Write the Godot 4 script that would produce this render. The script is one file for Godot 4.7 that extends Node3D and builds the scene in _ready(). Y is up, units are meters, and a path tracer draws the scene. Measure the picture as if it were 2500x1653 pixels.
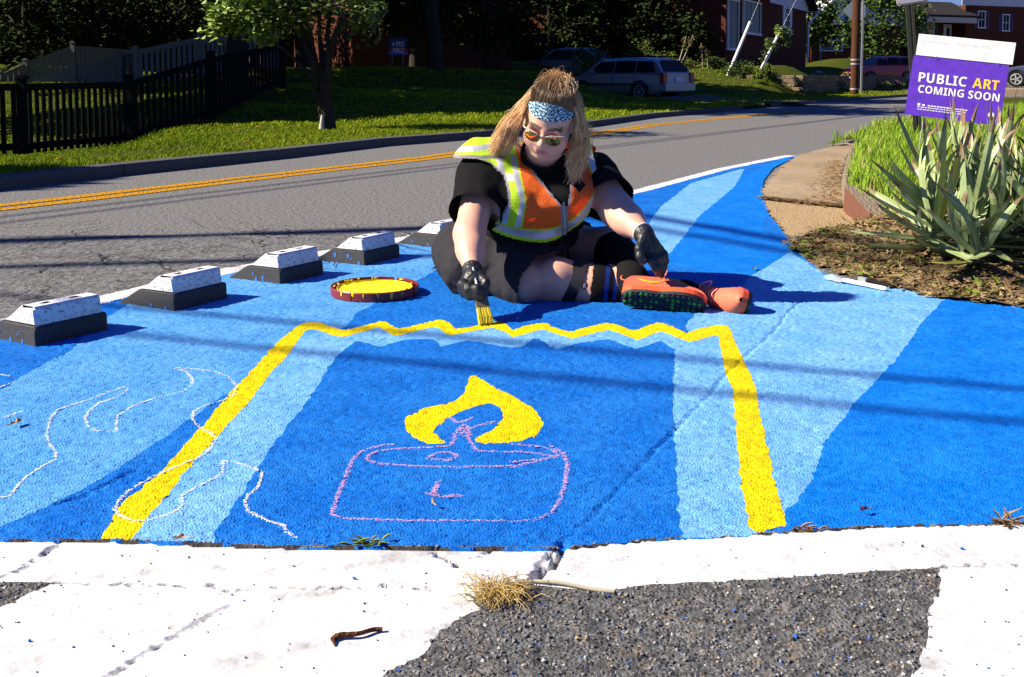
extends Node3D
# Street mural scene. Units are metres, the camera stands at the origin (0.75 m up) and looks along -Z.

const F := 2600.0          # focal length in photo pixels (2500 x 1653)
const CX := 1250.0
const CY := 383.0          # row of the optical axis: the lens is shifted
const CAM_H := 0.75
const TILT := 0.0741
var rng := RandomNumberGenerator.new()
var M := {}
var counts := {}

func _ready() -> void:
	rng.seed = 20241
	# ---- camera, sky, sun, exposure
	var cam := Camera3D.new()
	cam.name = "camera"
	cam.projection = Camera3D.PROJECTION_FRUSTUM
	cam.near = 0.05
	cam.far = 600.0
	cam.size = 0.05 * 1653.0 / F
	cam.frustum_offset = Vector2(0.0, -0.05 * (826.5 - CY) / F)
	cam.position = Vector3(0, CAM_H, 0)
	cam.rotation = Vector3(-TILT, 0, 0)
	add_child(cam)
	cam.current = true
	var we := WorldEnvironment.new()
	we.name = "environment"
	var env := Environment.new()
	env.background_mode = Environment.BG_SKY
	var sm := ProceduralSkyMaterial.new()
	sm.sky_top_color = Color(0.16, 0.33, 0.72)
	sm.sky_horizon_color = Color(0.55, 0.68, 0.86)
	sm.ground_horizon_color = Color(0.30, 0.30, 0.28)
	sm.ground_bottom_color = Color(0.12, 0.12, 0.11)
	sm.sky_curve = 0.12
	sm.sun_angle_max = 12.0
	var sky := Sky.new()
	sky.sky_material = sm
	env.sky = sky
	env.background_energy_multiplier = 0.40
	env.tonemap_mode = Environment.TONE_MAPPER_LINEAR
	env.tonemap_exposure = 2.5
	env.sdfgi_enabled = true
	env.ssao_enabled = true
	env.ssil_enabled = true
	we.environment = env
	add_child(we)
	var sun := DirectionalLight3D.new()
	sun.name = "sun"
	sun.light_color = Color(1.0, 0.955, 0.88)
	sun.light_energy = 1.5
	sun.light_angular_distance = 0.53
	sun.shadow_enabled = true
	add_child(sun)
	sun.look_at_from_position(Vector3.ZERO, SUN, Vector3.UP)
	make_materials()
	build_ground()
	build_background()
	build_props()
	build_person()
	build_small()

# direction in which the sunlight travels (shadows fall to the right, slightly towards the camera)
var SUN := Vector3(0.79, -0.60, -0.10).normalized()

# ---------------------------------------------------------------- pixel helpers
func ray(u: float, v: float) -> Vector3:
	return Vector3((u - CX) / F, -(v - CY) / F, -1.0).rotated(Vector3.RIGHT, -TILT)

func gp(u: float, v: float, h := 0.0) -> Vector3:          # where the pixel's ray meets height h
	var d := ray(u, v)
	var t := (h - CAM_H) / d.y
	return Vector3(d.x * t, h, d.z * t)

func at(u: float, v: float, depth: float) -> Vector3:      # the point of the pixel's ray at a depth
	var d := ray(u, v)
	var t := -depth / d.z
	return Vector3(d.x * t, CAM_H + d.y * t, -depth)

# ---------------------------------------------------------------- naming and tagging
func numbered(called: String) -> String:
	if not counts.has(called):
		counts[called] = 0
		return called
	counts[called] += 1
	return "%s_%03d" % [called, counts[called]]

func thing(called: String, label: String, category: String, pos := Vector3.ZERO, group := "") -> Node3D:
	var o := Node3D.new()
	o.name = numbered(called)
	add_child(o)
	o.position = pos
	tag(o, label, category, group)
	return o

func tag(o: Node, label: String, category := "", group := "", kind := "") -> Node:
	if label: o.set_meta("label", label)
	if category: o.set_meta("category", category)
	if group: o.set_meta("group", group)
	if kind: o.set_meta("kind", kind)
	return o

func put(mesh: Mesh, called: String, mat: Material, parent: Node = null, pos := Vector3.ZERO) -> MeshInstance3D:
	var o := MeshInstance3D.new()
	o.mesh = mesh
	o.material_override = mat
	o.position = pos
	if parent == null:
		o.name = numbered(called)
		add_child(o)
	else:
		o.name = called
		parent.add_child(o, true)
	return o

func struct(mesh: Mesh, called: String, mat: Material) -> MeshInstance3D:
	var o := put(mesh, called, mat)
	o.set_meta("kind", "structure")
	return o

# ---------------------------------------------------------------- mesh collecting
class MB:
	var v := PackedVector3Array()
	var n := PackedVector3Array()
	var c := PackedColorArray()
	var uv := PackedVector2Array()
	var idx := PackedInt32Array()
	var col := Color.WHITE
	func vert(p: Vector3, nn: Vector3, t := Vector2.ZERO) -> int:
		v.append(p); n.append(nn); c.append(col); uv.append(t)
		return v.size() - 1
	func tri(a: Vector3, b: Vector3, d: Vector3) -> void:
		var nn := (d - a).cross(b - a)
		nn = nn.normalized() if nn.length_squared() > 1e-16 else Vector3.UP
		var i := vert(a, nn, Vector2(0, 0)); vert(b, nn, Vector2(1, 0)); vert(d, nn, Vector2(1, 1))
		idx.append(i); idx.append(i + 1); idx.append(i + 2)
	func quad(a: Vector3, b: Vector3, d: Vector3, e: Vector3) -> void:
		var nn := (d - a).cross(b - a) + (e - a).cross(d - a)
		nn = nn.normalized() if nn.length_squared() > 1e-16 else Vector3.UP
		var i := vert(a, nn, Vector2(0, 1)); vert(b, nn, Vector2(1, 1)); vert(d, nn, Vector2(1, 0)); vert(e, nn, Vector2(0, 0))
		for k in [0, 1, 2, 0, 2, 3]: idx.append(i + k)
	func hexa(p: Array) -> void:        # 8 corners: bottom ring 0-3, top ring 4-7 (counter-clockwise seen from above)
		quad(p[4], p[7], p[6], p[5]); quad(p[0], p[1], p[2], p[3])
		for k in 4:
			var m := (k + 1) % 4
			quad(p[k], p[k + 4], p[m + 4], p[m])
	func box(ctr: Vector3, s: Vector3, b := Basis.IDENTITY, ch := 0.0) -> void:
		var h := s * 0.5
		if ch <= 0.0:
			var p := []
			for yy in [-1, 1]:
				for q in [[-1, 1], [1, 1], [1, -1], [-1, -1]]:
					p.append(ctr + b * Vector3(q[0] * h.x, yy * h.y, q[1] * h.z))
			hexa(p)
			return
		var rings := []
		for r in [[-h.y, ch], [-h.y + ch, 0.0], [h.y - ch, 0.0], [h.y, ch]]:
			var ring := PackedVector3Array()
			for q in [[-1, 1], [1, 1], [1, -1], [-1, -1]]:
				ring.append(ctr + b * Vector3(q[0] * (h.x - r[1]), r[0], q[1] * (h.z - r[1])))
			rings.append(ring)
		for k in 3: band(rings[k], rings[k + 1])
		quad(rings[3][0], rings[3][3], rings[3][2], rings[3][1]); quad(rings[0][0], rings[0][1], rings[0][2], rings[0][3])
	func band(a: PackedVector3Array, b: PackedVector3Array) -> void:
		for k in a.size():
			var m := (k + 1) % a.size()
			quad(a[k], b[k], b[m], a[m])
	func tube(pts: PackedVector3Array, rad: PackedFloat32Array, sides := 8, cap := true) -> void:
		var base := -1
		var side := Vector3.RIGHT
		var first := v.size()
		for i in pts.size():
			var d := (pts[mini(i + 1, pts.size() - 1)] - pts[maxi(i - 1, 0)]).normalized()
			side = side - d * side.dot(d)
			if side.length() < 0.05: side = d.cross(Vector3(0.3, 0.8, 0.5))
			side = side.normalized()
			var up := d.cross(side)
			for s in sides:
				var ang := TAU * s / sides
				var nn := side * cos(ang) + up * sin(ang)
				vert(pts[i] + nn * rad[mini(i, rad.size() - 1)], nn, Vector2(float(s) / sides, float(i)))
			if base >= 0:
				for s in sides:
					var a := base + s
					var b := base + (s + 1) % sides
					var e := a + sides
					var f := b + sides
					for k in [a, b, f, a, f, e]: idx.append(k)
			base = v.size() - sides
		if cap:
			for e in [[first, pts[0]], [base, pts[pts.size() - 1]]]:
				var nn: Vector3 = (e[1] - pts[1 if e[0] == first else pts.size() - 2]).normalized()
				var cc := vert(e[1], nn)
				for s in sides:
					var p1 := vert(v[e[0] + s], nn)
					var p2 := vert(v[e[0] + (s + 1) % sides], nn)
					if e[0] == first:
						for k in [cc, p2, p1]: idx.append(k)
					else:
						for k in [cc, p1, p2]: idx.append(k)
	func bar(a: Vector3, b: Vector3, ra: float, rb := -1.0, sides := 8) -> void:
		tube(PackedVector3Array([a, b]), PackedFloat32Array([ra, rb if rb >= 0.0 else ra]), sides)
	func mesh(fix := true) -> ArrayMesh:
		var am := ArrayMesh.new()
		if v.is_empty(): return am
		if fix:
			for k in range(0, idx.size(), 3):        # make each face agree with its normals
				var i0 := idx[k]; var i1 := idx[k + 1]; var i2 := idx[k + 2]
				if (v[i2] - v[i0]).cross(v[i1] - v[i0]).dot(n[i0] + n[i1] + n[i2]) < 0.0:
					idx[k + 1] = i2; idx[k + 2] = i1
		var ar := []
		ar.resize(Mesh.ARRAY_MAX)
		ar[Mesh.ARRAY_VERTEX] = v; ar[Mesh.ARRAY_NORMAL] = n; ar[Mesh.ARRAY_COLOR] = c
		ar[Mesh.ARRAY_TEX_UV] = uv; ar[Mesh.ARRAY_INDEX] = idx
		am.add_surface_from_arrays(Mesh.PRIMITIVE_TRIANGLES, ar)
		return am

# a flat polygon (in x and z) as a sheet at height y
func sheet(poly: PackedVector2Array, y: float) -> ArrayMesh:
	var mb := MB.new()
	var t := Geometry2D.triangulate_polygon(poly)
	for p in poly: mb.vert(Vector3(p.x, y, p.y), Vector3.UP, p)
	for k in range(0, t.size(), 3):
		var a := poly[t[k]]; var b := poly[t[k + 1]]; var d := poly[t[k + 2]]
		var s := (b - a).cross(d - a)
		var o := [t[k], t[k + 1], t[k + 2]] if s > 0 else [t[k], t[k + 2], t[k + 1]]
		for q in o: mb.idx.append(q)
	return mb.mesh()

# ---------------------------------------------------------------- materials (colours are linear base colours)
func lin(r: float, g: float, b: float, a := 1.0) -> Color:
	var c := Color(r, g, b).linear_to_srgb()
	c.a = a
	return c

func noise(freq: float, kind := FastNoiseLite.TYPE_SIMPLEX_SMOOTH, oct := 3, sd := 1) -> FastNoiseLite:
	var f := FastNoiseLite.new()
	f.noise_type = kind
	f.frequency = freq
	f.seed = sd
	f.fractal_octaves = oct
	if oct == 1: f.fractal_type = FastNoiseLite.FRACTAL_NONE
	return f

func ntex(f: FastNoiseLite, stops: Array, size := 512, normal := 0.0) -> NoiseTexture2D:
	var t := NoiseTexture2D.new()
	t.width = size; t.height = size
	t.seamless = true
	t.noise = f
	if normal > 0.0:
		t.as_normal_map = true
		t.bump_strength = normal
	else:
		var g := Gradient.new()
		var off := PackedFloat32Array(); var cols := PackedColorArray()
		for s in stops:
			off.append(s[0]); cols.append(s[1])
		g.offsets = off; g.colors = cols
		t.color_ramp = g
	return t

func mat(called: String, col: Color, rough := 0.8, metal := 0.0) -> StandardMaterial3D:
	var m := StandardMaterial3D.new()
	m.resource_name = called
	m.albedo_color = col
	m.roughness = rough
	m.metallic = metal
	if rough >= 0.8: m.metallic_specular = 0.18
	M[called] = m
	return m

func tri_map(m: StandardMaterial3D, tex: Texture2D, scale: float, nrm: Texture2D = null, nscale := 1.0) -> StandardMaterial3D:
	m.uv1_triplanar = true
	m.uv1_world_triplanar = true
	m.uv1_scale = Vector3.ONE * scale
	if tex: m.albedo_texture = tex
	if nrm:
		m.normal_enabled = true
		m.normal_texture = nrm
		m.normal_scale = nscale
	return m

func vc(m: StandardMaterial3D) -> StandardMaterial3D:
	m.vertex_color_use_as_albedo = true
	return m

func g(x: float) -> Color:
	return Color(x, x, x)

func make_materials() -> void:
	var grain_n := ntex(noise(0.09, FastNoiseLite.TYPE_CELLULAR, 1, 3), [], 512, 6.0)
	var fine_n := ntex(noise(0.12, FastNoiseLite.TYPE_SIMPLEX_SMOOTH, 4, 5), [], 512, 8.0)
	var mottled := ntex(noise(0.02, FastNoiseLite.TYPE_SIMPLEX_SMOOTH, 5, 8), [[0.0, g(0.82)], [0.45, g(0.93)], [1.0, g(1.0)]], 512)
	var speck := ntex(noise(0.16, FastNoiseLite.TYPE_SIMPLEX_SMOOTH, 3, 9), [[0.0, g(0.45)], [0.35, g(0.72)], [0.6, g(0.86)], [1.0, g(1.0)]], 1024)
	var speck_warm := ntex(noise(0.2, FastNoiseLite.TYPE_CELLULAR, 1, 12), [[0.0, Color(1.0, 0.97, 0.92)], [0.3, Color(0.8, 0.79, 0.78)], [0.7, Color(0.62, 0.61, 0.6)], [1.0, g(0.5)]], 1024)
	var speck_road := ntex(noise(0.13, FastNoiseLite.TYPE_SIMPLEX_SMOOTH, 4, 19), [[0.0, g(0.30)], [0.33, g(0.55)], [0.5, g(0.78)], [0.66, g(0.95)], [1.0, g(1.0)]], 1024)
	var stone := noise(0.085, FastNoiseLite.TYPE_CELLULAR, 1, 23)
	stone.cellular_return_type = FastNoiseLite.RETURN_DISTANCE2_SUB
	var agg_n := ntex(stone, [], 1024, 5.0)
	M.mottled = mottled; M.fine_n = fine_n; M.grain_n = grain_n; M.speck = speck
	# road surfaces
	tri_map(mat("road_asphalt", lin(0.235, 0.23, 0.222), 0.95), speck_road, 0.62, grain_n, 0.28)
	vc(tri_map(mat("near_asphalt", Color.WHITE, 0.9), speck, 1.5, agg_n, 1.0))
	vc(tri_map(mat("paint_rough", Color.WHITE, 0.58), mottled, 1.85, agg_n, 0.85)).metallic_specular = 0.2
	vc(tri_map(mat("white_paint", Color.WHITE, 0.7), mottled, 1.1, fine_n, 0.08))
	vc(mat("chalk", Color.WHITE, 1.0))
	tri_map(mat("line_yellow", lin(0.62, 0.30, 0.012), 0.8), speck, 0.9, grain_n, 0.8)
	tri_map(mat("concrete", lin(0.36, 0.285, 0.20), 0.95), speck, 0.8, fine_n, 0.9)
	vc(tri_map(mat("concrete_tan", Color.WHITE, 0.95), speck_road, 1.1, fine_n, 0.5))
	tri_map(mat("kerb_concrete", lin(0.15, 0.145, 0.13), 0.95), speck, 0.7, fine_n, 0.7)
	tri_map(mat("kerb_red", lin(0.30, 0.135, 0.095), 0.95), speck, 2.0, fine_n, 0.9)
	# soil and plants
	tri_map(mat("lawn_soil", lin(0.085, 0.105, 0.012), 1.0), speck, 0.9, fine_n, 1.0)
	tri_map(mat("soil", lin(0.26, 0.185, 0.10), 1.0), speck, 2.2, fine_n, 1.2)
	vc(mat("blade", Color.WHITE, 0.8)).backlight_enabled = true
	M.blade.backlight = lin(0.07, 0.12, 0.004)
	vc(mat("leaf", Color.WHITE, 0.5)).backlight_enabled = true
	M.leaf.backlight = lin(0.05, 0.09, 0.01)
	vc(mat("dark_leaf", Color.WHITE, 0.8))
	vc(mat("dry", Color.WHITE, 0.9))
	tri_map(mat("bark", lin(0.075, 0.06, 0.045), 0.95), speck, 2.2, fine_n, 1.5)
	tri_map(mat("pole_wood", lin(0.14, 0.06, 0.032), 0.9), speck, 1.5, fine_n, 1.0)
	# buildings
	var bricks := ntex(noise(0.05, FastNoiseLite.TYPE_CELLULAR, 1, 30), [[0.0, Color(1, 0.95, 0.9)], [0.5, Color(0.85, 0.8, 0.76)], [1.0, Color(0.62, 0.56, 0.52)]], 512)
	tri_map(mat("brick", lin(0.12, 0.047, 0.033), 0.95), bricks, 0.6, fine_n, 0.8)
	tri_map(mat("siding", lin(0.62, 0.64, 0.66), 0.7), mottled, 0.5)
	tri_map(mat("white_trim", lin(0.72, 0.73, 0.74), 0.6), mottled, 0.7)
	tri_map(mat("cream_trim", lin(0.52, 0.47, 0.36), 0.7), mottled, 0.7)
	tri_map(mat("roof", lin(0.055, 0.05, 0.05), 0.95), speck, 0.8)
	mat("pane", lin(0.012, 0.016, 0.02), 0.15).metallic_specular = 0.15
	tri_map(mat("blind", lin(0.42, 0.38, 0.28), 0.8), mottled, 0.8)
	tri_map(mat("purple_wood", lin(0.09, 0.06, 0.12), 0.8), mottled, 0.8)
	tri_map(mat("fence_black", lin(0.011, 0.0115, 0.011), 0.9), mottled, 0.9)
	M.fence_black.metallic_specular = 0.08
	tri_map(mat("fence_grey", lin(0.20, 0.19, 0.182), 0.85), mottled, 0.9)
	vc(tri_map(mat("wall_stone", Color.WHITE, 0.95), speck, 0.9, fine_n, 1.0))
	# metal, plastic
	tri_map(mat("steel_grey", lin(0.42, 0.43, 0.44), 0.5, 0.4), mottled, 1.0)
	tri_map(mat("post_green", lin(0.13, 0.125, 0.085), 0.7, 0.2), speck, 1.3)
	tri_map(mat("dull_sign", lin(0.42, 0.47, 0.50), 0.55, 0.2), mottled, 0.9)
	mat("sign_white", lin(0.80, 0.80, 0.80), 0.5)
	mat("sign_red", lin(0.6, 0.04, 0.04), 0.5)
	tri_map(mat("sign_purple", lin(0.145, 0.045, 0.62), 0.45), mottled, 1.3)
	for k in ["sign_purple", "sign_white"]:
		M[k].backlight_enabled = true
	M.sign_purple.backlight = lin(0.10, 0.03, 0.5)
	M.sign_white.backlight = lin(0.35, 0.35, 0.35)
	mat("ink_yellow", lin(0.85, 0.50, 0.04), 0.5)
	mat("ink_grey", lin(0.55, 0.55, 0.57), 0.6)
	mat("rubber", lin(0.012, 0.012, 0.013), 0.8)
	mat("tar", lin(0.035, 0.034, 0.033), 0.9)
	mat("cable", lin(0.02, 0.02, 0.02), 0.7)
	mat("plastic_white", lin(0.78, 0.78, 0.74), 0.45)
	mat("ink_navy", lin(0.010, 0.03, 0.16), 0.6)
	mat("ink_blue", lin(0.04, 0.17, 0.55), 0.6)
	mat("ink_red", lin(0.5, 0.03, 0.05), 0.6)

# ================================================================ GROUND, ROAD, MURAL
const COL := 0.006
var gx0 := -3.0
var gcols := 1090
var zrow := PackedFloat32Array()       # depth of each grid row
var zone := PackedByteArray()
var kerb := PackedVector2Array()       # far kerb line (x, depth)

func from_px(flat: Array, ox := 0.0, oy := 0.0, s := 1.0, h := 0.0) -> PackedVector2Array:
	var out := PackedVector2Array()
	for k in range(0, flat.size(), 2):
		var p := gp(ox + flat[k] * s, oy + flat[k + 1] * s, h)
		out.append(Vector2(p.x, -p.z))
	return out

func za(flat: Array) -> PackedVector2Array: return from_px(flat, 0, 750, 0.527)
func zb(flat: Array) -> PackedVector2Array: return from_px(flat, 1250, 700, 0.527)
func zc(flat: Array) -> PackedVector2Array: return from_px(flat, 0, 1250, 0.527)
func zd(flat: Array) -> PackedVector2Array: return from_px(flat, 1250, 1250, 0.527)
func ze(flat: Array) -> PackedVector2Array: return from_px(flat, 780, 650, 0.194)
func dd(flat: Array) -> PackedVector2Array: return from_px(flat, 0, 0, 1.0544)

func fill(poly: PackedVector2Array, z: int, jit: FastNoiseLite, amp := 0.005, only := -1) -> void:
	var lo := 1e9; var hi := -1e9
	for p in poly:
		lo = minf(lo, p.y); hi = maxf(hi, p.y)
	for r in zrow.size() - 1:
		var d := (zrow[r] + zrow[r + 1]) * 0.5
		if d < lo or d > hi: continue
		var xs: Array[float] = []
		for k in poly.size():
			var a := poly[k]; var b := poly[(k + 1) % poly.size()]
			if (a.y <= d) != (b.y <= d):
				var x := a.x + (b.x - a.x) * (d - a.y) / (b.y - a.y)
				xs.append(x + amp * (0.8 * jit.get_noise_2d(x * 95.0, d * 95.0) + 0.7 * jit.get_noise_2d(x * 17.0, d * 17.0)) + rng.randfn() * 0.0016)
		xs.sort()
		for k in range(0, xs.size() - 1, 2):
			var c0 := clampi(int(ceil((xs[k] - gx0) / COL - 0.5)), 0, gcols - 1)
			var c1 := clampi(int(floor((xs[k + 1] - gx0) / COL - 0.5)), -1, gcols - 2)
			for c in range(c0, c1 + 1):
				if only < 0 or zone[r * gcols + c] == only: zone[r * gcols + c] = z

func build_ground() -> void:
	var jit := noise(1.0, FastNoiseLite.TYPE_SIMPLEX_SMOOTH, 2, 77)
	var d := 1.14
	while d < 10.7:
		zrow.append(d)
		d += clampf(0.0036 * d, 0.0052, 0.03)
	var rows := zrow.size()
	zone.resize(rows * gcols)
	zone.fill(0)
	# --- paint zones: 1 deep blue, 2 light blue, 3 yellow, 4 white, 5 bright blue at the right, 6 bare joint
	var back := from_px([-400, 905, -136, 835, 253, 743, 559, 670, 1167, 558, 1534, 480, 1790, 412, 1943, 381])
	var outer := back.duplicate()
	outer.append_array(from_px([1887, 411, 1864, 440, 1858, 469, 1877, 527, 1905, 560, 1930, 590, 1935, 606, 1960, 630, 2024, 680, 2150, 705, 2299, 728, 2500, 744, 2750, 762, 2750, 1258, 2500, 1279, 2109, 1288, 1835, 1310, 1582, 1318, 1371, 1339, 1054, 1337, 738, 1339, 506, 1331, 253, 1320, 0, 1321, -400, 1321]))
	var edge := PackedVector2Array()
	for p in back: edge.append(p + Vector2(-0.085, 0.045))
	var rev := back.duplicate(); rev.reverse()
	edge.append_array(rev)
	fill(edge, 4, jit, 0.008)
	fill(outer, 1, jit, 0.008)
	fill(zb([2010, 55, 1900, 170, 1780, 340, 1590, 540, 1440, 740, 1380, 920, 1260, 1050, 1270, 1150, 2850, 1060, 2850, 110]), 5, jit, 0.006, 1)
	fill(zb([1850, -100, 1290, -158, 1160, -260, 1180, -400, 1350, -640, 1000, -480, 700, -220, 560, -140, 900, -60, 1110, -48]), 5, jit, 0.006, 1)
	fill(za([-500, 620, 0, 390, 200, 270, 330, 205, 480, 60, 640, -40, 1062, -160, 1500, -260, 2100, -390, 2300, -390, 2120, -223, 1950, -130, 1750, -20, 1640, 40, 1600, 100, 1500, 110, 1400, 140, 1010, 430, 830, 560, 600, 720, 390, 850, 190, 950, 0, 1030, -500, 1240]), 7, jit, 0.006, 1)
	fill(za([1440, 100, 1600, 140, 1640, 160, 1560, 230, 1440, 420, 1330, 560, 1250, 660, 1150, 830, 1000, 1050, 980, 1120, 590, 1120, 480, 1085, 760, 760, 1150, 330]), 2, jit, 0.006, 1)
	var lc := za([1590, 120, 1600, 200, 1650, 155, 1760, 190, 1870, 155, 2010, 155, 2040, 190, 2170, 160, 2330, 190])
	lc.append_array(zb([40, 285, 110, 240, 205, 295, 330, 262, 450, 250, 575, 297, 690, 255, 760, 300, 960, 240, 900, 190, 820, 240, 690, 190, 575, 235, 450, 190, 275, 232, 140, 190, 0, 225]))
	lc.append_array(za([2270, 85, 2090, 125, 2010, 80, 1840, 125, 1750, 85]))
	fill(lc, 2, jit, 0.006, 1)
	fill(zb([755, 290, 748, 450, 745, 600, 755, 700, 770, 1000, 790, 1185, 1110, 1165, 1265, 1060, 1380, 920, 1440, 740, 1590, 540, 1780, 340, 1900, 170, 2010, 55, 1470, -38, 1290, -158, 1110, -48, 1010, 60, 850, 130, 800, 185, 830, 230, 960, 230]), 2, jit, 0.006)
	fill(dd([1600, 425, 1725, 390, 1700, 435, 1620, 500, 1575, 560, 1540, 600, 1480, 600, 1500, 520, 1530, 480]), 2, jit, 0.01)
	# yellow outline of the picture and the flame
	var yl := za([470, 1082, 560, 930, 760, 760, 860, 640, 950, 540, 1040, 430, 1150, 320, 1290, 160, 1350, 110, 1400, 80, 1430, 72, 1470, 75])
	yl.append_array(ze([0, 715, 110, 745, 250, 808, 400, 805, 600, 745, 770, 700, 830, 700, 890, 745, 1000, 800, 1250, 745, 1450, 690, 1560, 685, 1620, 720, 1720, 800, 1850, 790, 2000, 755, 2200, 705, 2290, 710, 2372, 760]))
	yl.append_array(zb([0, 208, 90, 180, 140, 172, 165, 178, 200, 198, 270, 215, 340, 195, 440, 172, 480, 180, 570, 212, 640, 180, 690, 168, 730, 185, 810, 222, 880, 195, 960, 182, 995, 185, 1010, 200, 1035, 260, 1065, 330, 1075, 355, 1110, 420, 1130, 480, 1160, 650, 1210, 870, 1245, 1000, 1265, 1080, 1265, 1120, 1130, 1150, 1100, 1130, 1085, 1060, 1060, 900, 1040, 700, 1025, 500, 1015, 460, 990, 410, 975, 330, 955, 230, 820, 262, 690, 215, 575, 255, 450, 205, 275, 248, 140, 205, 0, 242]))
	yl.append_array(ze([2372, 860, 2180, 785, 1640, 893, 1590, 870, 1470, 770, 960, 893, 920, 880, 750, 780, 300, 900, 200, 890, 0, 820]))
	yl.append_array(za([1440, 105, 1410, 115, 1340, 220, 1250, 320, 1180, 410, 1030, 580, 980, 640, 900, 720, 790, 860, 700, 970, 600, 1090]))
	fill(yl, 3, jit, 0.004)
	fill(dd([1090, 870, 1105, 872, 1150, 900, 1200, 926, 1230, 945, 1252, 968, 1258, 985, 1245, 1010, 1200, 1028, 1100, 1030, 1100, 1020, 1140, 1000, 1165, 970, 1160, 950, 1135, 935, 1100, 945, 1050, 965, 1010, 990, 1005, 1005, 1018, 1020, 1040, 1030, 1000, 1033, 970, 1024, 945, 1008, 932, 985, 940, 970, 980, 950, 1050, 935, 1075, 915, 1082, 890]), 3, jit, 0.004)
	# white crosswalk paint: the long stripe, the two bars
	fill(from_px([-400, 1331, 0, 1331, 253, 1331, 506, 1342, 738, 1350, 1054, 1349, 1371, 1350, 1582, 1328, 1835, 1318, 2109, 1298, 2500, 1288, 2750, 1272, 2750, 1372, 2304, 1395, 2150, 1404, 1908, 1421, 1580, 1435, 1513, 1447, 1492, 1453, 1250, 1432, 1150, 1462, 148, 1430, 0, 1428, -400, 1428]), 4, jit, 0.004)
	fill(from_px([148, 1424, 0, 1490, -200, 1580, -300, 2000, 700, 2000, 850, 1740, 943, 1653, 1028, 1608, 1080, 1545, 1165, 1498, 1150, 1440]), 4, jit, 0.007)
	fill(from_px([2304, 1385, 2291, 1461, 2264, 1529, 2262, 1577, 2235, 1653, 2130, 2000, 3100, 2000, 2900, 1360]), 4, jit, 0.007)
	fill(from_px([-400, 1326, 0, 1326, 253, 1325, 506, 1336, 738, 1344, 1054, 1343, 1371, 1344, 1582, 1322, 1835, 1313, 2109, 1292, 2750, 1263, 2750, 1269, 2109, 1296, 1835, 1316, 1582, 1326, 1371, 1349, 1054, 1348, 738, 1349, 506, 1341, 253, 1330, -400, 1330]), 6, jit, 0.006)
	for k in zone.size():          # the joint is filled with paint in places
		if zone[k] == 6 and jit.get_noise_2d((k % gcols) * COL * 14.0, zrow[k / gcols] * 30.0) > 0.12: zone[k] = 1
	# --- heights
	var cell := noise(1.0 / 0.017, FastNoiseLite.TYPE_CELLULAR, 1, 4)
	var cell2 := noise(1.0 / 0.0085, FastNoiseLite.TYPE_CELLULAR, 1, 14)
	var tone := noise(1.0 / 0.0085, FastNoiseLite.TYPE_CELLULAR, 1, 14)
	tone.cellular_return_type = FastNoiseLite.RETURN_CELL_VALUE
	var roll := noise(5.0, FastNoiseLite.TYPE_SIMPLEX_SMOOTH, 2, 6)
	var patch := noise(2.2, FastNoiseLite.TYPE_SIMPLEX_SMOOTH, 3, 16)
	var amp := [0.0045, 0.0021, 0.0021, 0.0019, 0.0004, 0.0012, 0.003, 0.0023]
	var hgt := PackedFloat32Array()
	hgt.resize(rows * gcols)
	var used := PackedByteArray()
	used.resize(rows * gcols)
	for r in rows - 1:
		var dm := zrow[r]
		var half := 0.5 * dm + 0.32
		for c in gcols - 1:
			var x := gx0 + c * COL
			var k := r * gcols + c
			if absf(x) < half and (dm < 5.0 or zone[k] > 0):
				used[k] = 1
	var pore := noise(1.0 / 0.014, FastNoiseLite.TYPE_SIMPLEX_SMOOTH, 2, 61)
	for r in rows:
		var dm := zrow[r]
		var half := 0.5 * dm + 0.35
		for c in gcols:
			var x := gx0 + c * COL
			if absf(x) > half: continue
			var k := r * gcols + c
			var z: int = zone[k]
			var b := 0.0
			if z == 0:
				b = amp[0] * (1.0 - 1.05 * (cell2.get_noise_2d(x, dm) + 1.0)) + 0.002 * roll.get_noise_2d(x * 6.0, dm * 6.0)
			elif z == 4:
				b = 0.0028 + amp[4] * roll.get_noise_2d(x * 3.0, dm * 3.0)
			elif z == 6:
				b = -0.004 + 0.003 * cell2.get_noise_2d(x, dm)
			else:
				var a: float = amp[z] * (0.8 + 0.6 * patch.get_noise_2d(x, dm))
				b = a * (0.45 * (1.0 - 1.15 * (cell.get_noise_2d(x, dm) + 1.0)) + 0.55 * roll.get_noise_2d(x * 9.0, dm * 9.0)) + (0.0006 if z == 3 else 0.0)
				if dm < 4.2:                     # pits that the paint did not fill
					var po := pore.get_noise_2d(x, dm)
					if po > 0.34: b -= (0.0034 if z != 5 else 0.002) * minf((po - 0.34) * 6.0, 1.0)
			hgt[k] = b + 0.003 + 0.0025 * roll.get_noise_2d(x * 0.3, dm * 0.3)
	# cracks: real grooves, dark with dirt at the bottom
	var dirt := PackedByteArray()
	dirt.resize(rows * gcols)
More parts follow.
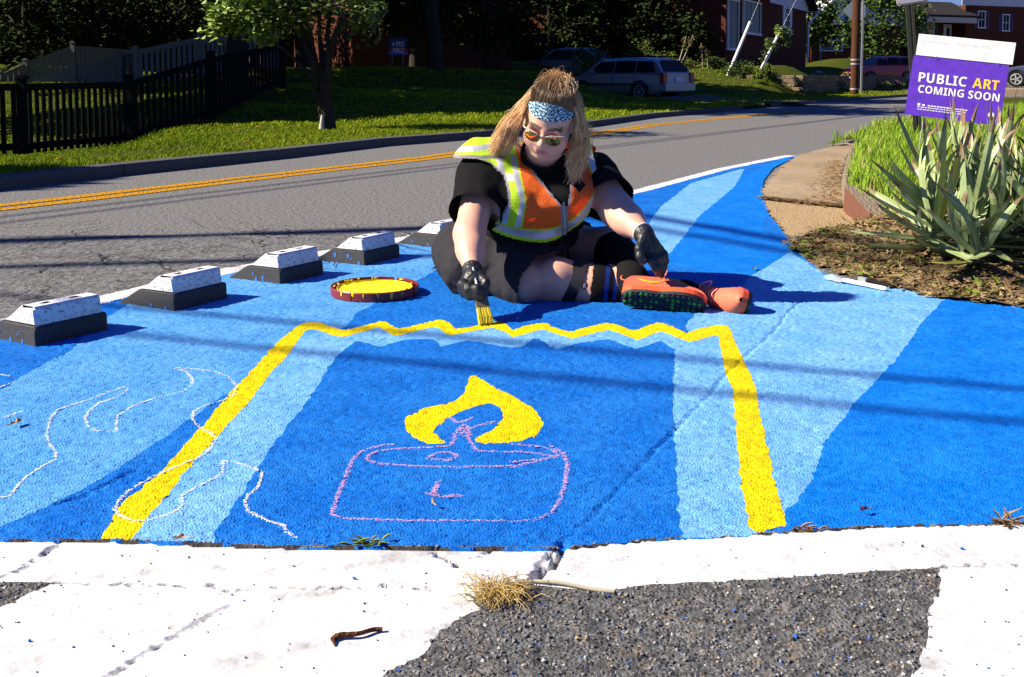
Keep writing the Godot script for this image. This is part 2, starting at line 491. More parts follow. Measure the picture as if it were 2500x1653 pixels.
	var cracks := [
		[zb([1420, 10, 1350, 60, 1280, 120, 1230, 190, 1160, 260, 1110, 300, 1070, 340, 990, 410, 930, 490, 850, 570, 750, 680, 640, 790, 560, 870, 480, 960, 370, 1070, 260, 1160, 235, 1200]), 0.0052, 0.007],
		[zd([235, 150, 232, 185, 240, 205, 195, 235, 190, 268, 130, 290, 100, 320, 60, 345]), 0.009, 0.014],
		[zd([190, 180, 165, 220, 130, 262, 125, 290]), 0.004, 0.008],
		[zc([2005, 170, 2015, 195, 2050, 220, 2105, 242, 2150, 270]), 0.004, 0.01],
		[zc([280, 338, 500, 345, 700, 352, 860, 357, 1000, 352, 1050, 374, 1200, 372, 1300, 362, 1500, 370, 1700, 366, 1800, 360, 2030, 378]), 0.0035, 0.008],
		[zc([280, 150, 240, 190, 180, 235, 90, 285, 0, 320, -200, 380]), 0.0035, 0.008],
		[zc([1070, 450, 985, 490, 900, 540, 820, 590, 700, 660, 620, 710, 540, 765, 300, 900]), 0.0035, 0.006],
		[zc([2270, 175, 2262, 205, 2190, 230]), 0.003, 0.006],
		[za([620, 765, 470, 845, 380, 890, 250, 930]), 0.005, 0.007],
		[zd([2010, 268, 2200, 262, 2372, 255, 2700, 245]), 0.003, 0.005],
	]
	for cr in cracks:
		var pl: PackedVector2Array = cr[0]
		var w: float = cr[1]
		for s in pl.size() - 1:
			var a := pl[s]; var b := pl[s + 1]
			var ln := a.distance_to(b)
			var steps := maxi(2, int(ln / 0.003))
			for q in steps:
				var p := a.lerp(b, float(q) / steps)
				p += Vector2(jit.get_noise_2d(p.x * 60.0, p.y * 60.0), jit.get_noise_2d(p.x * 60.0 + 50.0, p.y * 60.0)) * 0.007
				var ww := w * (0.75 + 0.5 * jit.get_noise_2d(p.x * 25.0, p.y * 25.0 + 9.0))
				var r0 := row_of(p.y - ww)
				for r in range(r0, mini(rows, r0 + 12)):
					if zrow[r] > p.y + ww: break
					var c0 := int((p.x - ww - gx0) / COL)
					for c in range(maxi(0, c0), mini(gcols, c0 + 6)):
						var e := Vector2(gx0 + c * COL, zrow[r]).distance_to(p)
						if e < ww:
							var k := r * gcols + c
							if e < ww * 0.62: dirt[k] = 1
							hgt[k] = minf(hgt[k], 0.004 - float(cr[2]) * (1.0 - e / ww * 0.4))
	# --- the borders between the paints run smoothly, not along the grid
	var ox := PackedFloat32Array(); ox.resize(rows * gcols)
	var oz := PackedFloat32Array(); oz.resize(rows * gcols)
	var border := PackedInt32Array()
	var links := {}
	for r in range(1, rows - 1):
		for c in range(1, gcols - 1):
			var k := r * gcols + c
			if used[k] == 0: continue
			var q0 := zone[k]; var q1 := zone[k - 1]; var q2 := zone[k - gcols]; var q3 := zone[k - gcols - 1]
			if q0 == q1 and q0 == q2 and q0 == q3: continue
			var nb := PackedInt32Array()
			if q0 != q2: nb.append(k + 1)
			if q1 != q3: nb.append(k - 1)
			if q0 != q1: nb.append(k + gcols)
			if q2 != q3: nb.append(k - gcols)
			if nb.size() == 2:
				border.append(k); links[k] = nb
	for it in 4:
		var nxv := PackedFloat32Array(); var nzv := PackedFloat32Array()
		for k in border:
			var nb: PackedInt32Array = links[k]
			var sx := 0.0; var sz := 0.0
			for j in nb:
				sx += (j % gcols - k % gcols) * COL + ox[j]
				sz += zrow[j / gcols] - zrow[k / gcols] + oz[j]
			nxv.append(ox[k] * 0.4 + 0.3 * sx); nzv.append(oz[k] * 0.4 + 0.3 * sz)
		for j in border.size():
			ox[border[j]] = nxv[j]; oz[border[j]] = nzv[j]
	# --- meshes, one for each zone
	var road := Node3D.new()
	road.name = "road"
	road.set_meta("kind", "structure")
	add_child(road)
	var names := ["coarse_asphalt", "deep_blue_paint", "light_blue_paint", "yellow_paint", "white_paint", "bright_blue_paint", "bare_joint", "middle_blue_paint"]
	var labels := ["coarse grey asphalt between the white crosswalk bars", "deep blue field of the street mural", "light blue bands of the street mural", "fresh yellow outline and flame of the street mural", "white crosswalk paint with cracks", "bright blue field of the mural near the yucca", "", "middle blue field of the mural beside the kerb blocks"]
	for z in 8:
		var mb := MB.new()
		var remap := PackedInt32Array()
		remap.resize(rows * gcols)
		remap.fill(-1)
		for r in rows - 1:
			for c in gcols - 1:
				var k := r * gcols + c
				if used[k] == 0 or zone[k] != z: continue
				var q := [k, k + 1, k + 1 + gcols, k + gcols]
				for j in 4:
					var kk: int = q[j]
					if remap[kk] < 0:
						var rr := kk / gcols; var ccc := kk % gcols
						var x := gx0 + ccc * COL; var dm := zrow[rr]
						var hl: float = hgt[maxi(kk - 1, 0)]; var hr: float = hgt[mini(kk + 1, hgt.size() - 1)]
						var hd: float = hgt[maxi(kk - gcols, 0)]; var hu: float = hgt[mini(kk + gcols, hgt.size() - 1)]
						var dz := zrow[mini(rr + 1, rows - 1)] - zrow[maxi(rr - 1, 0)]
						var nn := Vector3(-(hr - hl) / (2.0 * COL), 1.0, (hu - hd) / dz).normalized()
						var t := tone.get_noise_2d(x, dm)
						var pv := patch.get_noise_2d(x * 2.0, dm * 2.0)
						match z:
							0:
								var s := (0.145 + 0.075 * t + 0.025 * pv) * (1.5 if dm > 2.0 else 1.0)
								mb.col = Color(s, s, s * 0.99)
								if t > 0.93: mb.col = Color(0.26, 0.21, 0.15)
								elif t < -0.95: mb.col = Color(0.3, 0.29, 0.28)
							1: mb.col = Color(0.006, 0.115, 0.48).lerp(Color(0.018, 0.175, 0.58), clampf(0.45 + 0.35 * t + 0.5 * pv, 0, 1))
							2: mb.col = Color(0.11, 0.335, 0.67).lerp(Color(0.19, 0.435, 0.75), clampf(0.5 + 0.35 * t + 0.6 * pv, 0, 1))
							3: mb.col = Color(0.68, 0.50, 0.004).lerp(Color(0.78, 0.61, 0.006), clampf(0.5 + 0.5 * pv + 0.2 * t, 0, 1))
							4:
								var st := roll.get_noise_2d(x * 0.5 + dm * 0.9, dm * 2.2 - x * 0.8) + 0.6 * roll.get_noise_2d(x * 4.0, dm * 4.0)
								var w := 0.67 - 0.2 * clampf(st * 1.6 - 0.35, 0, 1) - 0.06 * t
								mb.col = Color(w, w * 0.995, w * 0.975)
							5: mb.col = Color(0.003, 0.14, 0.58).lerp(Color(0.012, 0.20, 0.68), clampf(0.5 + 0.4 * t + 0.5 * pv, 0, 1))
							6: mb.col = Color(0.07, 0.065, 0.06)
							7: mb.col = Color(0.062, 0.26, 0.60).lerp(Color(0.115, 0.345, 0.69), clampf(0.5 + 0.4 * t + 0.6 * pv, 0, 1))
						if dirt[kk] == 1 and z == 4: mb.col = Color(0.10, 0.085, 0.07)
						remap[kk] = mb.vert(Vector3(x + ox[kk], hgt[kk], -dm - oz[kk]), nn)
				for j in [0, 2, 1, 0, 3, 2]:
					mb.idx.append(remap[q[j]])
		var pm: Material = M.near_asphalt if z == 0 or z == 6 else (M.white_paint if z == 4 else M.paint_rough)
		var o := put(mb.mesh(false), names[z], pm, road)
		if labels[z]: o.set_meta("label", labels[z])
	ground_hgt = hgt
	# --- chalk: broken grains lying on the paint
	chalk(road, "white_chalk_line", Color(0.92, 0.92, 0.93), [
		za([0, 895, 45, 890, 80, 840, 130, 790, 200, 745, 255, 715, 262, 690, 235, 650, 215, 600, 235, 520, 270, 480, 400, 440, 500, 400, 575, 375, 590, 385, 570, 405, 520, 430, 450, 455, 410, 490, 395, 520, 405, 555, 440, 578, 545, 582, 535, 550, 545, 510, 620, 460, 740, 420, 850, 395, 890, 365, 890, 335, 860, 305, 805, 288]),
		za([805, 288, 900, 292, 1000, 308, 1060, 330, 1095, 370, 1085, 410, 1040, 435, 940, 465, 895, 490, 890, 525, 920, 560, 985, 600]),
		za([985, 600, 1000, 620, 960, 680, 900, 715, 780, 765, 680, 810, 600, 860, 550, 910, 530, 950, 560, 985, 620, 1005, 700, 1000, 800, 965, 850, 930]),
		za([850, 930, 840, 890, 900, 850, 1000, 800, 1035, 765, 1030, 720, 1100, 730, 1170, 755, 1215, 775, 1205, 820, 1190, 850, 1150, 880, 1135, 920, 1150, 960, 1230, 1000, 1310, 1025, 1330, 1055, 1370, 1082]),
		za([0, 320, 60, 328]), za([0, 380, 75, 345]), za([0, 525, 50, 510, 105, 490]),
	], 0.0042)
	chalk(road, "pink_chalk_sketch", Color(0.72, 0.42, 0.72), [
		za([1535, 975, 1570, 870, 1600, 800, 1630, 720, 1680, 675, 1760, 652, 1830, 645]),
		za([1535, 975, 1600, 992, 1700, 995, 1900, 1000, 2100, 995, 2372, 997]),
		za([1700, 720, 1705, 695, 1760, 675, 1860, 665, 2000, 660, 2090, 650, 2115, 590, 2150, 555]),
		za([1700, 720, 1750, 735, 1900, 745, 2100, 750, 2372, 745]),
		za([1980, 715, 2010, 690, 2060, 680, 2110, 690, 2120, 705, 2080, 718, 2000, 715]),
		za([2030, 815, 2010, 880, 1970, 870, 2060, 885, 2140, 882]), za([2020, 830, 2000, 880, 2080, 890, 2130, 886]),
		za([2080, 520, 2120, 545, 2160, 535, 2190, 520]), za([2130, 600, 2200, 560, 2290, 540]), za([2165, 560, 2170, 620, 2210, 675, 2372, 680]),
		za([2100, 600, 2140, 570, 2180, 600, 2150, 610]),
		zb([0, 737, 100, 745, 180, 760, 215, 790, 0, 845]), zb([0, 770, 100, 778, 200, 795]), zb([0, 820, 120, 808, 205, 796]),
		zb([180, 745, 240, 780, 255, 830, 245, 930, 215, 1010, 180, 1055, 120, 1085, 0, 1095]),
	], 0.0055)
	build_road(road)
	build_lawn()
	build_verge()

var ground_hgt := PackedFloat32Array()

func row_of(d: float) -> int:
	var lo := 0; var hi := zrow.size() - 1
	while lo < hi:
		var m := (lo + hi) / 2
		if zrow[m] < d: lo = m + 1
		else: hi = m
	return lo

func floor_y(x: float, d: float) -> float:                 # height of the rough road at a point
	var r := row_of(d)
	var c := int(round((x - gx0) / COL))
	if r >= zrow.size() or c < 0 or c >= gcols: return 0.002
	return ground_hgt[r * gcols + c]

func chalk(parent: Node, called: String, col: Color, lines: Array, width: float) -> void:
	var mb := MB.new()
	for pl in lines:
		for s in pl.size() - 1:
			var a: Vector2 = pl[s]; var b: Vector2 = pl[s + 1]
			var n := int(a.distance_to(b) / 0.0006)
			for q in n:
				var p := a.lerp(b, rng.randf()) + Vector2(rng.randfn() * width * 0.42, rng.randfn() * width * 0.42)
				var y := floor_y(p.x, p.y)
				if y < 0.0025 and rng.randf() < 0.55: continue
				var s2 := rng.randf_range(0.0005, 0.0014)
				var ang := rng.randf() * TAU
				var e1 := Vector3(cos(ang), 0, sin(ang)) * s2
				var e2 := Vector3(-sin(ang), 0, cos(ang)) * s2 * rng.randf_range(0.5, 1.0)
				mb.col = col * rng.randf_range(0.75, 1.0)
				var o := Vector3(p.x, y + 0.0011, -p.y)
				mb.quad(o - e1 - e2, o + e1 - e2, o + e1 + e2, o - e1 + e2)
	var o2 := put(mb.mesh(false), called, M.chalk, parent)
	o2.set_meta("kind", "stuff")

# ---------------------------------------------------------------- the rest of the road
func offset_line(pl: PackedVector2Array, off: float) -> PackedVector2Array:
	var out := PackedVector2Array()
	for k in pl.size():
		var t := (pl[mini(k + 1, pl.size() - 1)] - pl[maxi(k - 1, 0)]).normalized()
		out.append(pl[k] + Vector2(-t.y, t.x) * off)
	return out

func strip(pl: PackedVector2Array, o1: float, o2: float, y: float, wob: float = 0.0) -> ArrayMesh:
	var fine := PackedVector2Array()
	for k in pl.size() - 1:
		var n := maxi(1, int(pl[k].distance_to(pl[k + 1]) / 0.25))
		for q in n: fine.append(pl[k].lerp(pl[k + 1], float(q) / n))
	fine.append(pl[pl.size() - 1])
	var a := offset_line(fine, o1); var b := offset_line(fine, o2)
	var mb := MB.new()
	for k in fine.size():
		var j1 := rng.randfn() * wob; var j2 := rng.randfn() * wob
		mb.vert(Vector3(a[k].x + j1, y, -a[k].y), Vector3.UP)
		mb.vert(Vector3(b[k].x + j2, y, -b[k].y), Vector3.UP)
		if k > 0:
			var i := mb.v.size() - 4
			for q in [i, i + 1, i + 3, i, i + 3, i + 2]: mb.idx.append(q)
	return mb.mesh()

func build_road(road: Node) -> void:
	kerb = PackedVector2Array([Vector2(-9.0, -6.0), Vector2(-6.3, 0.0), Vector2(-4.6, 4.2)])
	kerb.append_array(from_px([0, 465, 306, 428, 700, 386, 937, 357, 1190, 337, 1447, 310, 1595, 288, 1831, 267, 2000, 251, 2224, 235]))
	kerb.append(Vector2(30.0, 69.0)); kerb.append(Vector2(46.0, 99.0))
	var side := PackedVector2Array([Vector2(70, 99), Vector2(70, -6)])
	var poly := kerb.duplicate()
	poly.append_array(side)
	var wedge := PackedVector2Array([Vector2(-0.85, 1.17), Vector2(-2.7, 4.9), Vector2(2.7, 4.9), Vector2(0.85, 1.17)])
	# two halves, so that each is a plain outline once the finely built part is cut out
	for h in 2:
		var half := PackedVector2Array([Vector2(-80, -30), Vector2(0, -30), Vector2(0, 200), Vector2(-80, 200)]) if h == 0 else PackedVector2Array([Vector2(0, -30), Vector2(120, -30), Vector2(120, 200), Vector2(0, 200)])
		for part in Geometry2D.intersect_polygons(poly, half):
			for piece in Geometry2D.clip_polygons(part, wedge):
				var flip := PackedVector2Array()
				for p in piece: flip.append(Vector2(p.x, -p.y))
				put(sheet(flip, -0.004), "asphalt", M.road_asphalt, road)
	var mid := from_px([-300, 540, 0, 507, 350, 466, 700, 425, 1054, 384, 1250, 356, 1447, 328, 1595, 305, 1742, 291, 1890, 277, 1987, 271])
	for o in [[-0.02, -0.14], [0.04, 0.16]]:
		put(strip(mid, o[0], o[1], 0.0, 0.008), "centre_line", M.line_yellow, road)
	var mid2 := from_px([2150, 254, 2300, 240, 2500, 221])
	for o in [[-0.02, -0.14], [0.04, 0.16]]:
		put(strip(mid2, o[0], o[1], 0.0, 0.008), "centre_line", M.line_yellow, road)
	# cracks of the worn road beside the kerb blocks
	var ck := MB.new()
	for q in 46:
		var u := rng.randf_range(-60, 1040)
		var v := rng.randf_range(545, 735 - 0.14 * u)
		var p := from_px([u, v])[0]
		if p.y < 4.95 and p.x > -2.4: p.y += 0.0
		var ang := rng.randf() * TAU
		var prev := p
		var w := rng.randf_range(0.0018, 0.0048)
		for s in rng.randi_range(5, 14):
			ang += rng.randfn() * 0.7
			var nx := prev + Vector2(cos(ang), sin(ang)) * rng.randf_range(0.03, 0.09)
			var sd := Vector2(-sin(ang), cos(ang)) * w * rng.randf_range(0.5, 1.2)
			var yy := 0.009
			ck.quad(Vector3(prev.x - sd.x, yy, -prev.y + sd.y), Vector3(prev.x + sd.x, yy, -prev.y - sd.y), Vector3(nx.x + sd.x * 0.7, yy, -nx.y - sd.y * 0.7), Vector3(nx.x - sd.x * 0.7, yy, -nx.y + sd.y * 0.7))
			prev = nx
	var cko := put(ck.mesh(), "tar_cracks", M.tar, road)
	cko.set_meta("kind", "stuff")
	# kerb on the far side, with a face that leans and joints between its lengths
	var fine := PackedVector2Array()
	for k in kerb.size() - 1:
		var n := maxi(1, int(kerb[k].distance_to(kerb[k + 1]) / 0.5))
		for q in n: fine.append(kerb[k].lerp(kerb[k + 1], float(q) / n))
	var mb := MB.new()
	var prof := [[0.0, -0.03], [0.012, 0.066], [0.03, 0.086], [0.17, 0.090], [0.19, 0.02]]
	var lines := []
	for p in prof: lines.append(offset_line(fine, p[0]))
	for k in fine.size() - 1:
		var low: float = 0.0
		var c := fine[k]
		if c.x > 5.2 and c.x < 6.6: low = 0.085          # dropped kerb at the driveway
		var sh := 0.985 if k % 6 == 5 else 1.0
		for q in prof.size() - 1:
			var e := []
			for w in [[q, 0], [q, 1], [q + 1, 1], [q + 1, 0]]:
				var p: Vector2 = lines[w[0]][k + w[1]]
				if w[1] == 1: p = lines[w[0]][k].lerp(p, sh)
				e.append(Vector3(p.x, maxf(prof[w[0]][1] - low, -0.03), -p.y))
			mb.quad(e[0], e[3], e[2], e[1])
	var kb := put(mb.mesh(), "kerb", M.kerb_concrete)
	kb.set_meta("kind", "structure")

# ---------------------------------------------------------------- lawn beyond the road
var ctrl: Array[Vector3] = []       # x, depth, height

func lawn_y(x: float, d: float) -> float:
	var s := 0.0; var w := 0.0
	for c in ctrl:
		var e := (c.x - x) * (c.x - x) + (c.y - d) * (c.y - d) + 0.25
		var q := 1.0 / (e * e)
		s += c.z * q; w += q
	return s / w

func px_ctrl(u: float, v: float, d: float) -> void:
	var p := at(u, v, d)
	ctrl.append(Vector3(p.x, d, p.y))

func build_lawn() -> void:
	for k in range(0, kerb.size() - 1):
		for q in 3:
			var p := kerb[k].lerp(kerb[k + 1], q / 3.0)
			ctrl.append(Vector3(p.x - 0.15, p.y + 0.08, 0.075))
			if p.y > 10.5: ctrl.append(Vector3(p.x - 1.3, p.y + 0.7, 0.09))
	for a in [[100, 413, 9.5], [100, 405, 12.0], [80, 396, 14.0], [-150, 420, 9.0], [-150, 408, 12.0], [315, 393, 10.2], [315, 382, 13.0], [315, 368, 16.0], [515, 356, 12.0], [515, 330, 15.0], [515, 308, 18.0], [640, 340, 13.0], [640, 300, 17.0], [-330, 386, 15.6], [-100, 390, 16.2], [55, 383, 16.6], [180, 370, 17.6], [315, 356, 18.8], [415, 326, 19.6], [515, 293, 20.5], [600, 250, 22.4], [690, 207, 24.5], [800, 322, 14.2], [700, 260, 22.0], [560, 320, 17.5],
			[850, 165, 34.0], [965, 165, 35.0], [1100, 168, 35.0], [1250, 176, 35.0], [750, 168, 32.0], [965, 230, 24.0], [1150, 240, 24.0], [1300, 225, 28.0], [1380, 205, 37.0],
			[1450, 225, 37.5], [1560, 246, 36.5], [1640, 248, 36.0], [1700, 232, 36.0], [1500, 262, 30.0], [1700, 262, 29.0], [1780, 214, 38.0], [1850, 222, 38.0],
			[1780, 188, 42.0], [1700, 178, 44.0], [1600, 165, 47.0], [1800, 160, 46.0], [1900, 158, 47.0],
			[1930, 238, 39.5], [2010, 232, 45.0], [2100, 226, 53.0], [2200, 220, 63.0], [1880, 230, 38.0]]:
		px_ctrl(a[0], a[1], a[2])
	for L in range(0, 50, 3):
		ctrl.append(Vector3(10.8 + 0.466 * L + 0.6, 40.0 + 0.885 * L - 0.3, 0.02))
		ctrl.append(Vector3(10.8 + 0.466 * L - 0.8, 40.0 + 0.885 * L + 0.4, 0.80))
		ctrl.append(Vector3(10.8 + 0.466 * L - 3.0, 40.0 + 0.885 * L + 2.4, 1.15))
	for e in [[-10, 15, -0.5], [-14, 20, -0.3], [-12, 30, 0.6], [-20, 40, 1.2], [0, 45, 1.4], [10, 60, 1.9], [25, 80, 2.2], [-20, 70, 2.0], [5, 90, 2.5], [-10, 0, 0.0], [-16, 8, -0.2], [50, 110, 2.0]]:
		ctrl.append(Vector3(e[0], e[1], e[2]))
	var fine := PackedVector2Array()
	for k in kerb.size() - 1:
		var n := maxi(1, int(kerb[k].distance_to(kerb[k + 1]) / 0.6))
		for q in n: fine.append(kerb[k].lerp(kerb[k + 1], float(q) / n))
	fine.append(kerb[kerb.size() - 1])
	var nrm := Vector2(-0.885, 0.466)
	var ts := PackedFloat32Array()
	var t := 0.15
	while t < 75.0:
		ts.append(t)
		t += 0.25 + 0.045 * t
	var mb := MB.new()
	var nt := ts.size()
	for k in fine.size():
		for j in nt:
			var p := fine[k] + nrm * ts[j]
			mb.vert(Vector3(p.x, lawn_y(p.x, p.y) - (0.03 if j == 0 else 0.0), -p.y), Vector3.UP)
	for k in fine.size():
		for j in nt:
			var i := k * nt + j
			var a := mb.v[k * nt + mini(j + 1, nt - 1)] - mb.v[k * nt + maxi(j - 1, 0)]
			var b := mb.v[mini(k + 1, fine.size() - 1) * nt + j] - mb.v[maxi(k - 1, 0) * nt + j]
			var nn := a.cross(b).normalized()
			mb.n[i] = nn if nn.y > 0 else -nn
			if k < fine.size() - 1 and j < nt - 1:
				for q in [i, i + 1, i + nt + 1, i, i + nt + 1, i + nt]: mb.idx.append(q)
	struct(mb.mesh(), "lawn", M.lawn_soil)
	# ground under everything, to the horizon
	struct(sheet(PackedVector2Array([Vector2(-400, 60), Vector2(400, 60), Vector2(400, -500), Vector2(-400, -500)]), -1.6), "ground", M.soil)
	# grass blades
	var items := []
	var gn := noise(0.5, FastNoiseLite.TYPE_SIMPLEX_SMOOTH, 2, 5)
	for k in 56000:
		var near := k < 30000
		var s := rng.randf()
		var dd2 := rng.randf_range(6.9, 17.5) if near else rng.randf_range(16.5, 47.0)
		var x := rng.randf_range(-0.56, 0.52) * dd2
		var kk := kerb_t(x, dd2)
		if kk < 0.2: continue
		if x > 10.0 and dd2 > 38.0 and kk < 6.0 and kk > 3.6: continue
		var sc := rng.randf_range(0.7, 1.25) * (1.0 if near else 1.5)
		var bb := Basis(Vector3.UP, rng.randf() * TAU).scaled(Vector3(sc * (1.0 if near else 1.7), sc * rng.randf_range(0.7, 1.2), sc * (1.0 if near else 1.7)))
		var tone := gn.get_noise_2d(x, dd2) * 0.5 + rng.randf() * 0.5
		items.append([Transform3D(bb, Vector3(x, lawn_y(x, dd2) - 0.004, -dd2)), Color(0.13, 0.19, 0.007).lerp(Color(0.25, 0.31, 0.012), clampf(tone + 0.2, 0, 1))])
	copies(tuft(14, 0.034, 0.06, 0.005, 61), items, "lawn_grass", M.blade, "short mown green grass of the lawn beyond the road", "grass")

func kerb_t(x: float, d: float) -> float:                 # distance beyond the far kerb
	for k in kerb.size() - 1:
		if d >= kerb[k].y and d < kerb[k + 1].y:
			var xx := lerpf(kerb[k].x, kerb[k + 1].x, (d - kerb[k].y) / (kerb[k + 1].y - kerb[k].y))
			return (xx - x) * 0.885
	return -1.0

# one tuft of bent grass blades
func tuft(blades: int, tall: float, spread: float, width: float, sd: int) -> ArrayMesh:
	var r := RandomNumberGenerator.new()
	r.seed = sd
	var mb := MB.new()
	for k in blades:
		var a := r.randf() * TAU
		var o := Vector3(cos(a), 0, sin(a)) * spread * sqrt(r.randf())
		var b := r.randf() * TAU
		var lean := Vector3(cos(b), 0, sin(b)) * r.randf_range(0.1, 0.7) * tall
		var side := Vector3(-sin(b), 0, cos(b)) * width * 0.5
		var h := tall * r.randf_range(0.6, 1.15)
		var p1 := o + lean * 0.3 + Vector3.UP * h * 0.6
		var p2 := o + lean + Vector3.UP * h
		var s := r.randf_range(0.8, 1.15)
		mb.col = Color(s, s, s)
		mb.quad(o - side, o + side, p1 + side * 0.8, p1 - side * 0.8)
		mb.tri(p1 - side * 0.8, p1 + side * 0.8, p2)
	return mb.mesh()

func copies(m: Mesh, items: Array, called: String, mm: Material, label: String, category: String, parent: Node = null) -> void:
	var mu := MultiMesh.new()
	mu.transform_format = MultiMesh.TRANSFORM_3D
	mu.use_colors = true
	mu.mesh = m
	mu.instance_count = items.size()
	for k in items.size():
		mu.set_instance_transform(k, items[k][0])
		mu.set_instance_color(k, items[k][1])
	var o := MultiMeshInstance3D.new()
	o.multimesh = mu
	o.material_override = mm
	if parent:
		o.name = called
		parent.add_child(o, true)
		o.set_meta("kind", "stuff")
	else:
		o.name = numbered(called)
		add_child(o)
		tag(o, label, category, "", "stuff")

# ---------------------------------------------------------------- verge at the right: apron, kerb nose, soil, grass
var vctrl: Array[Vector3] = []

func verge_y(x: float, d: float) -> float:
	var s := 0.0; var w := 0.0
	for c in vctrl:
		var e := (c.x - x) * (c.x - x) + (c.y - d) * (c.y - d) + 0.01
		var q := 1.0 / (e * e)
		s += c.z * q; w += q
	return s / w

func patch(poly: PackedVector2Array, step: float, hf: Callable, lift: float, bump: float, bump_scale: float, tint: Callable) -> MB:
	var mb := MB.new()
	var lo := Vector2(1e9, 1e9); var hi := Vector2(-1e9, -1e9)
	for p in poly:
		lo = lo.min(p); hi = hi.max(p)
	var nx := int((hi.x - lo.x) / step) + 1
	var nz := int((hi.y - lo.y) / step) + 1
	var nf := noise(1.0, FastNoiseLite.TYPE_SIMPLEX_SMOOTH, 3, 21)
	var remap := {}
	for j in nz:
		for i in nx:
			var c := lo + Vector2(i + 0.5, j + 0.5) * step
			if not Geometry2D.is_point_in_polygon(c + Vector2(nf.get_noise_2d(c.x * 12.0, c.y * 12.0), 0) * step * 1.2, poly): continue
			var q := []
			for o in [[0, 0], [1, 0], [1, 1], [0, 1]]:
				var key := (j + int(o[1])) * 100000 + i + int(o[0])
				if not remap.has(key):
					var p := lo + Vector2(i + o[0], j + o[1]) * step
					var y: float = hf.call(p.x, p.y) + lift + bump * nf.get_noise_2d(p.x * bump_scale, p.y * bump_scale)
					mb.col = tint.call(p.x, p.y)
					remap[key] = mb.vert(Vector3(p.x, y, -p.y), Vector3.UP)
				q.append(remap[key])
			for w in [0, 2, 1, 0, 3, 2]: mb.idx.append(q[w])
	# smooth normals
	var acc := PackedVector3Array()
	acc.resize(mb.v.size())
	for k in range(0, mb.idx.size(), 3):
		var a := mb.v[mb.idx[k]]; var b := mb.v[mb.idx[k + 1]]; var c2 := mb.v[mb.idx[k + 2]]
		var nn := (c2 - a).cross(b - a)
		for w in 3: acc[mb.idx[k + w]] += nn
	for k in mb.v.size(): mb.n[k] = acc[k].normalized()
	return mb

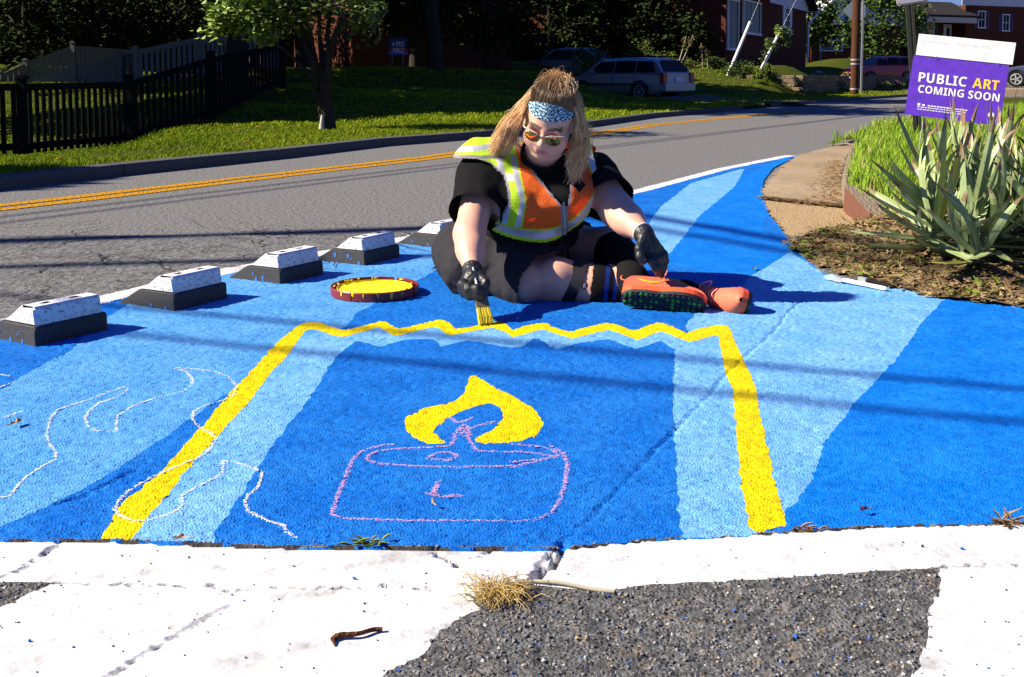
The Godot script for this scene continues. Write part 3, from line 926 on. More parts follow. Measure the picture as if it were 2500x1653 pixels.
func build_verge() -> void:
	var zf := func(flat: Array, h := 0.0): return from_px(flat, 1850, 300, 0.2933, h)
	# heights of the raised verge and of the soil that runs down to the paint
	for a in [[290, 1010, 0.008], [290, 1080, 0.008], [460, 1170, 0.008], [640, 1262, 0.008], [1000, 1350, 0.008], [1550, 1472, 0.008], [2216, 1545, 0.008], [2900, 1640, 0.008]]:
		var p: Vector2 = zf.call([a[0], a[1]])[0]
		vctrl.append(Vector3(p.x, p.y, a[2]))
		vctrl.append(Vector3(p.x + 0.06, p.y + 0.2, 0.03))
		vctrl.append(Vector3(p.x + 0.15, p.y + 0.5, 0.07))
	for a in [[1850, 1060, 0.10], [1300, 800, 0.12], [2216, 900, 0.13], [2600, 1000, 0.13], [1100, 560, 0.13], [760, 520, 0.13], [720, 330, 0.12], [860, 140, 0.08], [1300, 300, 0.14], [1800, 250, 0.16], [2216, 200, 0.18]]:
		var p: Vector2 = zf.call([a[0], a[1]], a[2])[0]
		vctrl.append(Vector3(p.x, p.y, a[2]))
	for a in [[2027, 362, 0.03], [2079, 342, 0.05], [2200, 305, 0.06], [2430, 242, 0.08], [2500, 222, 0.08]]:
		var p := from_px([a[0], a[1]])[0]
		vctrl.append(Vector3(p.x, p.y, a[2]))
		vctrl.append(Vector3(p.x + 1.5, p.y - 0.5, 0.22))
	vctrl.append(Vector3(9.0, 12.0, 0.3)); vctrl.append(Vector3(16.0, 25.0, 0.3)); vctrl.append(Vector3(6.0, 5.0, 0.2)); vctrl.append(Vector3(9, 4, 0.25))
	# the concrete apron beside the paint: a smooth upper slab and a worn lower one
	var tan1 := func(x: float, d: float): var s := 0.9 + 0.12 * sin(x * 3.0 + d * 1.7) * sin(d * 2.3); return Color(0.58, 0.44, 0.28) * s
	var tan2 := func(_x: float, _d: float): return Color(0.58, 0.41, 0.22)
	var flat := func(_x: float, _d: float): return 0.0
	var apron := Node3D.new()
	apron.name = "apron"
	apron.set_meta("kind", "structure")
	add_child(apron)
	put(patch(zf.call([330, 278, 200, 370, 100, 480, 20, 600, 35, 636, 300, 655, 700, 702, 720, 640, 690, 470, 730, 300, 870, 140, 800, 150, 560, 215]), 0.03, flat, 0.008, 0.007, 7.0, tan1).mesh(), "concrete_slab", M.concrete_tan, apron)
	put(patch(zf.call([38, 648, 80, 720, 200, 890, 300, 1010, 420, 1080, 800, 1060, 1000, 930, 1010, 800, 700, 714, 300, 668]), 0.02, flat, 0.004, 0.006, 30.0, tan2).mesh(), "worn_slab", M.concrete_tan, apron)
	# kerb nose: leans up to the verge
	var kn := MB.new()
	var A: Vector2 = zf.call([712, 742])[0]; var B: Vector2 = zf.call([1002, 915])[0]; var C: Vector2 = zf.call([1450, 1100])[0]
	var A2: Vector2 = zf.call([725, 532], 0.14)[0]; var B2: Vector2 = zf.call([1010, 838], 0.085)[0]; var C2: Vector2 = zf.call([1450, 1075], 0.03)[0]
	var v3 := func(p: Vector2, h: float): return Vector3(p.x, h, -p.y)
	kn.quad(v3.call(A, -0.02), v3.call(A2, 0.14), v3.call(B2, 0.085), v3.call(B, -0.02))
	kn.quad(v3.call(B, -0.02), v3.call(B2, 0.085), v3.call(C2, 0.03), v3.call(C, -0.02))
	var L1: Vector2 = zf.call([690, 470])[0]; var L2: Vector2 = zf.call([735, 300])[0]; var L3: Vector2 = zf.call([880, 130])[0]
	put(kn.mesh(), "red_kerb_face", M.kerb_red, apron)
	var kt := MB.new()
	var inw := Vector2(0.16, 0.06)
	var inb := Vector2(0.1, 0.17)
	kt.quad(v3.call(A2, 0.14), v3.call(A2 + inb, 0.142), v3.call(B2 + inb * 1.6, 0.1), v3.call(B2, 0.085))
	kt.quad(v3.call(B2, 0.085), v3.call(B2 + inb * 1.6, 0.1), v3.call(C2 + inb, 0.05), v3.call(C2, 0.03))
	var pa := [A, L1, L2, L3]
	var ph := [0.14, 0.125, 0.105, 0.05]
	for k in 3:
		var a: Vector2 = pa[k]; var b: Vector2 = pa[k + 1]
		var a1: Vector2 = A2 if k == 0 else a + Vector2(0.05, 0.0); var b1 := b + Vector2(0.05, 0.0)
		kt.quad(v3.call(b, -0.02), v3.call(b1, ph[k + 1]), v3.call(a1, ph[k]), v3.call(a, -0.02))
		kt.quad(v3.call(b1, ph[k + 1]), v3.call(b1 + inw, ph[k + 1] + 0.004), v3.call(a1 + (inb if k == 0 else inw), ph[k] + 0.003), v3.call(a1, ph[k]))
	put(kt.mesh(), "kerb_top", M.concrete, apron)
	# soil strip and grass verge
	var brown := func(_x: float, _d: float): return Color.WHITE
	var hf := func(x: float, d: float): return verge_y(x, d)
	var soil_poly: PackedVector2Array = zf.call([250, 1030, 300, 1095, 460, 1180, 640, 1268, 1000, 1356, 1550, 1478, 2216, 1550, 3100, 1660])
	soil_poly.append_array(PackedVector2Array([Vector2(6.0, 4.2), Vector2(6.0, 6.0), Vector2(2.6, 5.6), B + Vector2(0.1, 0.15), B]))
	struct(patch(soil_poly, 0.03, hf, 0.0, 0.014, 9.0, brown).mesh(), "soil", M.soil)
	var green: PackedVector2Array = PackedVector2Array([A2 + Vector2(0.12, 0.12), L1 + Vector2(0.16, 0.05), L2 + Vector2(0.18, 0.05), L3 + Vector2(0.1, 0.05)])
	green.append_array(from_px([2027, 362, 2079, 342, 2200, 305, 2430, 242, 2500, 222]))
	green.append_array(PackedVector2Array([Vector2(40, 80), Vector2(60, 80), Vector2(60, 5), Vector2(6.0, 4.3), Vector2(3.0, 5.4), B2 + Vector2(0.2, 0.25)]))
	var near_green := Geometry2D.intersect_polygons(green, PackedVector2Array([Vector2(0, 3), Vector2(14, 3), Vector2(14, 26), Vector2(0, 26)]))
	struct(patch(near_green[0], 0.1, hf, -0.012, 0.02, 3.0, brown).mesh(), "verge", M.lawn_soil)
	var items := []
	for k in 34000:
		var dq := rng.randf_range(4.6, 9.0) if k < 17000 else rng.randf_range(8.0, 22.0)
		var x := rng.randf_range(0.24, 0.62) * dq
		if not Geometry2D.is_point_in_polygon(Vector2(x, dq), near_green[0]): continue
		var sc := rng.randf_range(0.6, 1.5)
		var bb := Basis(Vector3.UP, rng.randf() * TAU).scaled(Vector3(sc, sc * rng.randf_range(0.6, 1.3), sc))
		items.append([Transform3D(bb, Vector3(x, verge_y(x, dq) - 0.02, -dq)), Color(0.14, 0.26, 0.02).lerp(Color(0.28, 0.40, 0.035), rng.randf()) if rng.randf() < 0.93 else Color(0.42, 0.33, 0.14)])
	copies(tuft(10, 0.085, 0.07, 0.0055, 71), items, "verge_grass", M.blade, "long light green grass on the raised verge behind the kerb", "grass")
	# dry straw and litter over the soil strip
	var dry := []
	for k in 9000:
		var x := rng.randf_range(1.05, 3.4); var dq := rng.randf_range(3.4, 5.6)
		if not Geometry2D.is_point_in_polygon(Vector2(x, dq), soil_poly): continue
		var bb := Basis(Vector3.UP, rng.randf() * TAU) * Basis(Vector3.RIGHT, rng.randfn() * 0.25)
		bb = bb.scaled(Vector3.ONE * rng.randf_range(0.5, 1.4))
		var cc := Color(0.40, 0.29, 0.14).lerp(Color(0.16, 0.10, 0.05), rng.randf()) if rng.randf() < 0.82 else Color(0.15, 0.2, 0.03)
		dry.append([Transform3D(bb, Vector3(x, verge_y(x, dq) + rng.randf_range(0.0, 0.015), -dq)), cc])
	for k in 420:          # leaves swept against the foot of the kerb
		var fz := rng.randf()
		var p: Vector2 = (zf.call([690, 330])[0] as Vector2).lerp(zf.call([680, 690])[0], fz) + Vector2(-absf(rng.randfn()) * 0.09, rng.randfn() * 0.05)
		dry.append([Transform3D(Basis(Vector3.UP, rng.randf() * TAU).scaled(Vector3.ONE * rng.randf_range(0.35, 1.0)), Vector3(p.x, 0.014 + rng.randf() * 0.012, -p.y)), Color(0.42, 0.27, 0.12).lerp(Color(0.12, 0.07, 0.04), rng.randf())])
	for k in 900:          # crumbs in the joint between the two slabs
		var p: Vector2 = (zf.call([40, 640])[0] as Vector2).lerp(zf.call([705, 708])[0], rng.randf()) + Vector2(rng.randfn() * 0.02, rng.randfn() * 0.035)
		dry.append([Transform3D(Basis(Vector3.UP, rng.randf() * TAU).scaled(Vector3.ONE * rng.randf_range(0.3, 0.8)), Vector3(p.x, 0.012 + rng.randf() * 0.008, -p.y)), Color(0.30, 0.19, 0.09).lerp(Color(0.06, 0.04, 0.025), rng.randf())])
	var st := MB.new()
	for k in 5:
		var a := rng.randf() * TAU
		var o := Vector3(rng.randfn(), 0, rng.randfn()) * 0.02
		var dv := Vector3(cos(a), rng.randf() * 0.25, sin(a)) * rng.randf_range(0.02, 0.05)
		var sd := Vector3(-sin(a), 0.2, cos(a)) * rng.randf_range(0.0012, 0.004)
		st.quad(o - sd, o + sd, o + dv + sd * 0.4, o + dv - sd * 0.4)
		st.tri(o + dv * 0.3, o + dv * 0.6 + sd * 3.0, o + dv * 0.7)
	copies(st.mesh(), dry, "straw_litter", M.dry, "dry straw and leaf crumbs over the soil below the yucca", "plant litter")

# ================================================================ PERSON (a field of tapered capsules and ellipsoids, meshed as surface nets)
func cap(a: Vector3, b: Vector3, ra: float, rb: float) -> Array:
	return [0, a, b, ra, rb, (a + b) * 0.5, a.distance_to(b) * 0.5 + maxf(ra, rb)]

func ell(c: Vector3, r: Vector3, b := Basis.IDENTITY) -> Array:
	return [1, c, r, b.orthonormalized().transposed(), 0.0, c, maxf(r.x, maxf(r.y, r.z))]

func prim_d(q: Array, p: Vector3) -> float:
	if q[0] == 0:
		var a: Vector3 = q[1]
		var ba: Vector3 = q[2] - a
		var pa := p - a
		var h := clampf(pa.dot(ba) / maxf(ba.length_squared(), 1e-9), 0.0, 1.0)
		return (pa - ba * h).length() - lerpf(q[3], q[4], h)
	var r: Vector3 = q[2]
	var bt: Basis = q[3]
	var l: Vector3 = bt * (p - (q[1] as Vector3))
	var l1 := l / r
	var k0 := l1.length()
	var k1 := (l1 / r).length()
	return k0 * (k0 - 1.0) / k1 if k1 > 1e-6 else -minf(r.x, minf(r.y, r.z))

func field(P: Array, ids: PackedInt32Array, p: Vector3, k: float) -> float:
	var d := 1.0
	for i in ids:
		var e := prim_d(P[i], p)
		var h := k - absf(d - e)
		d = minf(d, e)
		if h > 0.0: d -= h * h * 0.25 / k
	return d

func net(P: Array, cell: float, k: float, off: float, wob: FastNoiseLite = null, wamp := 0.0) -> Dictionary:
	var lo := Vector3.ONE * 1e9; var hi := -lo
	for q in P:
		lo = lo.min((q[5] as Vector3) - Vector3.ONE * q[6]); hi = hi.max((q[5] as Vector3) + Vector3.ONE * q[6])
	var mg := off + cell * 3.0 + k * 0.3
	lo -= Vector3.ONE * mg; hi += Vector3.ONE * mg
	var B := 4
	var nb := Vector3i(((hi - lo) / (cell * B)).ceil())
	var nx := nb.x * B + 1; var ny := nb.y * B + 1; var nz := nb.z * B + 1
	var val := PackedFloat32Array(); val.resize(nx * ny * nz); val.fill(99.0)
	var vid := PackedInt32Array(); vid.resize(nx * ny * nz); vid.fill(-1)
	var hd := cell * B * 0.87
	var act := []
	for bz in nb.z:
		for by in nb.y:
			for bx in nb.x:
				var c := lo + (Vector3(bx, by, bz) + Vector3.ONE * 0.5) * cell * B
				var ids := PackedInt32Array()
				for i in P.size():
					if c.distance_to(P[i][5]) - P[i][6] < hd + k + off + 0.01:
						if prim_d(P[i], c) < hd * 1.3 + k + off + 0.005: ids.append(i)
				if ids.is_empty(): continue
				if absf(field(P, ids, c, k) - off) > hd * 1.5 + 0.006 + wamp: continue
				act.append([bx * B, by * B, bz * B, ids])
	for a in act:
		for z in range(a[2], a[2] + B + 1):
			for y in range(a[1], a[1] + B + 1):
				for x in range(a[0], a[0] + B + 1):
					var i := (z * ny + y) * nx + x
					if val[i] < 98.0: continue
					var p := lo + Vector3(x, y, z) * cell
					var d := field(P, a[3], p, k) - off
					if wob: d += wamp * wob.get_noise_3dv(p)
					val[i] = d
	var V := PackedVector3Array(); var N := PackedVector3Array(); var I := PackedInt32Array()
	var sy := nx; var sz := nx * ny
	var cells := PackedInt32Array()
	for a in act:
		for z in range(a[2], a[2] + B):
			for y in range(a[1], a[1] + B):
				for x in range(a[0], a[0] + B):
					var i: int = (z * ny + y) * nx + x
					var e0 := val[i]; var e1 := val[i + 1]; var e2 := val[i + sy]; var e3 := val[i + sy + 1]
					var e4 := val[i + sz]; var e5 := val[i + sz + 1]; var e6 := val[i + sz + sy]; var e7 := val[i + sz + sy + 1]
					var m := int(e0 < 0) + int(e1 < 0) + int(e2 < 0) + int(e3 < 0) + int(e4 < 0) + int(e5 < 0) + int(e6 < 0) + int(e7 < 0)
					if m == 0 or m == 8: continue
					var s := Vector3.ZERO; var n := 0
					var E := [e0, e1, e2, e3, e4, e5, e6, e7]
					for w in EDGES:
						var f0: float = E[w[0]]; var f1: float = E[w[1]]
						if (f0 < 0) != (f1 < 0):
							s += (CORN[w[0]] as Vector3).lerp(CORN[w[1]], f0 / (f0 - f1)); n += 1
					vid[i] = V.size()
					cells.append(i); cells.append(x); cells.append(y); cells.append(z)
					V.append(lo + (Vector3(x, y, z) + s / n) * cell)
					N.append(Vector3(e1 + e3 + e5 + e7 - e0 - e2 - e4 - e6, e2 + e3 + e6 + e7 - e0 - e1 - e4 - e5, e4 + e5 + e6 + e7 - e0 - e1 - e2 - e3).normalized())
	for q in range(0, cells.size(), 4):
		var i := cells[q]
		if cells[q + 1] < 1 or cells[q + 2] < 1 or cells[q + 3] < 1: continue
		for ax in 3:
			var s1: int = [1, sy, sz][ax]; var s2: int = [sy, sz, 1][ax]; var s3: int = [sz, 1, sy][ax]
			if (val[i] < 0) == (val[i + s1] < 0) or val[i + s1] > 98.0: continue
			var a := vid[i]; var b := vid[i - s2]; var c := vid[i - s2 - s3]; var d := vid[i - s3]
			if a < 0 or b < 0 or c < 0 or d < 0: continue
			for t in [[a, b, c], [a, c, d]]:
				var gn := (V[t[2]] - V[t[0]]).cross(V[t[1]] - V[t[0]])
				if gn.dot(N[t[0]] + N[t[1]] + N[t[2]]) > 0: I.append_array(PackedInt32Array(t))
				else: I.append_array(PackedInt32Array([t[0], t[2], t[1]]))
	return {"v": V, "n": N, "i": I}

const EDGES := [[0, 1], [2, 3], [4, 5], [6, 7], [0, 2], [1, 3], [4, 6], [5, 7], [0, 4], [1, 5], [2, 6], [3, 7]]
const CORN := [Vector3(0, 0, 0), Vector3(1, 0, 0), Vector3(0, 1, 0), Vector3(1, 1, 0), Vector3(0, 0, 1), Vector3(1, 0, 1), Vector3(0, 1, 1), Vector3(1, 1, 1)]

# sorts the triangles of a net by what cls says of their middle; cls gives -1 to drop
func split(d: Dictionary, cls: Callable, into: Dictionary) -> void:
	var maps := {}
	var V: PackedVector3Array = d.v; var N: PackedVector3Array = d.n; var I: PackedInt32Array = d.i
	for k in range(0, I.size(), 3):
		var m := (V[I[k]] + V[I[k + 1]] + V[I[k + 2]]) / 3.0
		var z = cls.call(m, N[I[k]])
		if z is int: continue
		if not into.has(z): into[z] = MB.new()
		if not maps.has(z): maps[z] = {}
		var mb: MB = into[z]
		for w in 3:
			var j := I[k + w]
			if not maps[z].has(j):
				maps[z][j] = mb.vert(V[j], N[j])
			mb.idx.append(maps[z][j])

func curve_pts(pts: Array, n: int) -> PackedVector3Array:      # a smooth line through the points
	var out := PackedVector3Array()
	for k in pts.size() - 1:
		var p0: Vector3 = pts[maxi(k - 1, 0)]; var p1: Vector3 = pts[k]; var p2: Vector3 = pts[k + 1]; var p3: Vector3 = pts[mini(k + 2, pts.size() - 1)]
		for q in n: out.append(p1.cubic_interpolate(p2, p0, p3, float(q) / n))
	out.append(pts[pts.size() - 1])
	return out

func build_person() -> void:
	person_materials()
	var who := thing("person", "person in black shirt and orange safety vest sitting on the blue mural and painting", "person", at(1215, 735, 3.9) * Vector3(1, 0, 1))
	var base := who.position
	# ---------- joints
	var pelvis := at(1212, 600, 3.93); var belly := at(1292, 550, 3.77); var chest := at(1300, 462, 3.72)
	var sh_r := at(1180, 428, 3.70); var sh_l := at(1450, 436, 3.74)
	var neck := at(1312, 405, 3.68)
	var elb_r := at(1146, 572, 3.47); var wri_r := at(1154, 668, 3.31)
	var elb_l := at(1508, 515, 3.58); var wri_l := at(1573, 572, 3.42)
	var hip_r := at(1152, 628, 3.88); var kne_r := at(1362, 688, 3.59); var ank_r := at(1672, 722, 3.55)
	var hip_l := at(1300, 610, 4.02); var kne_l := at(1492, 606, 3.82); var ank_l := at(1546, 684, 3.52)
	var hc := at(1342, 299, 3.50)
	var HB := Basis.from_euler(Vector3(0.50, -0.10, -0.22), EULER_ORDER_ZYX)
	HB = Basis(Vector3.BACK, -0.24) * Basis(Vector3.UP, -0.18) * Basis(Vector3.RIGHT, 0.60)
	var hd := func(x: float, y: float, z: float) -> Vector3: return hc + HB * Vector3(x, y, z)
	var torso := [ell(pelvis, Vector3(0.165, 0.13, 0.165)), ell(belly, Vector3(0.165, 0.135, 0.165)), ell(chest, Vector3(0.165, 0.115, 0.135)),
		cap(sh_r, sh_l, 0.068, 0.068), ell(at(1262, 492, 3.62), Vector3(0.088, 0.075, 0.075)), ell(at(1382, 484, 3.62), Vector3(0.085, 0.075, 0.075)),
		cap(at(1225, 440, 3.84), at(1400, 440, 3.86), 0.10, 0.10), cap(at(1220, 550, 3.92), at(1340, 540, 3.92), 0.13, 0.12)]
	var necks := [cap(neck, hd.call(0.0, -0.06, -0.035), 0.062, 0.058)]
	var arms := [cap(sh_r, elb_r, 0.064, 0.049), cap(elb_r, elb_r.lerp(wri_r, 0.40), 0.046, 0.043), cap(elb_r.lerp(wri_r, 0.40), wri_r, 0.043, 0.027),
		cap(sh_l, elb_l, 0.068, 0.056), cap(elb_l, elb_l.lerp(wri_l, 0.4), 0.053, 0.049), cap(elb_l.lerp(wri_l, 0.4), wri_l, 0.049, 0.029)]
	var thighs := [cap(hip_r, kne_r, 0.105, 0.078), cap(hip_l, kne_l, 0.10, 0.074), cap(hip_r + Vector3(0.05, 0.0, 0.05), kne_r + Vector3(-0.12, 0.0, 0.02), 0.085, 0.078)]
	thighs.append(ell(kne_r + Vector3(-0.01, 0.030, 0.045), Vector3(0.05, 0.045, 0.04)))
	var shins := [cap(kne_r, kne_r.lerp(ank_r, 0.3), 0.073, 0.068), cap(kne_r.lerp(ank_r, 0.3), ank_r, 0.068, 0.040),
		cap(kne_l, kne_l.lerp(ank_l, 0.35), 0.072, 0.064), cap(kne_l.lerp(ank_l, 0.35), ank_l, 0.064, 0.042)]
	# ---------- body skin: one continuous mesh, the head on a finer grid
	var skin := {}
	var keep_body := func(p: Vector3, _n: Vector3):
		return -1 if p.distance_to(hc) < 0.11 and p.y > hc.y - 0.06 else "body"
	split(net(torso + necks + arms + thighs + shins, 0.011, 0.035, 0.0), keep_body, skin)
	var face := [ell(hd.call(0, 0.032, -0.018), Vector3(0.076, 0.092, 0.095), HB), ell(hd.call(0, -0.042, 0.018), Vector3(0.073, 0.076, 0.066), HB),
		ell(hd.call(-0.037, -0.040, 0.044), Vector3(0.037, 0.037, 0.030), HB), ell(hd.call(0.037, -0.040, 0.044), Vector3(0.037, 0.037, 0.030), HB),
		ell(hd.call(0, -0.094, 0.050), Vector3(0.026, 0.019, 0.022), HB), ell(hd.call(0, -0.100, 0.012), Vector3(0.062, 0.034, 0.052), HB),
		cap(hd.call(-0.045, 0.022, 0.066), hd.call(0.045, 0.022, 0.066), 0.012, 0.012),
		ell(hd.call(-0.078, -0.005, -0.02), Vector3(0.012, 0.03, 0.02), HB), ell(hd.call(0.078, -0.005, -0.02), Vector3(0.012, 0.03, 0.02), HB)] + necks
	var feat := [cap(hd.call(0, 0.014, 0.077), hd.call(0, -0.020, 0.093), 0.0075, 0.0100), ell(hd.call(0, -0.0255, 0.0945), Vector3(0.0115, 0.0095, 0.0105), HB),
		ell(hd.call(-0.0115, -0.028, 0.085), Vector3(0.0078, 0.0068, 0.009), HB), ell(hd.call(0.0115, -0.028, 0.085), Vector3(0.0078, 0.0068, 0.009), HB),
		cap(hd.call(-0.015, -0.0565, 0.0765), hd.call(0.015, -0.0565, 0.0765), 0.0050, 0.0050), cap(hd.call(-0.012, -0.0665, 0.0765), hd.call(0.012, -0.0665, 0.0765), 0.0060, 0.0060),
		ell(hd.call(-0.032, 0.004, 0.064), Vector3(0.017, 0.011, 0.010), HB), ell(hd.call(0.032, 0.004, 0.064), Vector3(0.017, 0.011, 0.010), HB)]
	var hinv := HB.transposed()
	var face_cls := func(p: Vector3, _n: Vector3):
		var l: Vector3 = hinv * (p - hc)
		if l.y < -0.16: return -1
		if l.z > 0.055 and absf(l.x) < 0.023 - 1.1 * absf(l.y + 0.0615) and absf(l.y + 0.0615) < 0.0105: return "lips"
		if l.z > 0.05 and absf(absf(l.x) - 0.034) < 0.024 and absf(l.y - 0.030 + 6.0 * pow(absf(l.x) - 0.036, 2)) < 0.0045: return "eyebrow"
		return "body"
	split(net(face + feat, 0.0040, 0.011, 0.0), face_cls, skin)
	for k in skin:
		var o := put(shift(skin[k], base), k, M["skin" if k == "body" else k], who)
		if k == "body": o.set_meta("label", "bare arms, knees and face")
	# ---------- shirt
	var sx := {}
	var sleeves := [cap(sh_r, sh_r.lerp(elb_r, 0.85), 0.074, 0.078), cap(sh_l, sh_l.lerp(elb_l, 0.85), 0.074, 0.076)]
	var ud_r := (elb_r - sh_r).normalized(); var ud_l := (elb_l - sh_l).normalized()
	var shirt_cls := func(p: Vector3, _n: Vector3):
		if p.y < 0.155 or p.distance_to(hc) < 0.10: return -1
		if (p - sh_r).dot(ud_r) > 0.188 and prim_d(sleeves[0], p) < 0.045 and p.x < -0.04: return -1
		if (p - sh_l).dot(ud_l) > 0.135 and prim_d(sleeves[1], p) < 0.05 and p.x > 0.24: return -1
		if (p - neck).dot((hc - neck).normalized()) > 0.082 and absf(p.x - neck.x) < 0.09: return -1
		return "shirt"
	var folds := noise(9.0, FastNoiseLite.TYPE_SIMPLEX_SMOOTH, 2, 33)
	split(net(torso + necks + sleeves, 0.009, 0.04, 0.012, folds, 0.006), shirt_cls, sx)
	for k in sx: put(shift(sx[k], base), k, M.shirt, who)
	# ---------- safety vest, its colours as pieces of their own
	var vx := {}
	var flap := [cap(at(1172, 404, 3.70), at(1240, 390, 3.72), 0.064, 0.066), cap(at(1420, 392, 3.74), at(1446, 420, 3.74), 0.066, 0.064), cap(at(1150, 424, 3.70), at(1172, 408, 3.72), 0.050, 0.056)]
	split(net(torso + flap, 0.0058, 0.045, 0.026, folds, 0.009), vest_zone, vx)
	var vest := Node3D.new()
	vest.name = "safety_vest"
	who.add_child(vest)
	vest.set_meta("label", "orange and lime safety vest with silver reflective tape and a front zip")
	for k in vx: put(shift(vx[k], base), k, M["vest_" + str(k)], vest)
	var zip := MB.new()
	for q in 26:
		var y := lerpf(0.335, 0.215, q / 25.0)
		var p := vest_point(torso + flap, Vector2(zip_x(y), y), 0.028)
		zip.box(p, Vector3(0.007 if q % 2 == 0 else 0.005, 0.0036, 0.003))
	zip.box(vest_point(torso + flap, Vector2(zip_x(0.262), 0.262), 0.031), Vector3(0.008, 0.026, 0.004))
	put(shift(zip, base), "zip", M.zip, vest)
	# ---------- shorts
	var qx := {}
	var kd_r := (kne_r - hip_r).normalized(); var kd_l := (kne_l - hip_l).normalized()
	var shorts_cls := func(p: Vector3, _n: Vector3):
		if p.y > 0.30: return -1
		if (p - hip_r).dot(kd_r) > 0.405 and p.z > -3.80 and (p - kne_r).length() < 0.30: return -1
		if (p - hip_l).dot(kd_l) > 0.225 and p.x > 0.20: return -1
		return "shorts"
	var seat := [ell(pelvis, Vector3(0.168, 0.135, 0.168)), ell(belly + Vector3(0, -0.03, -0.02), Vector3(0.165, 0.11, 0.155)), cap(hip_r, kne_r, 0.108, 0.084), cap(hip_l, kne_l, 0.105, 0.082), cap(hip_r + Vector3(0.05, 0.0, 0.05), kne_r + Vector3(-0.10, 0.0, 0.02), 0.090, 0.084), cap(at(1120, 610, 3.90), at(1150, 660, 3.70), 0.075, 0.085)]
	var folds2 := noise(13.0, FastNoiseLite.TYPE_SIMPLEX_SMOOTH, 3, 35)
	split(net(seat, 0.009, 0.05, 0.018, folds2, 0.010), shorts_cls, qx)
	for k in qx: put(shift(qx[k], base), k, M.shorts, who)
	# ---------- long socks, knee strap, knee sleeve
	var ad_r := (ank_r - kne_r).normalized(); var ad_l := (ank_l - kne_l).normalized()
	var ox := {}
	var sock_r := func(p: Vector3, _n: Vector3):
		var t: float = (p - kne_r).dot(ad_r)
		if t < 0.115: return -1
		if absf(t - 0.165) < 0.007 or absf(t - 0.195) < 0.007: return "sock_stripe"
		return "sock"
	split(net([cap(kne_r, kne_r.lerp(ank_r, 0.3), 0.073, 0.068), cap(kne_r.lerp(ank_r, 0.3), ank_r, 0.068, 0.042), cap(ank_r, ank_r + Vector3(0.03, 0.0, 0.03), 0.042, 0.038)], 0.006, 0.03, 0.005), sock_r, ox)
	var sock_l := func(p: Vector3, _n: Vector3):
		return -1 if (p - kne_l).dot(ad_l) < -0.03 else "sock"
	var ox2 := {}
	split(net([cap(kne_l, kne_l.lerp(ank_l, 0.35), 0.074, 0.066), cap(kne_l.lerp(ank_l, 0.35), ank_l, 0.066, 0.044), cap(ank_l, ank_l + Vector3(0.0, -0.02, 0.03), 0.044, 0.04)], 0.007, 0.03, 0.005), sock_l, ox2)
	for q in [ox, ox2]:
		for k in q: put(shift(q[k], base), k, M[k], who)
	var bx := {}
	split(net([cap(kne_r, kne_r.lerp(ank_r, 0.3), 0.074, 0.070)], 0.006, 0.03, 0.009), func(p: Vector3, _n: Vector3):
		var t: float = (p - kne_r).dot(ad_r)
		return "knee_strap" if t > 0.030 + 0.25 * (p.y - kne_r.y) and t < 0.078 + 0.25 * (p.y - kne_r.y) else -1, bx)
	var strap: MeshInstance3D
	for k in bx: strap = put(shift(bx[k], base), k, M.strap, who)
	# round badge on the strap
	var bp := at(1427, 697, 3.50)
	var bn := Vector3(0.15, 0.12, 1.0).normalized()
	var bb := Basis.looking_at(-bn)
	var hitp := surf(bx_prims(kne_r, ank_r), bp + bn * 0.1, -bn, 0.0095)
	var badge := MB.new()
	disc(badge, hitp + bn * 0.001, bb, 0.0125, 0.0125, 20)
	var bo := put(shift(badge, base), "badge_rim", M.badge_red, strap)
	var badge2 := MB.new()
	disc(badge2, hitp + bn * 0.0016, bb, 0.0113, 0.0113, 20)
	put(shift(badge2, base), "badge", M.strap, strap)
	var sg := MB.new()
	for e in [[0.0, 0.0055, 0.008, 0.0024], [-0.003, 0.003, 0.0024, 0.006], [0.0, 0.0, 0.008, 0.0024], [0.003, -0.003, 0.0024, 0.006], [0.0, -0.0055, 0.008, 0.0024]]:
		sg.box(hitp + bn * 0.0022 + bb * Vector3(-e[0], e[1], 0), Vector3(e[2], e[3], 0.0008), bb)
	put(shift(sg, base), "badge_letter", M.sign_white, strap)
	# ---------- shoes
	var f1 := Vector3(0.975, -0.10, 0.18).normalized()
	var u1 := Vector3(0.10, 0.50, -0.86)
	u1 = (u1 - f1 * u1.dot(f1)).normalized()
	shoe(who, base, at(1516, 727, 3.395), f1, u1, "running shoe with green paint on its black sole")
	var f2 := Vector3(0.26, 0.12, 0.95).normalized()
	var u2 := Vector3(-0.93, 0.30, 0.15)
	u2 = (u2 - f2 * u2.dot(f2)).normalized()
	shoe(who, base, at(1748, 728, 3.58), f2, u2, "running shoe lying on its side")
	# ---------- gloves
	glove_right(who, base, wri_r, elb_r)
	glove_left(who, base, wri_l, elb_l)
	# ---------- wristband and watch strap line
	var ring := MB.new()
	torus(ring, elb_l.lerp(wri_l, 0.93), Basis.looking_at((wri_l - elb_l).normalized()), 0.0325, 0.0035)
	put(shift(ring, base), "wristband", M.band_pale, who)
	head_things(who, base, hc, HB)

func shift(mb: MB, o: Vector3) -> ArrayMesh:
	for k in mb.v.size(): mb.v[k] -= o
	return mb.mesh()

func bx_prims(a: Vector3, b: Vector3) -> Array:
	return [cap(a, a.lerp(b, 0.3), 0.074, 0.070)]

func surf(P: Array, from: Vector3, dir: Vector3, off: float) -> Vector3:    # walk along a ray to the field's surface
	var ids := PackedInt32Array(range(P.size()))
	var p := from
	for k in 60:
		var d := field(P, ids, p, 0.035) - off
		if d < 0.0004: break
		p += dir * d * 0.9
	return p

func vest_point(P: Array, xy: Vector2, off: float) -> Vector3:
	return surf(P, Vector3(xy.x, xy.y, -3.2), Vector3(0, 0, -1), off)

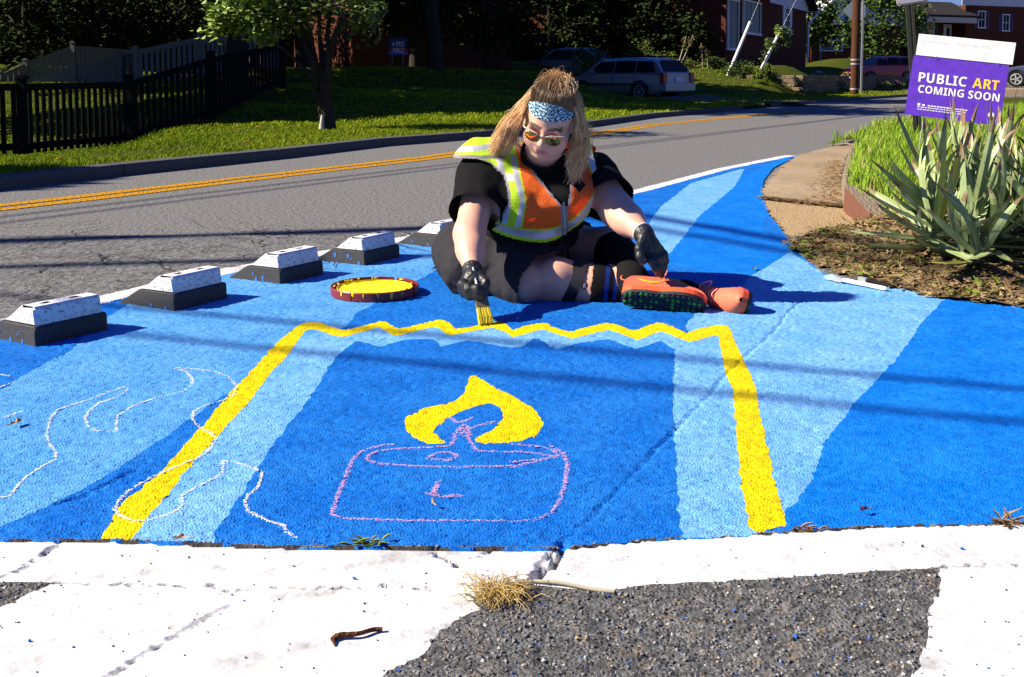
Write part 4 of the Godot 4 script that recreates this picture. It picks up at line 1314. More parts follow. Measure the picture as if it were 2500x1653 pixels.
func zip_x(y: float) -> float:
	return lerpf(0.183, 0.172, clampf((y - 0.20) / 0.13, 0, 1))

func along(t: float, pts: Array) -> float:             # piecewise line: pts are [key, value], keys rising
	if t <= pts[0][0]: return pts[0][1]
	for k in pts.size() - 1:
		if t < pts[k + 1][0]: return lerpf(pts[k][1], pts[k + 1][1], (t - pts[k][0]) / (pts[k + 1][0] - pts[k][0]))
	return pts[pts.size() - 1][1]

func vest_zone(p: Vector3, n: Vector3):
	# which cloth of the vest lies here, in the person's own left-right (x) and height (y)
	var back := p.z < -3.80
	var x := p.x; var y := p.y
	var hem := 0.193 + (1.1 if x < 0.11 else 4.6) * (x - 0.11) * (x - 0.11)
	if y < hem: return -1
	if not back:
		var vl := along(y, [[0.20, 0.165], [0.323, 0.168], [0.36, 0.135], [0.42, 0.085], [0.516, 0.024], [0.56, 0.02]])
		var vr := along(y, [[0.20, 0.196], [0.323, 0.186], [0.42, 0.197], [0.502, 0.207], [0.56, 0.21]])
		if y > 0.325 and x > vl and x < vr: return -1
		var al := along(y, [[0.20, -0.075], [0.25, -0.060], [0.29, -0.038], [0.33, -0.012], [0.37, -0.013], [0.42, -0.028], [0.462, -0.075], [0.476, -0.12]])
		if y < 0.476 and x < al: return -1
		if x > along(y, [[0.25, 0.235], [0.30, 0.262], [0.43, 0.292], [0.53, 0.27]]): return -1
		if y > 0.325 and (x > vl - 0.009 and x < vl or x < vr + 0.008 and x > vr): return "binding"
		if y <= 0.335 and absf(x - zip_x(y)) < 0.012: return "binding"
		if y < 0.476 and y > 0.27 and x < al + 0.008: return "binding"
		if y >= 0.476 and y < 0.487 and x < -0.02: return "binding"
	else:
		if x < -0.20 or x > 0.30 or (y < 0.45 and (x < -0.16)): return -1
	# hem: lime edge, tape, lime edge
	if y < hem + 0.011: return "lime_panel"
	if y < hem + 0.040: return "reflective_tape"
	if y < hem + 0.047: return "lime_panel"
	if back: return "orange_panel"
	# black patch
	var e := Vector2(x - 0.226, y - 0.392)
	if absf(e.x) * 1.15 + absf(e.y) < 0.024: return "dark_patch"
	# band over the person's right shoulder
	var bl := along(y, [[0.22, 0.028], [0.337, 0.050], [0.406, 0.035], [0.53, 0.008]])
	if x < bl:
		var s := bl - x
		if y > 0.487:
			if absf(y - 0.512 - 0.1 * (x + 0.1)) < 0.009 and x < -0.015: return "reflective_tape"
			if s > 0.022 and s < 0.052 : return "reflective_tape"
			return "lime_panel"
		if s < 0.006: return "lime_panel"
		if s < 0.024: return "reflective_tape"
		if s < 0.052:
			if y > 0.405 and y < 0.428: return "reflective_tape"
			return "lime_panel"
		if s < 0.074: return "reflective_tape"
		return "lime_panel"
	# band over the other shoulder
	var br := along(y, [[0.25, 0.30], [0.40, 0.284], [0.46, 0.258], [0.53, 0.232]])
	if x > br:
		var s2 := x - br
		if s2 < 0.005: return "lime_panel"
		if s2 < 0.030: return "reflective_tape" if y > 0.40 else "lime_panel"
		return "lime_panel"
	return "orange_panel"

func disc(mb: MB, c: Vector3, b: Basis, rx: float, ry: float, n: int) -> void:
	var nn := b.z
	var i0 := mb.vert(c, nn)
	for k in n: mb.vert(c + b * Vector3(cos(TAU * k / n) * rx, sin(TAU * k / n) * ry, 0), nn)
	for k in n:
		for q in [i0, i0 + 1 + (k + 1) % n, i0 + 1 + k]: mb.idx.append(q)

func torus(mb: MB, c: Vector3, b: Basis, R: float, r: float) -> void:
	var pts := PackedVector3Array()
	for k in 25: pts.append(c + b * Vector3(cos(TAU * k / 24.0) * R, sin(TAU * k / 24.0) * R, 0))
	mb.tube(pts, PackedFloat32Array([r]), 6, false)

# ---------------------------------------------------------------- shoe: outsole with lugs, midsole, upper, laces, side mark
func shoe(who: Node, base: Vector3, heel: Vector3, fwd: Vector3, up: Vector3, label: String) -> void:
	var side := fwd.cross(up).normalized()
	var P := func(s: float, x: float, h: float) -> Vector3: return heel + fwd * s * 0.272 + side * x + up * h - base
	var root := Node3D.new()
	root.name = "shoe"
	who.add_child(root, true)
	root.set_meta("label", "coral " + label)
	var wid := func(s: float) -> float: return along(s, [[0.0, 0.012], [0.03, 0.024], [0.10, 0.034], [0.25, 0.036], [0.45, 0.034], [0.62, 0.043], [0.75, 0.047], [0.86, 0.042], [0.94, 0.031], [0.98, 0.02], [1.0, 0.008]])
	var bend := func(s: float) -> float: return 0.010 * sin(s * PI) - 0.004
	var rock := func(s: float) -> float: return 0.016 * pow(maxf(s - 0.72, 0) / 0.28, 2.0) + 0.006 * pow(maxf(0.12 - s, 0) / 0.12, 2.0)
	var N := 26
	var layer := func(h0: float, h1: float, g0: float, g1: float, tint: bool) -> MB:
		var mb := MB.new()
		var nz := noise(26.0, FastNoiseLite.TYPE_SIMPLEX_SMOOTH, 2, 8)
		for k in N:
			var q := [[], []]
			for j in 2:
				var s := float(k + j) / N
				var w: float = wid.call(s); var b: float = bend.call(s); var r: float = rock.call(s)
				q[j] = [P.call(s, b - w * g0, h0 + r), P.call(s, b - w * g1, h1 + r), P.call(s, b + w * g1, h1 + r), P.call(s, b + w * g0, h0 + r), s]
			if tint:
				var gq := nz.get_noise_2d(q[0][4] * 7.0, 1.0)
				mb.col = Color(0.014, 0.015, 0.017)
			for j in 4:
				var a: Vector3 = q[0][j]; var b2: Vector3 = q[0][(j + 1) % 4]; var c: Vector3 = q[1][(j + 1) % 4]; var d: Vector3 = q[1][j]
				mb.quad(a, d, c, b2)
		for e in [0.0, 1.0]:
			var w: float = wid.call(e); var b: float = bend.call(e); var r: float = rock.call(e)
			mb.quad(P.call(e, b - w * g0, h0 + r), P.call(e, b - w * g1, h1 + r), P.call(e, b + w * g1, h1 + r), P.call(e, b + w * g0, h0 + r))
		return mb
	var out: MB = layer.call(0.0, 0.010, 0.93, 1.0, true)
	var paint := noise(30.0, FastNoiseLite.TYPE_SIMPLEX_SMOOTH, 2, 18)
	for i in 15:
		for j in 5:
			var s := 0.05 + i * 0.062
			var w: float = wid.call(s)
			var x: float = bend.call(s) + (j - 2) * 0.36 * w
			if s > 0.36 and s < 0.52 and absi(j - 2) < 2 and j != 2: continue
			var gp2 := paint.get_noise_2d(s * 0.27, x * 1.6)
			out.col = Color(0.02, 0.021, 0.024) if gp2 < 0.12 else Color(0.012, 0.13, 0.018).lerp(Color(0.05, 0.30, 0.03), rng.randf())
			var ctr: Vector3 = P.call(s, x, -0.0022 + float(rock.call(s)))
			var b := Basis(fwd, up, side) * Basis(Vector3.UP, 0.5 if j % 2 == 0 else -0.5)
			out.box(ctr, Vector3(0.0085, 0.0055, w * 0.26), b)
	put(out.mesh(), "outsole", M.sole, root)
	put((layer.call(0.010, 0.030, 1.02, 1.04, false) as MB).mesh(), "midsole", M.midsole, root)
	# upper: arched sections from heel to toe
	var top := func(s: float) -> float: return along(s, [[0.0, 0.055], [0.06, 0.080], [0.16, 0.082], [0.30, 0.080], [0.42, 0.082], [0.55, 0.072], [0.70, 0.054], [0.85, 0.042], [0.95, 0.030], [1.0, 0.012]])
	var upm := MB.new()
	var SEG := 12
	for k in N + 1:
		var s := float(k) / N
		var w: float = float(wid.call(s)) * 0.97; var t: float = top.call(s); var b: float = bend.call(s); var r: float = rock.call(s)
		for j in SEG + 1:
			var a := PI * j / SEG
			var x := -cos(a) * w * (0.82 + 0.18 * absf(cos(a)))
			var h := 0.028 + r + (t) * pow(sin(a), 0.75)
			upm.vert(P.call(s, b + x, h), (side * -cos(a) + up * sin(a)).normalized())
	for k in N:
		for j in SEG:
			var i := k * (SEG + 1) + j
			if k > 1 and k < 9 and j > 3 and j < 8: continue       # the opening for the foot
			for q in [i, i + 1, i + SEG + 2, i, i + SEG + 2, i + SEG + 1]: upm.idx.append(q)
	put(upm.mesh(), "upper", M.shoe_upper, root)
	var lace := MB.new()
	for k in 5:
		var s := 0.40 + k * 0.05
		var t: float = float(top.call(s)) + 0.029
		lace.tube(curve_pts([P.call(s, -0.022, t - 0.012), P.call(s + 0.01, 0.0, t + 0.004), P.call(s + 0.02, 0.024, t - 0.012)], 4), PackedFloat32Array([0.0028]), 5)
	lace.tube(curve_pts([P.call(0.42, 0.0, 0.112), P.call(0.44, 0.022, 0.135), P.call(0.50, 0.04, 0.118), P.call(0.47, 0.02, 0.105)], 5), PackedFloat32Array([0.0024]), 5)
	lace.tube(curve_pts([P.call(0.42, 0.0, 0.112), P.call(0.45, -0.02, 0.128), P.call(0.52, -0.042, 0.10), P.call(0.47, -0.02, 0.10)], 5), PackedFloat32Array([0.0024]), 5)
	put(lace.mesh(), "laces", M.lace, root)
	for sd in [-1.0, 1.0]:
		var mark := MB.new()
		var pts := []
		for e in [[0.17, 0.066, 0.0015], [0.24, 0.054, 0.004], [0.33, 0.050, 0.005], [0.42, 0.056, 0.004], [0.50, 0.070, 0.001]]:
			var b: float = bend.call(e[0])
			var hh: float = e[1]
			var a := asin(clampf(pow((hh - 0.028) / float(top.call(e[0])), 1.0 / 0.75), 0, 1))
			pts.append([P.call(e[0], b + sd * (float(wid.call(e[0])) * 0.97 * cos(a) * (0.82 + 0.18 * cos(a)) + 0.0022), hh), e[2]])
		for k in pts.size() - 1:
			var u1: Vector3 = up * pts[k][1]; var u2: Vector3 = up * pts[k + 1][1]
			mark.quad(pts[k][0] - u1, pts[k][0] + u1, pts[k + 1][0] + u2, pts[k + 1][0] - u2)
		put(mark.mesh(), "side_mark", M.shoe_mark, root)
	var tab := MB.new()
	torus(tab, P.call(0.0, 0.0, 0.10), Basis(fwd, up, side), 0.012, 0.003)
	put(tab.mesh(), "heel_loop", M.shoe_upper, root)

# ---------------------------------------------------------------- gloves
func finger(P: Array, pts: Array, r0: float, r1: float) -> void:
	for k in pts.size() - 1:
		P.append(cap(pts[k], pts[k + 1], lerpf(r0, r1, float(k) / (pts.size() - 1)), lerpf(r0, r1, float(k + 1) / (pts.size() - 1))))

func glove_right(who: Node, base: Vector3, wri: Vector3, elb: Vector3) -> void:
	# fist closed round the brush handle, which runs from above the hand down to the bristles
	var kn := at(1152, 706, 3.255)
	var P := []
	P.append(cap(wri.lerp(elb, 0.10), wri, 0.031, 0.030))
	P.append(ell(at(1156, 688, 3.285), Vector3(0.037, 0.040, 0.030), Basis(Vector3.BACK, 0.12)))
	for k in 4:
		var t := k / 3.0
		var a := at(1128 + 6 * t, 694 + 22 * t, 3.262)
		finger(P, [at(1140, 684 + 14 * t, 3.29), a, at(1142 + 4 * t, 702 + 20 * t, 3.222 + 0.004 * t), at(1164 + 5 * t, 704 + 20 * t, 3.214), at(1177 + 5 * t, 706 + 18 * t, 3.235)], 0.0125, 0.0092)
	finger(P, [at(1176, 676, 3.275), at(1186, 690, 3.25), at(1182, 708, 3.232), at(1174, 722, 3.222)], 0.0125, 0.0095)
	var gx := {}
	split(net(P, 0.0034, 0.010, 0.0015, noise(60.0, FastNoiseLite.TYPE_SIMPLEX_SMOOTH, 2, 5), 0.0016), func(_p: Vector3, _n: Vector3): return "glove", gx)
	for k in gx: put(shift(gx[k], base), k, M.glove, who)

func glove_left(who: Node, base: Vector3, wri: Vector3, elb: Vector3) -> void:
	# relaxed hand hanging from the wrist, fingers together and pointing down
	var P := []
	P.append(cap(wri.lerp(elb, 0.02), wri, 0.031, 0.029))
	P.append(cap(wri, at(1586, 606, 3.405), 0.029, 0.026))
	P.append(ell(at(1590, 606, 3.41), Vector3(0.033, 0.044, 0.021), Basis(Vector3.BACK, 0.30) * Basis(Vector3.UP, 0.35)))
	finger(P, [at(1574, 612, 3.395), at(1590, 636, 3.375), at(1601, 655, 3.372), at(1606, 668, 3.385)], 0.0125, 0.0088)
	finger(P, [at(1588, 612, 3.40), at(1604, 634, 3.385), at(1613, 657, 3.385), at(1615, 672, 3.40)], 0.0125, 0.0088)
	finger(P, [at(1600, 608, 3.415), at(1615, 628, 3.405), at(1620, 650, 3.41), at(1618, 665, 3.425)], 0.0120, 0.0085)
	finger(P, [at(1608, 602, 3.43), at(1622, 620, 3.43), at(1625, 636, 3.435), at(1622, 648, 3.445)], 0.0105, 0.0078)
	finger(P, [at(1568, 588, 3.395), at(1561, 608, 3.372), at(1563, 626, 3.362), at(1569, 640, 3.365)], 0.0145, 0.0098)
	var gx := {}
	split(net(P, 0.0034, 0.009, 0.0015, noise(60.0, FastNoiseLite.TYPE_SIMPLEX_SMOOTH, 2, 6), 0.0018), func(_p: Vector3, _n: Vector3): return "glove", gx)
	for k in gx: put(shift(gx[k], base), k, M.glove, who)

# ---------------------------------------------------------------- head: headband, sunglasses, hair
func head_things(who: Node, base: Vector3, hc: Vector3, HB: Basis) -> void:
	var hd := func(x: float, y: float, z: float) -> Vector3: return hc + HB * Vector3(x, y, z) - base
	# printed headband, wrapped round the brow and rising at the back
	var mb := MB.new()
	var n := 48
	for j in 5:
		for k in n + 1:
			var a := TAU * k / n
			var y := 0.046 + j * 0.0135 + 0.012 * cos(a)
			y = lerpf(y, y + 0.0, 0.0)
			var yy := clampf((y - 0.032) / 0.092, -0.98, 0.98)
			var r := sqrt(1.0 - yy * yy)
			var bulge := 0.0045 + 0.0022 * sin(PI * j / 4.0) + 0.001 * sin(a * 9.0 + j)
			mb.vert(hd.call(sin(a) * (0.076 * r + bulge), y, -0.018 + cos(a) * (0.095 * r + bulge)), HB * Vector3(sin(a), 0.35, cos(a)).normalized(), Vector2(k * 4.0 / n, j * 0.25))
			if j > 0 and k > 0:
				var i := mb.v.size() - 1
				for q in [i, i - 1, i - n - 2, i, i - n - 2, i - n - 1]: mb.idx.append(q)
	put(mb.mesh(), "headband", M.headband, who)
	# sunglasses
	var gl := Node3D.new()
	gl.name = "sunglasses"
	who.add_child(gl)
	gl.set_meta("label", "clear browline sunglasses with orange mirrored lenses")
	for sd in [-1.0, 1.0]:
		var lens := MB.new()
		var rim := MB.new()
		var rp := PackedVector3Array()
		var m := 28
		var c := Vector3(sd * 0.0335, -0.004, 0.0905)
		var fn := HB * Vector3(sd * 0.16, -0.08, 1).normalized()
		var i0 := lens.vert(hd.call(c.x, c.y, c.z + 0.002), fn)
		for k in m:
			var a := TAU * k / m
			var ex := cos(a) * 0.0255; var ey := sin(a) * (0.0195 if sin(a) < 0 else 0.0165)
			var pz := c.z - absf(ex * sd - 0.0 + 0.0) * 0.0 - maxf(ex * sd, 0.0) * 0.25
			lens.vert(hd.call(c.x + ex, c.y + ey, pz), (fn + HB * Vector3(ex, ey, 0) * 9.0).normalized())
			rp.append(hd.call(c.x + ex * 1.03, c.y + ey * 1.03, pz))
		for k in m:
			for q in [i0, i0 + 1 + (k + 1) % m, i0 + 1 + k]: lens.idx.append(q)
		put(lens.mesh(), "lens", M.lens, gl)
		rp.append(rp[0])
		rim.tube(rp, PackedFloat32Array([0.0013]), 5, false)
		put(rim.mesh(), "rim", M.rim_gold, gl)
		var brow := MB.new()
		brow.tube(curve_pts([hd.call(sd * 0.009, 0.008, 0.095), hd.call(sd * 0.025, 0.0155, 0.094), hd.call(sd * 0.045, 0.0155, 0.0885), hd.call(sd * 0.066, 0.014, 0.077), hd.call(sd * 0.072, 0.008, 0.06)], 5), PackedFloat32Array([0.0016, 0.0018, 0.002, 0.0022, 0.0024, 0.0026, 0.0028, 0.003]), 6)
		put(brow.mesh(), "brow_bar", M.clear_frame, gl)
		var tmp := MB.new()
		tmp.tube(PackedVector3Array([hd.call(sd * 0.072, 0.008, 0.06), hd.call(sd * 0.080, 0.004, 0.0), hd.call(sd * 0.079, -0.004, -0.03)]), PackedFloat32Array([0.003]), 6)
		put(tmp.mesh(), "temple", M.clear_frame, gl)
	var br := MB.new()
	br.tube(curve_pts([hd.call(-0.009, 0.007, 0.0945), hd.call(0, 0.010, 0.0965), hd.call(0.009, 0.007, 0.0945)], 4), PackedFloat32Array([0.0022]), 6)
	put(br.mesh(), "bridge", M.clear_frame, gl)
	# hair: scalp cap and many strands
	var capm := MB.new()
	var sph := []
	for j in 13:
		for k in 37:
			var a := TAU * k / 36.0
			var t := 0.02 + j * 0.155
			var v := Vector3(sin(t) * sin(a), cos(t), sin(t) * cos(a))
			capm.vert(hd.call(v.x * 0.081, 0.032 + v.y * 0.100, -0.020 + v.z * 0.098), HB * v)
			if j > 0 and k > 0:
				var i := capm.v.size() - 1
				var front := v.z > 0.45 and v.y < 0.72 or v.z > 0.05 and v.y < 0.30
				if not front:
					for q in [i, i - 37, i - 38, i, i - 38, i - 1]: capm.idx.append(q)
	var hair := Node3D.new()
	hair.name = "hair"
	who.add_child(hair)
	hair.set_meta("label", "loose shoulder-length blond hair with darker roots")
	put(capm.mesh(), "scalp_hair", M.hair_root, hair)
	var st := MB.new()
	var r := RandomNumberGenerator.new()
	r.seed = 99
	var w := func(u: float, v: float, d: float) -> Vector3: return at(u, v, d) - base
	for k in 6000:
		var kind := r.randf()
		var pts := []
		var jt := func(s: float) -> Vector3: return Vector3(r.randfn(), r.randfn(), r.randfn()) * s
		var th := 0.0010
		if kind < 0.40:
			# combed back from the hairline over the crown to the tie
			var a := r.randf_range(-1.5, 1.5)
			var lift := r.randf_range(0.004, 0.020)
			pts = [hd.call(sin(a) * 0.078, 0.096 - 0.03 * absf(sin(a)), -0.018 + cos(a) * 0.066 * (1.0 if absf(a) < 1.2 else 0.7)), hd.call(sin(a) * 0.070, 0.122 + lift * 0.4, 0.005 + cos(a) * 0.025), hd.call(sin(a) * 0.042, 0.128 + lift * 0.7, -0.03), hd.call(sin(a) * 0.016 + r.randfn() * 0.006, 0.116 + lift * 0.7, -0.085), hd.call(sin(a) * 0.03, 0.06, -0.125)]
		elif kind < 0.70:
			# falls on the image's left, over the person's right shoulder
			var t := r.randf()
			pts = [hd.call(-0.02 - 0.03 * t, 0.128 - 0.01 * t + r.randfn() * 0.004, -0.045 + r.randfn() * 0.02), hd.call(-0.070 - 0.012 * t, 0.085, -0.03 + r.randfn() * 0.015), hd.call(-0.088 - 0.014 * t, 0.02, -0.02 + r.randfn() * 0.016),
				w.call(1262 - 30 * t + r.randfn() * 5, 302 + r.randfn() * 4, 3.55 + r.randfn() * 0.03), w.call(1250 - 42 * t + r.randfn() * 7, 335 + 22 * r.randf(), 3.58 + r.randfn() * 0.025)]
			if r.randf() < 0.3: pts.append(w.call(1230 - 30 * t + r.randfn() * 8, 372 + r.randfn() * 8, 3.62))
		else:
			# falls on the image's right, in front of the other shoulder
			var t := r.randf()
			pts = [hd.call(0.02 + 0.03 * t, 0.128 - 0.012 * t + r.randfn() * 0.004, -0.045 + r.randfn() * 0.02), hd.call(0.074 + 0.010 * t, 0.080, -0.03 + r.randfn() * 0.015), hd.call(0.092 + 0.010 * t, 0.01, -0.015 + r.randfn() * 0.013),
				w.call(1404 + 26 * t + r.randfn() * 4, 322 + r.randfn() * 5, 3.54 + r.randfn() * 0.025), w.call(1400 + 32 * t + r.randfn() * 6, 362 + r.randfn() * 8, 3.53 + r.randfn() * 0.02)]
			if r.randf() < 0.75: pts.append(w.call(1394 + 26 * t + r.randfn() * 8, 395 + r.randfn() * 12, 3.53 + r.randfn() * 0.012))
			if r.randf() < 0.16: pts.append(w.call(1400 + r.randfn() * 9, 432 + r.randfn() * 8, 3.525))
		if r.randf() < 0.12:
			for q in range(2, pts.size()): pts[q] += jt.call(0.011)
		var cur := curve_pts(pts, 4)
		var tone := r.randf()
		var tip := Color(0.58, 0.36, 0.15).lerp(Color(0.85, 0.64, 0.36), tone)
		var rootc := Color(0.10, 0.055, 0.025).lerp(Color(0.42, 0.26, 0.12), r.randf() * r.randf() if kind < 0.4 else r.randf())
		var len := cur.size()
		var wd := r.randf_range(0.0004, 0.00095)
		var sdv := Vector3(r.randfn(), r.randfn() * 0.4, r.randfn()).normalized()
		for q in len:
			var d := (cur[mini(q + 1, len - 1)] - cur[maxi(q - 1, 0)]).normalized()
			var s := d.cross(Vector3(sdv.x, sdv.y, sdv.z + 1.2)).normalized()
			var ww := wd * (1.0 if q < len - 3 else (len - q) / 3.5)
			var m := clampf(float(q) / len * 2.4 - (0.75 if kind < 0.4 else -0.1), 0, 1)
			st.col = rootc.lerp(tip, m)
			var nn := s.cross(d)
			st.vert(cur[q] - s * ww, (nn - s * 0.7).normalized()); st.vert(cur[q] + s * ww, (nn + s * 0.7).normalized())
			if q > 0:
				var i := st.v.size() - 4
				for e in [i, i + 1, i + 3, i, i + 3, i + 2]: st.idx.append(e)
	var so := put(st.mesh(), "strands", M.hair, hair)
	so.set_meta("kind", "stuff")

func person_materials() -> void:
	var skin := mat("skin", lin(0.60, 0.36, 0.27), 0.5)
	skin.subsurf_scatter_enabled = true
	skin.subsurf_scatter_strength = 0.12
	tri_map(skin, ntex(noise(0.03, FastNoiseLite.TYPE_SIMPLEX_SMOOTH, 4, 40), [[0.0, Color(1.0, 0.90, 0.86)], [0.5, Color(1, 0.97, 0.95)], [1.0, Color(0.97, 0.97, 0.97)]], 256), 3.0, M.fine_n, 0.12)
	mat("lips", lin(0.45, 0.17, 0.15), 0.4)
	mat("eyebrow", lin(0.20, 0.12, 0.075), 0.8)
	var weave := ntex(noise(0.25, FastNoiseLite.TYPE_SIMPLEX_SMOOTH, 2, 41), [], 256, 5.0)
	var mesh_n := ntex(noise(0.11, FastNoiseLite.TYPE_CELLULAR, 1, 42), [], 256, 8.0)
	var mesh_c := ntex(noise(0.11, FastNoiseLite.TYPE_CELLULAR, 1, 42), [[0.0, g(0.62)], [0.25, g(0.86)], [0.5, g(1.0)], [1.0, g(1.0)]], 256)
	tri_map(mat("shirt", lin(0.008, 0.008, 0.0085), 0.95), null, 5.0, weave, 0.5)
	M.shirt.metallic_specular = 0.2
	tri_map(mat("shorts", lin(0.020, 0.019, 0.023), 0.85), null, 5.0, weave, 0.4)
	M.shorts.metallic_specular = 0.3
	tri_map(mat("sock", lin(0.010, 0.0095, 0.010), 0.95), null, 6.0, weave, 0.6)
	tri_map(mat("sock_stripe", lin(0.012, 0.03, 0.20), 0.95), null, 6.0, weave, 0.6)
	mat("strap", lin(0.010, 0.010, 0.011), 0.55)
	mat("badge_red", lin(0.4, 0.03, 0.04), 0.5)
	tri_map(mat("glove", lin(0.011, 0.012, 0.013), 0.42), null, 7.0, weave, 0.35)
	tri_map(mat("vest_orange_panel", lin(1.0, 0.15, 0.006), 0.75), mesh_c, 7.0, mesh_n, 0.18)
	tri_map(mat("vest_lime_panel", lin(0.52, 0.84, 0.012), 0.75), mesh_c, 7.0, mesh_n, 0.15)
	for k in ["vest_orange_panel", "vest_lime_panel"]: M[k].backlight_enabled = true
	M.vest_orange_panel.backlight = lin(0.45, 0.06, 0.003)
	M.vest_lime_panel.backlight = lin(0.25, 0.4, 0.006)
	tri_map(mat("vest_reflective_tape", lin(0.42, 0.43, 0.46), 0.38, 0.25), null, 5.0, weave, 0.15)
	tri_map(mat("vest_binding", lin(0.22, 0.20, 0.22), 0.85), null, 6.0, weave, 0.5)
	mat("vest_dark_patch", lin(0.010, 0.010, 0.011), 0.8)
	mat("zip", lin(0.25, 0.25, 0.27), 0.35, 0.7)
	mat("band_pale", lin(0.6, 0.55, 0.5), 0.6)
	vc(mat("sole", Color.WHITE, 0.7))
	mat("midsole", lin(0.80, 0.085, 0.02), 0.6)
	tri_map(mat("shoe_upper", lin(0.80, 0.16, 0.085), 0.75), mesh_c, 8.0, weave, 0.5)
	mat("lace", lin(0.75, 0.25, 0.20), 0.85)
	mat("shoe_mark", lin(0.85, 0.36, 0.015), 0.5)
	var pm := mat("headband", Color.WHITE, 0.85)
	var cn := noise(0.055, FastNoiseLite.TYPE_CELLULAR, 1, 43)
	pm.albedo_texture = ntex(cn, [[0.0, lin(0.008, 0.045, 0.085)], [0.36, lin(0.012, 0.07, 0.12)], [0.46, lin(0.30, 0.46, 0.56)], [0.62, lin(0.55, 0.66, 0.72)], [1.0, lin(0.62, 0.7, 0.74)]], 256)
	var ln := mat("lens", lin(0.85, 0.24, 0.01), 0.06, 0.95)
	ln.clearcoat_enabled = true
	mat("rim_gold", lin(0.55, 0.25, 0.05), 0.3, 0.8)
	mat("clear_frame", lin(0.42, 0.36, 0.33), 0.2)
	vc(mat("hair", Color.WHITE, 0.45)).backlight_enabled = true
	M.hair.backlight = lin(0.35, 0.22, 0.10)
	mat("hair_root", lin(0.13, 0.075, 0.035), 0.7)

# ================================================================ BACKGROUND
const ALONG := Vector3(0.466, 0.0, -0.885)      # direction of the road
const ACROSS := Vector3(0.885, 0.0, 0.466)      # from the houses towards the road

func leaves(mb: MB, c: Vector3, r: Vector3, n: int, size: float, dark: Color, light: Color, sd: int, clumps := 60, hollow := 0.35) -> void:
	var q := RandomNumberGenerator.new()
	q.seed = sd
	var cl := []
	for k in clumps:
		var d := Vector3(q.randfn(), q.randfn(), q.randfn()).normalized() * pow(q.randf_range(hollow, 1.0), 0.6)
		cl.append([c + d * r, q.randf_range(0.6, 1.3), q.randf()])
	var spread := (r.x + r.y + r.z) / 3.0 * 1.35 / pow(float(clumps), 0.36)
	for k in n:
		var m: Array = cl[q.randi() % clumps]
		var p: Vector3 = m[0] + Vector3(q.randfn(), q.randfn() * 0.8, q.randfn()) * spread * 0.45 * m[1]
		var ax := Vector3(q.randfn(), q.randfn() * 0.5 - 0.3, q.randfn()).normalized()
		var up := Vector3(q.randfn() * 0.5, 1.0, q.randfn() * 0.5)
		var sd2 := ax.cross(up).normalized()
		var s := size * q.randf_range(0.6, 1.3)
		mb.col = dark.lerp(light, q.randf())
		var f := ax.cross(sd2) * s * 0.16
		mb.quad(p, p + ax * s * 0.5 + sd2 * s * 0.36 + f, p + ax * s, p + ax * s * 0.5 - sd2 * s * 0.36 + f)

func limb(mb: MB, pts: Array, r0: float, r1: float, sides := 7) -> void:
	var c := curve_pts(pts, 4)
	var rad := PackedFloat32Array()
	for k in c.size(): rad.append(lerpf(r0, r1, float(k) / (c.size() - 1)))
	mb.tube(c, rad, sides)

func tree(called: String, label: String, foot: Vector3, height: float, r: Vector3, n: int, size: float, dark: Color, light: Color, sd: int, trunk_r: float, group := "", lift := 0.0, lm: Material = null) -> Node3D:
	var t := thing(called, label, "tree", foot, group)
	var q := RandomNumberGenerator.new()
	q.seed = sd
	var c := Vector3(0, height, 0)
	var tr := MB.new()
	var top := c + Vector3(0, r.y * 0.4, 0)
	limb(tr, [Vector3.ZERO, Vector3(q.randfn() * 0.1, height * 0.35, q.randfn() * 0.1), c * 0.8, top], trunk_r, trunk_r * 0.25, 9)
	for k in 7:
		var a := TAU * k / 7.0 + q.randf()
		var h := height * q.randf_range(0.35, 0.8)
		var e := c + Vector3(cos(a) * r.x, q.randf_range(-0.3, 0.5) * r.y, sin(a) * r.z) * 0.75
		limb(tr, [Vector3(0, h, 0), Vector3(0, h, 0).lerp(e, 0.5) + Vector3.UP * 0.2, e], trunk_r * 0.4, trunk_r * 0.08, 5)
	put(tr.mesh(), "trunk", M.bark, t)
	var cr := MB.new()
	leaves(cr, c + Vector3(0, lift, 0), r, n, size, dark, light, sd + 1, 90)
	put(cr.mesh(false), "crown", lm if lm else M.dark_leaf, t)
	return t

func bush(called: String, label: String, foot: Vector3, r: Vector3, n: int, size: float, dark: Color, light: Color, sd: int, cat := "shrub", group := "") -> Node3D:
	var t := thing(called, label, cat, foot, group)
	var q := RandomNumberGenerator.new()
	q.seed = sd
	var st := MB.new()
	for k in 6:
		var e := Vector3(q.randfn() * r.x * 0.4, r.y * q.randf_range(0.8, 1.6), q.randfn() * r.z * 0.4)
		st.tube(PackedVector3Array([Vector3.ZERO, e * 0.5 + Vector3(q.randfn(), 0, q.randfn()) * 0.03, e]), PackedFloat32Array([0.02 * r.y, 0.012 * r.y, 0.005]), 5)
	put(st.mesh(), "stem", M.bark, t)
	var mb := MB.new()
	leaves(mb, Vector3(0, r.y, 0), r, n, size, dark, light, sd, 40, 0.1)
	put(mb.mesh(), "foliage", M.dark_leaf, t)
	return t

func build_background() -> void:
	build_fences()
	build_trees()
	build_houses()
	build_cars()
	build_wall()
	build_poles()
	build_cables()

